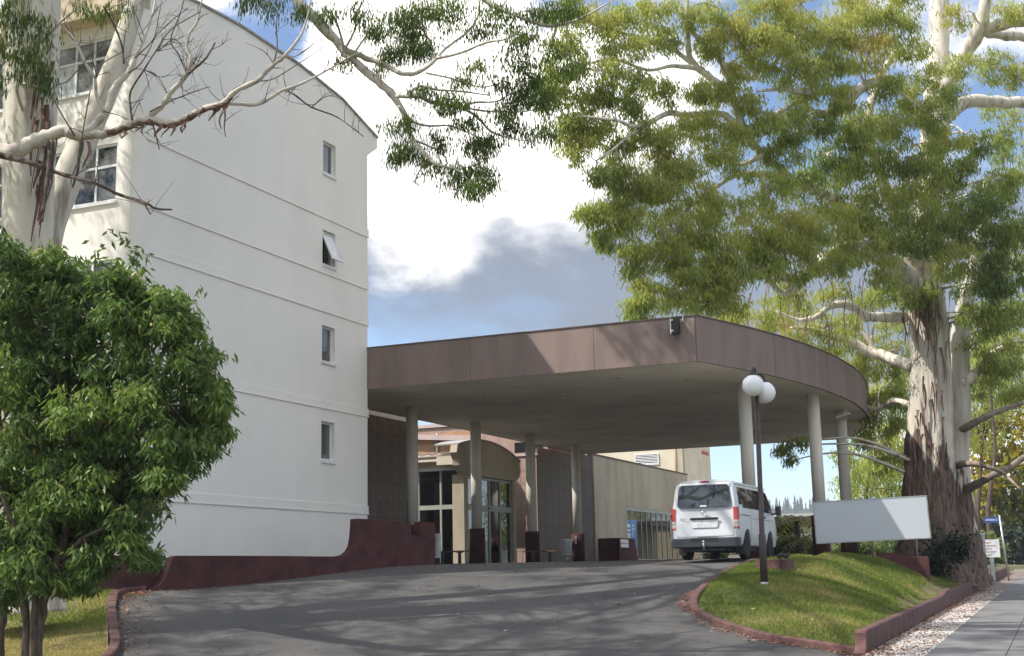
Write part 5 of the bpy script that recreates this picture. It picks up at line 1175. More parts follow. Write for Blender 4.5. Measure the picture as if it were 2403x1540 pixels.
# ---- big gum on the right
tr_base = at(2195, 1345, 47)
gum = thing('gum_tree', tr_base, 'massive gum tree with shaggy dark lower trunk and spreading olive crown at right', 'tree')
G = Tree(gum)
tk = MB(); D = 47.0
def ridged(seed, amp, ztop):
    def f(a_, z):
        k = max(0.0, min(1.0, (ztop - z) / 3.0)); return 1 + amp * k * (0.55 * math.sin(a_ * 9 + seed + z * 0.35) + 0.3 * math.sin(a_ * 17 + z * 0.9 + seed * 2) + 0.35 * math.sin(a_ * 4 + seed)) + random.uniform(-1, 1) * 0.05 * k
    return f
W = catmull([np.append(at(x, y, D), r * D / FOC) for x, y, r in ((2185, 1372, 100), (2185, 1335, 84), (2182, 1280, 70), (2180, 1180, 60), (2180, 1050, 54), (2183, 930, 49), (2182, 820, 46), (2176, 745, 45), (2168, 690, 46))], 8)
tk.tube([w[:3] for w in W], [w[3] for w in W], 44, rfun=ridged(0.4, 0.10, 8.5)); obj('trunk', tk, M_SHAGGY, gum)
for w in W: G.nodes.append(tuple(w))
tk2 = MB(); W = catmull([np.append(at(x, y, D + 1.2), r * (D + 1.2) / FOC) for x, y, r in ((2258, 1365, 66), (2256, 1330, 52), (2252, 1250, 42), (2246, 1150, 33), (2246, 1060, 27), (2252, 967, 25), (2249, 889, 25), (2253, 786, 22), (2268, 699, 20), (2290, 620, 18), (2305, 520, 15), (2320, 420, 12))], 8)
tk2.tube([w[:3] for w in W], [w[3] for w in W], 32, rfun=ridged(2.1, 0.09, 5.0)); obj('trunk', tk2, M_SHAGGY, gum)
for w in W: G.nodes.append(tuple(w))
U = D - 0.5
G.limb([(2168, 700, D, 44), (2160, 620, D, 36), (2170, 520, D, 32), (2185, 400, D, 29), (2195, 280, D, 28), (2200, 160, D, 27), (2203, 70, D, 25), (2206, -40, D, 22)], n=14)
G.limb([(2185, 260, D, 22), (2226, 190, D - .5, 21), (2262, 128, D - 1, 19), (2300, 65, D - 1.5, 18), (2312, 0, D - 2, 15), (2318, -60, D - 2, 12)], n=12)
G.limb([(2292, 80, D - 1.3, 17), (2330, 62, D - 1.5, 16), (2380, 52, D - 2, 15), (2450, 48, D - 2, 12)], n=10)
G.limb([(2300, 75, D - 1, 10), (2350, 82, D - .5, 12), (2390, 85, D, 13), (2450, 100, D, 11)], n=8)
G.limb([(2196, 300, D, 20), (2256, 243, D + 1, 17), (2320, 238, D + 1.5, 15), (2402, 240, D + 2, 13), (2470, 235, D + 2, 10)], n=10)
G.limb([(2150, 690, D, 40), (2080, 612, D - 2, 27), (2040, 590, D - 3, 24), (1992, 582, D - 4, 21), (1934, 614, D - 5, 19), (1880, 656, D - 5.5, 17), (1836, 648, D - 6, 13), (1797, 614, D - 6.5, 9), (1770, 560, D - 7, 5)], n=10)
G.limb([(2160, 640, D, 22), (2110, 520, D - 2, 17), (2060, 400, D - 3, 14), (2035, 300, D - 4, 12), (2056, 200, D - 4, 10), (2100, 120, D - 4, 6)], n=9)
G.limb([(2190, 330, D, 18), (2140, 235, D - 2, 16), (2090, 190, D - 4, 15), (2056, 192, D - 5, 14), (2022, 206, D - 5.5, 13), (1983, 244, D - 6, 12), (1953, 266, D - 6, 11), (1910, 268, D - 6, 10), (1890, 297, D - 6.5, 10), (1861, 327, D - 6.5, 9), (1788, 366, D - 7, 7), (1739, 386, D - 7, 5), (1700, 380, D - 7, 3)], n=9)
G.limb([(1910, 268, D - 6, 8), (1880, 240, D - 6, 7), (1830, 262, D - 7, 6), (1780, 290, D - 7, 4), (1740, 300, D - 7, 2)], n=6)
G.limb([(2022, 206, D - 5.5, 9), (1960, 215, D - 6, 8), (1890, 218, D - 7, 7), (1830, 210, D - 7.5, 5), (1780, 215, D - 8, 3)], n=6)
G.limb([(2050, 560, D - 3, 15), (1960, 470, D - 5, 12), (1860, 420, D - 6, 10), (1760, 330, D - 7, 10), (1715, 230, D - 7.5, 10), (1670, 185, D - 8, 9), (1625, 150, D - 8, 8), (1613, 90, D - 8.5, 7), (1612, 0, D - 9, 5), (1610, -50, D - 9, 3)], n=8)
G.limb([(1725, 245, D - 7.5, 8), (1700, 160, D - 8, 8), (1671, 117, D - 8, 7), (1632, 85, D - 8.5, 6), (1600, 30, D - 9, 4)], n=7)
G.limb([(1650, 165, D - 8, 7), (1580, 155, D - 8.5, 5), (1520, 165, D - 9, 4), (1440, 140, D - 9.5, 3), (1380, 150, D - 10, 2)], n=6)
G.limb([(1625, 150, D - 8, 7), (1570, 110, D - 8.5, 6), (1520, 95, D - 9, 5), (1450, 75, D - 9.5, 4), (1370, 45, D - 10, 3)], n=6)
G.limb([(1770, 350, D - 7, 9), (1700, 270, D - 7.5, 9), (1612, 270, D - 8, 8), (1568, 266, D - 8.5, 7), (1524, 288, D - 9, 6), (1485, 297, D - 9.5, 5), (1446, 283, D - 10, 4), (1368, 273, D - 10.5, 2)], n=7)
G.limb([(1524, 290, D - 9, 5), (1471, 322, D - 9.5, 4), (1437, 351, D - 10, 3), (1398, 378, D - 10, 2)], n=6)
G.limb([(1860, 420, D - 6, 9), (1780, 410, D - 7, 8), (1730, 410, D - 7, 7), (1690, 432, D - 7.5, 5), (1640, 470, D - 8, 4), (1580, 520, D - 8.5, 3), (1540, 600, D - 9, 2)], n=6)
G.limb([(1900, 640, D - 5, 9), (1840, 690, D - 6, 8), (1780, 640, D - 6.5, 6), (1700, 660, D - 7, 4), (1600, 690, D - 8, 3)], n=6)
G.limb([(2120, 745, D, 14), (2072, 743, D - 2, 12), (2033, 743, D - 2.5, 11), (1994, 718, D - 3, 10), (1950, 718, D - 3.5, 9), (1916, 743, D - 4, 7), (1877, 752, D - 4, 5), (1820, 730, D - 4, 3)], n=7)
G.limb([(2140, 862, D, 15), (2091, 840, D + 1.5, 13), (2038, 826, D + 2, 12), (1999, 801, D + 2, 10), (1950, 787, D + 2, 8), (1906, 772, D + 2, 5), (1850, 770, D + 2, 3)], n=7)
G.limb([(2060, 835, D + 2, 8), (2030, 790, D + 2, 7), (1990, 760, D + 2, 6), (1940, 765, D + 2, 4), (1880, 790, D + 2, 2)], n=6)
G.limb([(2155, 960, D, 9), (2100, 940, D + 2, 7), (2060, 960, D + 3, 5), (2010, 950, D + 3, 3)], n=6)
low = MB()
G.limb([(2240, 1095, D + .5, 9), (2281, 1087, D - 1, 7), (2316, 1096, D - 2, 6), (2345, 1106, D - 2, 4.5), (2364, 1121, D - 2, 4), (2402, 1155, D - 3, 3)], n=8, mb=low)
G.limb([(2260, 1152, D + 1, 12), (2294, 1136, D, 10), (2335, 1112, D - 1, 8), (2369, 1096, D - 1, 7), (2420, 1062, D - 1, 6)], n=8, mb=low)
G.limb([(2250, 1010, D + 1, 10), (2300, 985, D, 8), (2340, 965, D, 7), (2400, 945, D, 5)], n=7, mb=low)
obj('low_limbs', low, mat('grey_brown_limb', (0.27, 0.225, 0.185), 0.85, 0.25, 5, 0.4, 30, col2=(0.15, 0.11, 0.09)), gum)
G.limb([(2255, 900, D + 1, 14), (2285, 880, D + 1, 11), (2330, 830, D + 2, 9), (2400, 800, D + 2, 7)], n=7)
def gb(x, y, r, Y, n, ry=None, tint=0.45, **kw):
    rw_ = r * Y / FOC; rz = (ry or r * 0.8) * Y / FOC
    kw.setdefault('leaf', (0.195, 0.043)); kw.setdefault('per', 9); kw.setdefault('spread', 0.24); kw.setdefault('clump', 0.19); kw.setdefault('droop', 0.62)
    G.blob(at(x, y, Y), (rw_, min(rw_, 2.0), rz), n, tint=tint, **kw)
CR = [ # x, y, r, Y, sprigs, tint
 (1300, 225, 48, 37, 70, .5), (1320, 290, 45, 37, 60, .4), (1350, 345, 45, 37, 55, .45), (1400, 300, 50, 37.5, 60, .5), (1420, 230, 45, 37.5, 45, .5), (1450, 350, 45, 38, 55, .5), (1400, 410, 35, 37, 35, .45),
 (1330, 110, 55, 37, 60, .55), (1390, 55, 60, 37, 70, .6), (1460, 110, 60, 37, 70, .5), (1520, 40, 60, 38, 70, .5), (1420, 170, 55, 37, 55, .5), (1500, 190, 45, 38, 45, .5), (1560, 100, 40, 38, 40, .45), (1330, 20, 50, 37, 50, .5),
 (1385, 505, 42, 38, 70, .4), (1420, 560, 35, 38, 45, .4), (1480, 430, 55, 38, 75, .45), (1490, 520, 60, 38, 90, .5), (1480, 610, 50, 38, 80, .45), (1520, 690, 48, 38, 85, .4), (1500, 735, 30, 38, 45, .4), (1560, 600, 60, 38.5, 95, .5), (1570, 470, 60, 38.5, 90, .5), (1590, 690, 55, 38.5, 85, .4), (1540, 380, 50, 38.5, 60, .5), (1600, 390, 55, 38.5, 70, .5),
 (1640, 540, 70, 39, 120, .55), (1660, 640, 65, 39, 110, .5), (1650, 710, 50, 39, 70, .4), (1690, 470, 65, 39, 110, .55), (1700, 370, 55, 39, 75, .45), (1650, 300, 55, 39, 75, .5), (1600, 300, 45, 38.5, 45, .5), (1680, 230, 45, 39, 50, .5), (1720, 180, 50, 39, 60, .55),
 (1780, 120, 75, 39, 130, .62), (1720, 90, 55, 39, 80, .6), (1850, 70, 75, 39.5, 120, .6), (1830, 160, 70, 39.5, 110, .58), (1930, 90, 70, 40, 110, .62), (1900, 190, 60, 40, 80, .55), (1990, 60, 70, 40.5, 110, .6), (2040, 120, 65, 41, 90, .58), (1960, 150, 55, 40.5, 75, .5), (2090, 50, 60, 41, 90, .6), (2140, 110, 45, 42, 55, .5), (1780, 20, 60, 39, 80, .6), (1880, 10, 60, 40, 80, .6), (2020, 5, 60, 41, 80, .6), (2120, 0, 50, 42, 60, .55), (1680, 20, 45, 38.5, 35, .5),
 (1770, 540, 70, 39.5, 120, .55), (1760, 640, 70, 39.5, 110, .5), (1800, 440, 65, 39.5, 100, .45), (1850, 530, 70, 40, 120, .5), (1830, 360, 55, 40, 60, .4), (1900, 440, 65, 41, 90, .35), (1940, 360, 60, 42, 80, .28), (1990, 420, 65, 42, 100, .35), (1960, 520, 70, 41, 120, .5), (1880, 610, 60, 40, 80, .45), (1720, 700, 55, 39.5, 70, .45),
 (2020, 280, 50, 42, 60, .4), (2090, 280, 60, 42, 90, .45), (2150, 240, 50, 42.5, 65, .5), (2060, 360, 65, 42, 100, .45), (2130, 370, 70, 42, 120, .45), (2200, 420, 65, 43, 110, .42), (2060, 480, 70, 42, 130, .5), (2140, 480, 70, 42, 130, .5), (2210, 330, 55, 43, 80, .45), (2240, 520, 70, 43, 130, .4), (2300, 480, 65, 43, 110, .3), (2310, 580, 70, 43.5, 130, .28), (2370, 540, 65, 43.5, 110, .25), (2230, 610, 60, 43, 100, .35), (2290, 660, 60, 44, 100, .25), (2370, 650, 65, 44, 110, .25),
 (2030, 570, 60, 41.5, 90, .45), (2090, 640, 45, 42, 50, .35), (1960, 620, 45, 41, 50, .4), (2150, 570, 60, 42.5, 90, .4),
 (2280, 330, 55, 44, 60, .4), (2350, 340, 50, 45, 50, .45), (2380, 430, 55, 45, 70, .35), (2260, 150, 45, 44, 40, .55), (2340, 150, 55, 45, 55, .5), (2385, 180, 45, 45, 40, .5), (2360, 20, 50, 44, 50, .55), (2250, 40, 40, 44, 35, .55), (2170, 180, 40, 43, 40, .5),
 (2380, 740, 55, 46, 75, .3), (2320, 760, 45, 46, 50, .3), (2370, 850, 55, 48, 65, .35), (2395, 930, 45, 48, 45, .4)]
for x, y, r, Y, n, t_ in CR: gb(x, y, r, Y, int(n * 2.1), tint=t_ + 0.0, sub=16)
for x, y, r, Y, n, t_ in [(1360, 170, 40, 37, 40, .5), (1300, 170, 35, 37, 35, .5), (1380, 240, 40, 37.3, 45, .5), (1440, 410, 40, 37.8, 45, .5), (1370, 300, 40, 37.2, 45, .45), (1500, 310, 40, 38, 45, .5), (1450, 50, 50, 37.5, 60, .55), (1600, 40, 50, 38.2, 55, .5), (1660, 110, 45, 38.6, 50, .55), (1530, 440, 50, 38.2, 60, .5), (1440, 480, 40, 38, 45, .45), (1790, 290, 45, 39.5, 60, .5), (1750, 240, 40, 39.5, 50, .5), (1880, 270, 45, 40, 55, .45), (1960, 225, 45, 40.5, 60, .55), (2080, 205, 40, 41, 55, .5), (1650, 215, 40, 38.5, 45, .5), (2010, 320, 50, 41.5, 70, .4), (1850, 310, 40, 40, 45, .45), (1720, 310, 45, 39, 55, .5), (1570, 220, 40, 38.3, 40, .5), (1480, 250, 40, 37.8, 45, .5), (1550, 320, 40, 38.2, 45, .5), (2180, 270, 40, 42, 50, .5), (2260, 400, 50, 43, 80, .4), (1620, 620, 60, 38.6, 90, .5), (1700, 590, 55, 39, 80, .55), (1590, 540, 50, 38.4, 70, .55), (2330, 420, 50, 44, 70, .35), (2220, 220, 40, 43, 40, .5), (1900, 560, 60, 40.5, 90, .5), (2010, 500, 55, 41.5, 80, .5), (1810, 590, 55, 39.8, 80, .5), (1930, 300, 45, 41, 60, .3), (2090, 560, 50, 42, 70, .45)]:
    gb(x, y, r, Y, int(n * 2.1), tint=t_ - 0.04, sub=14)
# lower skirts around the limbs and behind the canopy edge
for x, y, r, Y, n, t_ in [(1750, 745, 45, 49, 40, .5), (1830, 760, 50, 49, 45, .55), (1900, 800, 55, 49, 50, .5), (1960, 830, 45, 49, 45, .45), (2000, 760, 45, 47, 35, .45), (2050, 800, 45, 50, 45, .5), (2090, 760, 45, 49, 40, .4), (2030, 870, 50, 51, 55, .5), (2090, 900, 50, 51, 60, .5), (2060, 960, 50, 51, 60, .45), (2110, 1000, 40, 51, 45, .4), (2020, 960, 30, 52, 25, .4), (2050, 1030, 45, 52, 55, .45), (2095, 1080, 45, 52, 55, .4),
   (2300, 900, 40, 48, 35, .4), (2290, 800, 40, 48, 35, .35), (2150, 690, 40, 45, 45, .3), (1850, 690, 45, 42, 45, .45), (1960, 690, 40, 43, 35, .4), (1835, 1050, 26, 46, 22, .35), (1870, 1040, 24, 46, 20, .35), (1855, 1080, 14, 46, 10, .35), (1720, 745, 40, 48, 40, .5), (1790, 735, 45, 48, 45, .5), (1860, 720, 45, 47, 45, .5), (1930, 760, 50, 49, 55, .5), (1980, 790, 45, 50, 50, .5), (2030, 720, 45, 47, 45, .45), (2070, 690, 40, 46, 40, .4), (2110, 820, 40, 50, 45, .4), (2010, 840, 40, 51, 45, .5), (2070, 860, 45, 51, 50, .45), (2120, 940, 40, 51, 45, .4), (2270, 740, 40, 46, 45, .3), (2330, 700, 50, 46, 60, .3), (2390, 800, 45, 47, 50, .35), (2310, 850, 40, 48, 40, .35)]:
    gb(x, y, r, Y, int(n * 1.9), tint=t_ + 0.05, sub=9)
G.finish(M_GUMLEAF, M_BARKW, M_BARKL)
# peeling ribbons on the trunk and dead bark hanging from the fork
def ribbon(mb, p, L, w, sway):
    q = np.asarray(p, float); vs = []; k = 6; ang = random.uniform(0, 3.14); dx, dy = math.cos(ang) * w, math.sin(ang) * w
    for i in range(k + 1):
        t = i / k; c = q + np.array([sway * math.sin(t * 3 + ang), sway * 0.6 * math.cos(t * 4), -L * t]); ww = (1 - 0.7 * t)
        vs += [(c[0] - dx * ww, c[1] - dy * ww, c[2]), (c[0] + dx * ww, c[1] + dy * ww, c[2])]
    mb.add(vs, [(2 * i, 2 * i + 1, 2 * i + 3, 2 * i + 2) for i in range(k)], True)
rb = MB()
for _ in range(70):
    x = random.gauss(2170, 30); y = random.uniform(650, 760); ribbon(rb, at(x, y, D - 0.9 + random.uniform(-.1, .15)), random.uniform(0.5, 1.8), random.uniform(0.015, 0.05), 0.12)
for _ in range(60):
    x = random.uniform(2130, 2225); y = random.uniform(780, 1250); r_ = 48 * D / FOC; ribbon(rb, at(x, y, D - math.sqrt(max(0.02, (0.95) ** 2 - ((x - 2181) * D / FOC) ** 2))), random.uniform(0.4, 1.4), random.uniform(0.02, 0.06), 0.06)
for _ in range(50):
    x = random.uniform(1740, 2080); y = random.uniform(620, 760); ribbon(rb, at(x, y, D - 5 + random.uniform(-1, 1)), random.uniform(0.6, 2.0), random.uniform(0.01, 0.03), 0.15)
o = obj('bark_ribbons', rb, M_RIBBON, gum); o['kind'] = 'stuff'

# ---- pale gum on the left with its overhanging limbs
lg_base = at(62, 1330, 24.5)
lgum = thing('pale_gum_tree', (lg_base[0], lg_base[1], LEFT.z(lg_base[0], lg_base[1])), 'smooth white gum tree at the left edge reaching bare and leafy limbs over the driveway', 'tree')
Lt = Tree(lgum)
tk = MB(); W = catmull([np.append(at(x, y, Y), r * Y / FOC) for x, y, Y, r in ((60, 1440, 24.5, 92), (60, 1330, 24.5, 78), (60, 1000, 24.5, 68), (64, 560, 24.5, 60), (70, 300, 24.5, 63), (76, 0, 24.5, 68), (78, -300, 24.5, 60), (60, -700, 24.5, 48), (20, -1100, 24, 36), (-60, -1500, 23, 20))], 7)
tk.tube([w[:3] for w in W], [w[3] for w in W], 28, jitter=0.012); obj('trunk', tk, M_BARKW, lgum)
for w in W: Lt.nodes.append(tuple(w))
tk = MB(); W = catmull([np.append(at(x, y, Y), r * Y / FOC) for x, y, Y, r in ((74, 1000, 24.8, 44), (85, 760, 25.4, 41), (108, 560, 25.8, 38), (150, 440, 26, 36), (200, 320, 26.2, 33), (256, 195, 26.4, 30), (292, 90, 26.5, 26), (319, 0, 26.6, 23), (350, -160, 27, 22), (420, -420, 28, 18), (520, -700, 29.5, 12))], 7)
tk.tube([w[:3] for w in W], [w[3] for w in W], 22, jitter=0.015); obj('leaning_trunk', tk, M_BARKW, lgum)
for w in W: Lt.nodes.append(tuple(w))
Y1 = 21.0
n_front = len(Lt.nodes)
Lt.limb([(-420, 330, 23.6, 40), (-200, 352, 22.0, 30), (-40, 354, 21.2, 22), (38, 354, 21, 20), (76, 334, 21, 18), (106, 320, 21, 16), (151, 306, 21, 15), (176, 318, 21, 15), (214, 317, 21, 12), (264, 310, 21, 10), (315, 287, 20.9, 10), (353, 281, 20.8, 10), (393, 289, 20.7, 9), (428, 281, 20.6, 8), (479, 255, 20.5, 8), (524, 242, 20.4, 7.5), (554, 213, 20.3, 6.5), (601, 191, 20.2, 6), (634, 158, 20.1, 5), (666, 134, 20, 4.2), (699, 93, 20, 3.2), (715, 61, 20, 2.5), (730, 0, 20, 1.5)], n=10)
Lt.limb([(524, 242, 20.4, 5.5), (567, 245, 20.5, 5), (609, 244, 20.6, 4.6), (658, 215, 20.7, 4.2), (711, 195, 20.8, 3.4), (772, 163, 21, 2.6), (813, 138, 21, 1.8), (850, 120, 21, 1)], n=7)
Lt.limb([(181, 325, 21, 12), (217, 297, 21, 10), (252, 257, 21.1, 9), (267, 207, 21.2, 8), (302, 171, 21.3, 7), (317, 136, 21.3, 6), (333, 101, 21.4, 4.5), (353, 50, 21.5, 3.2), (365, 0, 21.6, 2.5), (372, -60, 21.7, 1.5)], n=8)
Lt.limb([(244, 262, 21, 5), (227, 227, 20.9, 4.6), (222, 184, 20.8, 4.2), (202, 151, 20.7, 3.6), (176, 96, 20.6, 3), (151, 66, 20.6, 2.4), (101, 13, 20.5, 1.6)], n=6)
Lt.limb([(353, 272, 20.8, 7.5), (383, 244, 20.7, 7), (403, 214, 20.6, 6.2), (438, 176, 20.5, 5.4), (448, 141, 20.4, 4.5), (438, 111, 20.4, 3.8), (446, 76, 20.3, 3.4), (463, 50, 20.3, 2.8), (474, 0, 20.2, 2)], n=7)
dk2 = MB()
for pts in ([(436, 180, 3.6), (455, 163, 3.4), (484, 136, 3.0), (504, 101, 2.4)], [(310, 282, 3.2), (306, 252, 2.8), (307, 214, 2.6), (338, 164, 2.2), (365, 121, 2), (403, 68, 1.7), (471, 28, 1.2)], [(290, 150, 2.6), (288, 118, 2.4), (272, 68, 2.4), (242, 15, 2)], [(-30, 360, 9), (8, 366, 8), (81, 386, 6.5), (134, 406, 5.5), (223, 431, 4.8), (284, 459, 4.5), (337, 475, 4), (366, 490, 3), (402, 492, 2.4)], [(337, 475, 3), (345, 490, 2.2), (353, 504, 1.4)], [(223, 431, 3), (222, 441, 1.6)],
            [(664, 211, 2.8), (690, 222, 2.5), (731, 252, 2.2), (792, 276, 1.8), (853, 321, 1.1)], [(731, 252, 1.4), (770, 225, 1.1), (812, 240, 0.9)], [(353, 262, 1.8), (400, 238, 1.6), (458, 215, 1.4), (492, 204, 1)], [(222, 184, 1.8), (240, 150, 1.5), (288, 122, 1.2)], [(227, 180, 1.6), (215, 130, 1.4), (210, 85, 1)], [(212, 212, 1.6), (196, 300, 1.4), (192, 330, 1.2)], [(640, 160, 2.2), (650, 110, 1.8), (648, 60, 1.5), (655, 0, 1.2)], [(438, 176, 2.2), (420, 130, 1.8), (400, 95, 1.6), (420, 40, 1.4), (432, 0, 1.2)], [(372, 120, 1.6), (410, 92, 1.5), (440, 130, 1.2), (484, 150, 1)], [(524, 242, 2.6), (528, 270, 2.2), (526, 300, 1.6), (530, 322, 0.8)], [(356, 285, 2.4), (366, 320, 1.8), (374, 352, 1)], [(176, 320, 2), (120, 215, 1.6), (160, 190, 1.4), (210, 130, 1.2)],
            [(338, 164, 1.6), (370, 180, 1.2), (390, 215, 1), (410, 245, .8)], [(365, 121, 1.3), (385, 110, 1.1), (430, 85, .9)], [(302, 171, 2), (330, 150, 1.6), (360, 95, 1.4), (372, 40, 1.2), (380, 0, 1)], [(333, 101, 1.8), (318, 60, 1.5), (310, 10, 1.2)], [(317, 136, 1.8), (345, 110, 1.5), (390, 60, 1.3), (440, 20, 1)], [(601, 191, 1.6), (640, 186, 1.4), (700, 150, 1.2), (760, 110, 1)], [(666, 134, 1.4), (700, 130, 1.2), (745, 95, 1)], [(120, 330, 5), (112, 400, 4.2), (105, 470, 3.6), (100, 520, 2.5)], [(190, 330, 4.5), (182, 400, 3.6), (170, 440, 2.4)], [(112, 330, 6), (122, 380, 4.6), (118, 440, 3.6), (96, 500, 3)]):
    Lt.limb([(x, y, 20.6 + 0.4 * math.sin(x * 0.05), r) for x, y, r in pts], n=5, mb=dk2)
cand = [q for q in Lt.nodes[n_front:] if q[3] < 0.055 and proj(q[:3])[0] > 150]
random.seed(5)
for _ in range(150):
    q = random.choice(cand); p = np.array(q[:3]); d = np.array([random.gauss(0.25, 0.6), random.gauss(0, 0.5), random.gauss(0.45, 0.6)]); d /= np.linalg.norm(d); L = random.uniform(0.18, 0.7)
    k1 = p + d * L * 0.5 + np.array([random.gauss(0, 0.05), random.gauss(0, 0.05), random.gauss(0, 0.05)]) * L * 2; k2 = k1 + (d + np.array([random.gauss(0, .4), random.gauss(0, .4), random.gauss(0.1, .4)])) * L * 0.5
    r0 = min(0.009, q[3] * 0.6); dk2.tube(catmull([p, k1, k2], 3), np.linspace(r0, 0.0025, 7).tolist(), 4)
    for _k in range(random.randint(0, 2)):
        m_ = p + (k1 - p) * random.uniform(0.6, 1.0); e = m_ + (d + np.array([random.gauss(0, .7), random.gauss(0, .7), random.gauss(0, .7)])) * L * 0.35; dk2.tube([m_, (m_ + e) / 2 + np.array([0, 0, 0.01]), e], [r0 * 0.6, r0 * 0.4, 0.002], 4)
o = obj('bare_twigs', dk2, M_BARKD, lgum); o['kind'] = 'stuff'
# peeling sheath on the bare limb and the dark seam on the trunk
sh_ = MB(); W = catmull([np.append(at(x, y + r * 0.42, Yq), r * 0.82 * Yq / FOC) for x, y, Yq, r in ((250, 311, 21, 9), (290, 298, 20.95, 10), (315, 287, 20.9, 10), (353, 281, 20.8, 10.5), (393, 289, 20.7, 10), (428, 281, 20.6, 9), (479, 255, 20.5, 8.5), (524, 242, 20.4, 8), (548, 218, 20.33, 5))], 6)
sh_.tube([w[:3] for w in W], [w[3] * random.uniform(0.8, 1.2) for w in W], 9, jitter=0.14, smooth=False); obj('bark_sheath', sh_, M_RIBBON, lgum)
rb = MB()
for _ in range(26):
    x = random.uniform(280, 540); y = np.interp(x, [280, 315, 353, 393, 428, 479, 540], [307, 287, 281, 289, 281, 255, 235]); ribbon(rb, at(x, y + 5, 20.45), random.uniform(0.05, 0.25), random.uniform(0.02, 0.05), 0.06)
for _ in range(30):
    x = random.gauss(98, 9); y = random.uniform(80, 440); ribbon(rb, at(x, y, 23.9), random.uniform(0.4, 1.3), random.uniform(0.02, 0.07), 0.05)
for x, y, L in ((108, 325, 1.2), (120, 322, 1.5), (182, 330, 0.8), (528, 245, 0.45), (113, 330, 1.7), (200, 330, 0.5)): ribbon(rb, at(x, y, 20.8), L, 0.035, 0.08)
o = obj('bark_ribbons', rb, M_RIBBON, lgum); o['kind'] = 'stuff'
# overhead leafy limb (top centre)
Y2 = 25.5
Lt.limb([(420, -420, 28, 17), (560, -220, 27, 16), (640, -80, 26, 15), (697, 0, 25.5, 14), (756, 62, 25.5, 13), (795, 104, 25.5, 12), (834, 146, 25.3, 10), (886, 192, 25.1, 9.5), (925, 228, 25, 9), (951, 276, 25, 7), (967, 328, 24.9, 6), (990, 354, 24.8, 5), (1022, 384, 24.7, 4), (1074, 400, 24.6, 2.6), (1100, 425, 24.6, 1.2)], n=9)
for pts in ([(808, 117, 7), (860, 137, 7), (902, 153, 6.5), (938, 172, 6), (977, 172, 5.5), (1016, 146, 5), (1045, 114, 4), (1097, 75, 3.2), (1120, 39, 2.6), (1126, 0, 2)], [(1025, 137, 4), (1081, 124, 3.4), (1139, 101, 2.8), (1191, 91, 2.2), (1233, 62, 1.4)], [(930, 226, 6), (983, 228, 5), (1016, 242, 4.6), (1081, 254, 4), (1120, 276, 3.4), (1152, 309, 2.8), (1198, 325, 2), (1243, 332, 1.2)],
            [(1081, 254, 3), (1113, 241, 2.6), (1162, 239, 2), (1198, 221, 1.3)], [(951, 226, 4), (986, 202, 3.4), (1025, 211, 2.8), (1081, 215, 2.2), (1146, 224, 1.4)], [(1060, -60, 7), (1146, 7, 6), (1211, 36, 5.4), (1259, 55, 5), (1295, 62, 4.4), (1341, 52, 3.6), (1376, 36, 2.6), (1440, 0, 1.6)], [(934, 250, 4), (970, 286, 3.2), (1009, 296, 2.6), (1058, 296, 2), (1113, 319, 1.2)],
            [(1016, 146, 3), (1010, 100, 2.6), (985, 60, 2.2), (975, 10, 1.6)], [(1000, 172, 2.6), (1060, 185, 2), (1130, 205, 1.5), (1190, 190, 1)], [(1090, 254, 2.4), (1150, 262, 2), (1230, 262, 1.4), (1290, 250, 1)], [(967, 328, 2.4), (1010, 345, 2), (1050, 372, 1.4)], [(1010, 380, 2), (985, 400, 1.6), (975, 430, 1.2), (1010, 445, 1)], [(1074, 400, 1.4), (1120, 385, 1.2), (1150, 370, 1)], [(1045, 405, 1.6), (1060, 450, 1.2), (1085, 500, .8)]):
    Lt.limb([(x, y, Y2 - 0.6 + 0.5 * math.sin(x * 0.013 + y * 0.02), r) for x, y, r in pts], n=6)
LB = [(940, 45, 55, 60, .3), (870, 70, 38, 30, .45), (965, 95, 45, 55, .25), (1000, 115, 30, 30, .3), (920, 110, 40, 30, .35), (1060, 30, 50, 45, .35), (1000, 20, 40, 35, .3), (1160, 30, 45, 35, .35), (1120, 70, 30, 20, .3), (1240, 25, 45, 35, .35), (1235, 95, 45, 40, .3), (1215, 145, 40, 32, .3), (1262, 185, 36, 30, .3), (1130, 165, 32, 18, .3), (1080, 190, 26, 16, .45), (1050, 232, 42, 36, .5), (1000, 205, 30, 20, .35), (1180, 250, 34, 22, .3), (1232, 225, 38, 30, .25), (1290, 240, 34, 30, .3), (1200, 300, 38, 32, .28), (1100, 285, 32, 22, .4), (1030, 330, 30, 20, .3), (935, 300, 32, 26, .28), (955, 350, 34, 30, .35), (925, 372, 22, 16, .4), (1000, 390, 26, 18, .5), (1112, 345, 34, 32, .3), (1080, 410, 40, 40, .25), (1140, 330, 30, 24, .3), (1105, 440, 22, 22, .25), (1270, 310, 34, 24, .25), (1130, 400, 30, 28, .25), (1150, 430, 16, 10, .25), (765, 25, 30, 20, .4), (700, 20, 26, 14, .35), (620, 10, 30, 18, .3), (580, 0, 22, 14, .3), (800, 150, 22, 10, .6), (890, 165, 16, 8, .55), (1330, 25, 40, 25, .4), (1330, 160, 26, 14, .35), (830, 20, 30, 18, .35), (1290, 120, 30, 18, .35), (1180, 190, 26, 16, .3)]
for x, y, r, n, t_ in LB:
    Yb = Y2 - 0.6 + 0.5 * math.sin(x * 0.013 + y * 0.02); rw_ = r * Yb / FOC
    Lt.blob(at(x, y, Yb), (rw_, rw_, rw_ * 0.75), int(n * 1.8), leaf=(0.16, 0.024), droop=0.72, sub=5, tint=t_, per=9, spread=0.2, clump=0.4)
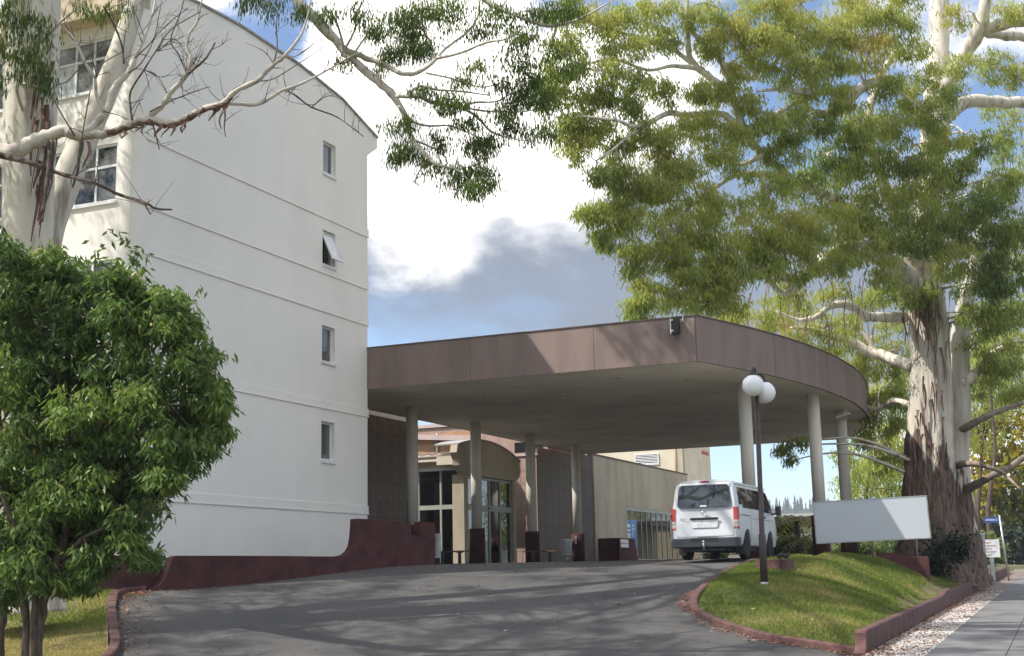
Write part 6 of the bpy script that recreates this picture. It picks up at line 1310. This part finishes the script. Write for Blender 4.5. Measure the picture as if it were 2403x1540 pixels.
for x, y, r, n, t_ in [(40, 60, 45, 45, .2), (60, 130, 40, 45, .15), (110, 170, 30, 30, .1), (30, 180, 35, 30, .2), (100, 60, 30, 22, .3), (235, 30, 26, 14, .6), (190, 15, 25, 12, .5), (110, 210, 22, 14, .15), (10, 110, 30, 25, .3), (15, 20, 40, 30, .5), (290, 15, 20, 8, .5)]:
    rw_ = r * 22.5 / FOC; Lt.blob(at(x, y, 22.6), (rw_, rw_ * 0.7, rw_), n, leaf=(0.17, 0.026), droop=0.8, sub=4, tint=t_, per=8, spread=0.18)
# crown above the frame: limbs and foliage that shade the drive, seen only by its shadow
def clear_of_view(c, r):
    x, y = proj(c); m_ = r * FOC / max(4, c[1]) * 1.25 + 40
    return (c[1] < 2) or (y < -m_) or (x < -m_) or (x > 2402 + m_)
top_nodes = [np.array([-9.5, 24.2, 17.0]), np.array([-10.5, 23.8, 19.5])]
random.seed(21)
for tgt in ((-16, 20, 20), (-5, 20, 19), (-15, 27, 19), (-6, 28, 21), (-11, 16, 19), (-20, 24, 17), (-2, 24, 20.5), (-18, 15, 17), (-8, 33, 22), (1, 21, 18), (-13, 31, 20), (3, 25, 21)):
    s0 = random.choice(top_nodes); t3 = np.array(tgt, float); m_ = (s0 + t3) / 2 + np.array([random.uniform(-1, 1), random.uniform(-1, 1), 1.2])
    Lt.limb3([s0, m_, t3], [0.13, 0.08, 0.03], 7)
    e = t3 + np.array([random.uniform(-2.5, 2.5), random.uniform(-2.5, 2.5), random.uniform(-1, 1)]); Lt.limb3([m_, (m_ + e) / 2 + np.array([0, 0, .6]), e], [0.06, 0.035, 0.02], 6)
kept = 0
for _ in range(6000):
    z_ = random.uniform(9.5, 21); c = np.array([random.uniform(-26, 2), random.uniform(12, 34), z_]); r = random.uniform(0.5, 1.05)
    if not clear_of_view(c, r * 1.3): continue
    gx, gy = c[0] + 0.827 * (z_ - 1), c[1] + 0.214 * (z_ - 1)                # keep the crown over the drive's sunward side
    if not (-8 < gx < 9.5 and 17 < gy < 36): continue
    if gx > 3.5 and random.random() < 0.45: continue
    if gx > 0 and gy > 34: continue
    x4, y4 = c[0] + 0.827 * (z_ - 4), c[1] + 0.214 * (z_ - 4)
    if -9.5 < x4 < -3 and 15.5 < y4 < 21.5 and random.random() < 0.8: continue
    x8, y8 = c[0] + 0.827 * (z_ - 8), c[1] + 0.214 * (z_ - 8)
    if -1.5 < x8 < 6 and 33.5 < y8 < 40: continue
    Lt.blob(c, (r, r, r * 0.55), 36, leaf=(0.22, 0.06), droop=0.6, sub=6, tint=0.3, per=8, spread=0.26, clump=0.3, twig=(kept % 4 == 0)); kept += 1
    if kept > CROWN_N: break
for v_, z_, h_ in ((8.6, 7.8, 12.5), (9.4, 7.8, 12.5), (10.0, 8.3, 12), (10.3, 7.8, 12.4)):
    t_ = bw(v_, 0, z_); c = np.array([t_[0] - 0.827 * h_, t_[1] - 0.214 * h_, t_[2] + h_])
    Lt.blob(c, (0.42, 0.42, 0.4), 40, leaf=(0.22, 0.05), droop=0.75, sub=4, tint=0.3, per=8, spread=0.2, clump=0.4)
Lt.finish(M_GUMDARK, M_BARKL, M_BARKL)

# ---- glossy shrub in the left foreground
sb_ = at(75, 1560, 18.5); sz_ = LEFT.z(sb_[0], sb_[1])
shrub = thing('evergreen_shrub', (sb_[0], sb_[1], sz_), 'dense rounded green leafy shrub tree filling the lower left corner', 'shrub')
S = Tree(shrub); Ys = 18.5
for pts in ([(100, 1660, 18.3, 14), (88, 1540, 18.4, 13), (95, 1440, 18.5, 12), (130, 1330, 18.5, 10), (170, 1200, 18.6, 8), (240, 1050, 18.6, 6), (330, 950, 18.6, 4)], [(60, 1660, 18.3, 12), (62, 1540, 18.4, 10), (60, 1440, 18.5, 9), (40, 1330, 18.6, 8), (20, 1200, 18.7, 7), (0, 1000, 18.8, 5)], [(78, 1660, 18.2, 7), (76, 1500, 18.3, 6), (82, 1400, 18.4, 6), (100, 1250, 18.5, 5), (120, 1050, 18.6, 4), (150, 800, 18.6, 3)], [(110, 1380, 18.5, 8), (60, 1280, 18.3, 6), (20, 1200, 18.2, 5), (-40, 1050, 18.2, 4)], [(140, 1320, 18.5, 6), (200, 1260, 18.3, 5), (280, 1230, 18.2, 4), (330, 1220, 18.2, 2)], [(0, 1660, 18.6, 16), (-4, 1500, 18.6, 14), (5, 1420, 18.7, 12), (-20, 1250, 18.8, 9)], [(90, 1420, 18.6, 7), (150, 1100, 18.9, 6), (230, 850, 19, 4), (260, 700, 19, 2)]):
    S.limb(pts, n=7, mb=S.br)
SBL = [(40, 600, 45), (110, 610, 40), (160, 640, 45), (60, 680, 55), (140, 720, 55), (210, 680, 45), (250, 660, 30), (270, 740, 55), (330, 690, 40), (370, 720, 40), (200, 800, 60), (340, 790, 60), (420, 790, 45), (440, 750, 30), (60, 800, 60), (120, 880, 60), (270, 870, 65), (400, 870, 60), (470, 850, 40), (490, 900, 35), (510, 950, 30), (40, 920, 60), (190, 960, 65), (330, 960, 65), (450, 960, 55), (520, 940, 22), (70, 1040, 65), (160, 1080, 60), (270, 1060, 60), (380, 1050, 60), (470, 1040, 40), (500, 1010, 28), (30, 1130, 60), (120, 1170, 60), (220, 1150, 55), (310, 1130, 50), (390, 1120, 30), (250, 1230, 45), (320, 1210, 38), (300, 1270, 35), (340, 1300, 25), (60, 1240, 60), (150, 1260, 55), (230, 1310, 38), (40, 1330, 50), (120, 1350, 40), (180, 1360, 28), (10, 1390, 30), (-30, 700, 60), (-40, 900, 70), (-40, 1100, 70), (-30, 1280, 60), (290, 650, 22), (400, 700, 25), (350, 1150, 35), (410, 1090, 35)]
for k, (x, y, r) in enumerate(SBL):
    Yb = Ys + random.uniform(-0.55, 0.55); rw_ = r * Yb / FOC
    tn = 0.42 + 0.10 * math.sin(k * 1.7)
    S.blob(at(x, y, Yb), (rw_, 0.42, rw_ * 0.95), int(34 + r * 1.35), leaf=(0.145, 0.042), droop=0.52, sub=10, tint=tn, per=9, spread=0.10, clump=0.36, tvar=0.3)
for x, y, r in ((150, 760, 200), (300, 900, 200), (120, 1050, 200), (250, 1080, 150), (100, 1240, 140), (30, 820, 160)):   # inner volume behind, interior shade put into its darker leaf tint
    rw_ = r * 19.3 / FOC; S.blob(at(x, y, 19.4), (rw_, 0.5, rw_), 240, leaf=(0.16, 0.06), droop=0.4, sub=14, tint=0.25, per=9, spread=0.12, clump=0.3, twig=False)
S.finish(M_SHRUBLEAF, M_BARKB, M_BARKB, limb_name='stems')

# ---- background vegetation
def crown_tree(name, label, base, trunk, blobs, lm, leaf, per=8, n=40, cat='tree', bm_=None, group=None, sub=6, droop=0.3, spread=0.4):
    o = thing(name, base, label, cat, group); t = Tree(o)
    for pts in trunk: t.limb(pts, n=7)
    for x, y, r, Y, tn in blobs:
        rw_ = r * Y / FOC; t.blob(at(x, y, Y), (rw_, rw_, rw_ * 0.8), n, leaf=leaf, droop=droop, sub=sub, tint=tn, per=per, spread=spread, clump=0.42)
    t.finish(lm, bm_ or M_BARKB, bm_ or M_BARKB, limb_name='trunk'); return o
def gbase(x, Y): p = at(x, 1330, Y); return (p[0], p[1], ground_z([p[:2]])[0])
crown_tree('golden_tree', 'bright yellow leaved tree across the street behind the gum trunks', gbase(2320, 105), [[(2302, 1330, 105, 8), (2303, 1270, 105, 8), (2298, 1180, 105, 6), (2280, 1100, 105, 4)], [(2303, 1270, 105, 6), (2325, 1190, 105, 5), (2350, 1080, 105, 3)]],
    [(2300, 980, 40, 104, .6), (2340, 1010, 45, 105, .7), (2385, 980, 45, 105, .6), (2370, 1060, 45, 104, .7), (2320, 1075, 40, 105, .75), (2395, 1110, 40, 104, .6), (2345, 1130, 40, 105, .5), (2300, 1140, 28, 104, .7), (2380, 1170, 40, 105, .3), (2290, 1195, 22, 104, .6), (2350, 1190, 28, 105, .35), (2430, 1050, 50, 105, .5), (2340, 930, 45, 106, .6), (2400, 1210, 30, 106, .2), (2310, 1030, 35, 106, .6)], M_GOLDLEAF, (0.55, 0.34), 8, 34, spread=0.9)
for k, (x, y, r, Y, lab) in enumerate([(2330, 1270, 46, 125, 'dark evergreen mass directly behind the street name sign'), (2395, 1255, 50, 128, 'dark evergreen mass at the right picture edge beyond the street'), (2250, 1270, 45, 122, 'dark evergreen mass glimpsed behind the gum trunks')]):
    crown_tree('dark_evergreen', lab, gbase(x, Y), [[(x, 1330, Y, 8), (x, y, Y, 5)]], [(x - r * .5, y, r * .8, Y, .4), (x + r * .5, y - 5, r * .8, Y, .5), (x, y - r * .5, r * .7, Y, .4), (x, y + r * .4, r * .8, Y, .3), (x - r * .6, y + r * .5, r * .6, Y, .3), (x + r * .6, y + r * .5, r * .6, Y, .3)], M_DARKLEAF, (0.6, 0.42), 8, 46, group='dark evergreens across the street', spread=1.0)
crown_tree('leafy_bush', 'yellow green bush behind the notice board', gbase(2318, 64), [[(2318, 1325, 64, 4), (2318, 1280, 64, 3)]], [(2312, 1262, 24, 64, .8), (2332, 1280, 22, 64, .7), (2318, 1300, 24, 64, .6), (2340, 1305, 16, 64, .6)], M_HEDGELEAF, (0.2, 0.13), 8, 26, cat='bush', spread=0.3)
crown_tree('trunk_shrub', 'dark green shrub growing against the base of the big gum trunk', at(2215, 1330, 44.5), [[(2215, 1345, 44.5, 4), (2215, 1290, 44.5, 3)]], [(2210, 1265, 30, 44.6, .25), (2235, 1285, 26, 44.6, .2), (2195, 1300, 28, 44.6, .2), (2220, 1315, 30, 44.6, .25), (2255, 1300, 16, 44.8, .2), (2185, 1330, 22, 44.8, .3)], M_DARKLEAF, (0.2, 0.09), 9, 30, cat='shrub', spread=0.22)
for k, (x, y, r, Y, tn, lab) in enumerate([(1836, 1275, 26, 62, .45, 'rounded green shrub just right of the parked van'), (1845, 1225, 20, 63, .6, 'taller light green shrub beside the far beige building'), (1900, 1285, 24, 62, .4, 'green shrub beneath the tree ferns near the picket fence'), (2035, 1285, 26, 66, .6, 'light green shrub seen below the sign board'), (2080, 1290, 26, 68, .55, 'green shrub behind the low maroon wall left of the gum'), (2110, 1280, 24, 66, .45, 'green shrub touching the gum trunk below the sign edge'), (1680, 1300, 14, 64, .6, 'small green shrub glimpsed under the van'), (1990, 1280, 22, 66, .5, 'green shrub glimpsed between the two outer canopy columns')]):
    crown_tree('garden_shrub', lab, gbase(x, Y), [[(x, 1325, Y, 3), (x, y, Y, 2)]], [(x, y, r, Y, tn), (x - r * .7, y + r * .5, r * .8, Y, tn), (x + r * .7, y + r * .5, r * .8, Y, tn - .1), (x, y + r * .8, r * .9, Y, tn - .2)], M_HEDGELEAF, (0.2, 0.11), 8, 40, cat='shrub', group='garden shrubs beyond the forecourt', spread=0.25)
# street trees beyond the outer columns
for k, (lab, x, Y, bl) in enumerate([('broad olive street tree seen between the last canopy column and the gum trunk', 2085, 92, [(2050, 1000), (2100, 980), (2120, 1050), (2070, 1070), (2030, 1080), (2100, 1120), (2050, 1150), (2010, 1150), (2090, 1190), (2040, 1220), (2110, 1250), (2000, 1225), (2060, 1270), (2120, 1180), (2080, 930), (2040, 940), (2120, 900)]),
      ('grey green street tree whose crown fills the gap right of the gum trunks', 2300, 98, [(2280, 900), (2320, 860), (2360, 920), (2310, 960), (2270, 980), (2280, 820), (2340, 780), (2390, 860), (2300, 1020)])]):
    crown_tree('street_tree', lab, gbase(x, Y), [[(x, 1330, Y, 7), (x - 6, 1200, Y, 6), (x + 4, 1050, Y, 3)]], [(a_, b_, 46, Y + random.uniform(-1.5, 1.5), random.uniform(.35, .6)) for a_, b_ in bl], M_GUMLEAF, (0.36, 0.11), 9, 60, droop=0.55, spread=0.55, sub=9, group='street trees beyond the forecourt')
# mid trees filling behind the outer columns and gum
for k, (lab, x, bl) in enumerate([('olive green tree behind the outer canopy columns', 2040, [(2010, 1110, 45, 78, .5), (2060, 1090, 50, 78, .5), (2040, 1170, 50, 78, .45), (2090, 1150, 45, 78, .4), (2010, 1200, 40, 78, .4), (2060, 1230, 45, 78, .35), (2105, 1220, 40, 78, .35), (1960, 1240, 26, 80, .45), (2000, 1250, 36, 78, .4), (2110, 1100, 40, 78, .45), (1990, 1060, 25, 80, .5), (2080, 1030, 40, 79, .5)]),
      ('tall hazy green tree far right behind the second gum trunk', 2330, [(2310, 880, 50, 80, .4), (2360, 900, 50, 80, .4), (2330, 820, 50, 80, .4), (2390, 830, 50, 80, .4), (2300, 740, 45, 82, .4), (2350, 740, 50, 82, .4), (2400, 720, 50, 82, .4), (2400, 620, 50, 82, .4), (2330, 640, 45, 82, .35), (2390, 280, 45, 82, .5), (2330, 250, 35, 82, .5), (2400, 370, 45, 82, .45)])]):
    crown_tree('background_gum', lab, gbase(x, 80), [[(x, 1330, 80, 7), (x - 12, 1200, 80, 6), (x + 4, 1060, 80, 4), (x - 6, 900, 80, 3), (x + 10, 760, 80, 2)]], bl, M_GUMLEAF, (0.32, 0.1), 9, 52, bm_=M_BARKB, droop=0.6, spread=0.5, group='gums in the background')
# tree ferns
def tree_fern(x, y, Y, nfr, L, label):
    top = at(x, y, Y); zb = ground_z([top[:2]])[0]; o = thing('tree_fern', (top[0], top[1], zb), label, 'tree fern', 'tree ferns by the far fence')
    mb = MB(); mb.tube([(top[0], top[1], zb), (top[0] + .05, top[1], (zb + top[2]) / 2), tuple(top)], [0.16, 0.13, 0.10], 9, jitter=0.1); obj('trunk', mb, M_BARKB, o)
    for k in range(nfr):
        a_ = 2 * math.pi * k / nfr + random.uniform(-.15, .15); V = []; F = []; rise = random.uniform(0.2, 0.6)
        sp_ = []
        for i in range(9):
            t = i / 8; r_ = L * t; z = L * (rise * t * 1.6 - 0.9 * t * t); sp_.append(top + np.array([r_ * math.cos(a_), r_ * math.sin(a_), z]))
        sdv = np.array([-math.sin(a_), math.cos(a_), 0])
        for i in range(8):
            wd = 0.30 * L * math.sin(math.pi * (0.12 + 0.85 * i / 8)) * 0.8
            for sg_ in (-1, 1):
                j = len(V); p, q = sp_[i], sp_[i + 1]; m_ = (p + q) / 2
                V += [p, p + (q - p) * 0.75, m_ + (q - p) * 0.5 + sdv * sg_ * wd - np.array([0, 0, wd * 0.35])]; F.append((j, j + 1, j + 2))
        npobj('frond', V, F, M_FERN, o, RNG.uniform(0.2, 0.9, len(F)))
tree_fern(1868, 1228, 60, 13, 1.5, 'taller tree fern with arching yellow green fronds by the far fence')
tree_fern(1884, 1268, 59, 11, 1.1, 'shorter tree fern with drooping fronds in front of the taller one')
tree_fern(1858, 1262, 61, 10, 0.9, 'small tree fern left of the taller one beside the green shrub')

# ---- grass, litter, pebbles
def scatter(poly, n):
    P = np.array(poly); lo_, hi_ = P.min(0), P.max(0); out = np.zeros((0, 2))
    while len(out) < n:
        q = RNG.uniform(lo_, hi_, (n * 2, 2)); out = np.concatenate([out, q[inside(q, poly)]])
    return out[:n]
def blades(name, xy, zf, m, h, w, tintf, label):
    n = len(xy); z = zf(xy); b = np.column_stack([xy, z - 0.006]); a_ = RNG.uniform(0, 2 * math.pi, n); sd = np.column_stack([np.cos(a_), np.sin(a_), np.zeros(n)]) * w / 2
    lean = RNG.normal(0, 0.45, (n, 2)) * h; hh = h * RNG.uniform(0.55, 1.3, n)
    V = np.stack([b - sd, b + sd, b + np.column_stack([lean, hh])], 1).reshape(-1, 3); F = np.arange(len(V)).reshape(-1, 3)
    o = npobj(name, V, F, m, None, np.clip(tintf(xy) + RNG.normal(0, 0.14, n), 0, 1)); stuff(o, label, 'grass')
def gt(xy): x, y = xy[:, 0], xy[:, 1]; return 0.45 + 0.28 * np.sin(x * 1.3 + y * 0.7) * np.sin(y * 1.1 - x * 0.5) + 0.14 * np.sin(x * 3.1 - y * 2.3) * np.sin(x * 1.7 + y * 2.9)
near = [p for p in lawn_poly]
gxy = scatter(lawn_poly, 150000); keep = gxy[:, 1] < 50; gxy = gxy[keep]
blades('lawn_grass', gxy, lawn_z, M_GRASS, 0.065, 0.02, gt, 'short green grass with dry patches covering the island lawn')
lxy = scatter([(-6.7, 20.5)] + [(p[0] - 0.2, p[1]) for p in L_EDGE[:4]] + [(-9.3, 30.2), (-13.5, 30), (-12, 20.5)], 60000)
blades('side_lawn_grass', lxy, LEFT, M_GRASS, 0.055, 0.02, lambda q: 0.62 + 0.25 * np.sin(q[:, 1] * 1.3 + q[:, 0] * 0.4) - 0.3 * (q[:, 1] > 27.4), 'patchy dry and green grass beside the driveway at left')
def litter(name, xy, zf, sz, label, tint=None):
    n = len(xy); z = zf(xy) + 0.012; a_ = RNG.uniform(0, 6.28, n); L = sz * RNG.uniform(0.5, 1.3, n); w = L * 0.3
    d = np.column_stack([np.cos(a_), np.sin(a_), RNG.normal(0, 0.15, n)]); s_ = np.column_stack([-np.sin(a_), np.cos(a_), RNG.normal(0, 0.25, n)]); b = np.column_stack([xy, z + 0.008])
    V = np.stack([b - d * L[:, None] / 2, b - s_ * w[:, None] / 2 + [0, 0, .006], b + d * L[:, None] / 2, b + s_ * w[:, None] / 2], 1).reshape(-1, 3)
    o = npobj(name, V, np.arange(len(V)).reshape(-1, 4), M_LITTER, None, RNG.uniform(0, 1, n) if tint is None else tint); stuff(o, label, 'leaf litter')
dp = [(-6.2, 19)] + [tuple(p[:2]) for p in L_EDGE] + [(3, 40), (8, 36)] + [tuple(p[:2]) for p in R_EDGE[::-1]] + [(6.5, 19)]
d1 = scatter(dp, 900)
def along(path, n, spread, side):
    P = np.array(path)[:, :2]; seg = RNG.integers(0, len(P) - 1, n); t = RNG.uniform(0, 1, n)[:, None]; q = P[seg] * (1 - t) + P[seg + 1] * t; dd = P[seg + 1] - P[seg]; dd /= np.linalg.norm(dd, axis=1, keepdims=True)
    return q + np.column_stack([dd[:, 1], -dd[:, 0]]) * side * np.abs(RNG.normal(0, spread, n))[:, None]
d2 = along(L_EDGE[:5], 900, 0.28, 1); d3 = along(L_EDGE[4:], 350, 0.2, 1); d4 = along(R_EDGE[:6], 420, 0.12, -1); d5 = along(R_EDGE[5:], 120, 0.15, -1)
litter('fallen_leaves', np.concatenate([d1, d2, d3, d4, d5]), DRIVE, 0.075, 'brown fallen leaves scattered over the driveway and along its kerbs')
lw_xy = scatter(lawn_poly, 900); lw_xy = lw_xy[lw_xy[:, 1] < 46]
litter('lawn_leaves', lw_xy, lambda xy: lawn_z(xy) + 0.045, 0.08, 'scattered tan dead leaves lying on the island lawn')
gp2 = [tuple(W_A + W_D * t + W_N * o_) for t, o_ in ((-2.5, 0.03), (-2.5, 0.93), (30, 0.93), (30, 0.03))]
q = scatter(gp2, 15000); n = len(q); z = path_z(q); r_ = RNG.uniform(0.012, 0.03, n); V = []; 
oc = np.array([(1, 0, 0), (0, 1, 0), (-1, 0, 0), (0, -1, 0), (0, 0, 0.7), (0, 0, -0.5)]); fo = np.array([(0, 1, 4), (1, 2, 4), (2, 3, 4), (3, 0, 4), (1, 0, 5), (2, 1, 5), (3, 2, 5), (0, 3, 5)])
ang = RNG.uniform(0, 6.28, n); ca, sa = np.cos(ang), np.sin(ang); O = oc[None] * np.stack([r_, r_ * RNG.uniform(.6, 1, n), r_], 1)[:, None]
X = O[..., 0] * ca[:, None] - O[..., 1] * sa[:, None]; Yv = O[..., 0] * sa[:, None] + O[..., 1] * ca[:, None]
V = np.stack([X + q[:, 0:1], Yv + q[:, 1:2], O[..., 2] + z[:, None] + 0.008], 2).reshape(-1, 3); F = (fo[None] + (np.arange(n) * 6)[:, None, None]).reshape(-1, 3)
stuff(npobj('white_pebbles', V, F, M_STONE, None, np.repeat(RNG.uniform(0.2, 1, n), 8)), 'white pebbles in the strip between the maroon wall and the footpath', 'pebbles')
q = np.concatenate([scatter(gp2, 2600), scatter([tuple(W_A + W_D * t + W_N * o_) for t, o_ in ((-2.5, 0.01), (-2.5, 0.3), (60, 0.3), (60, 0.01))], 1800)])
litter('strip_leaves', q, lambda xy: path_z(xy) + 0.02, 0.085, 'red brown dead leaves lying among the white pebbles', RNG.uniform(0, 0.75, len(q)))
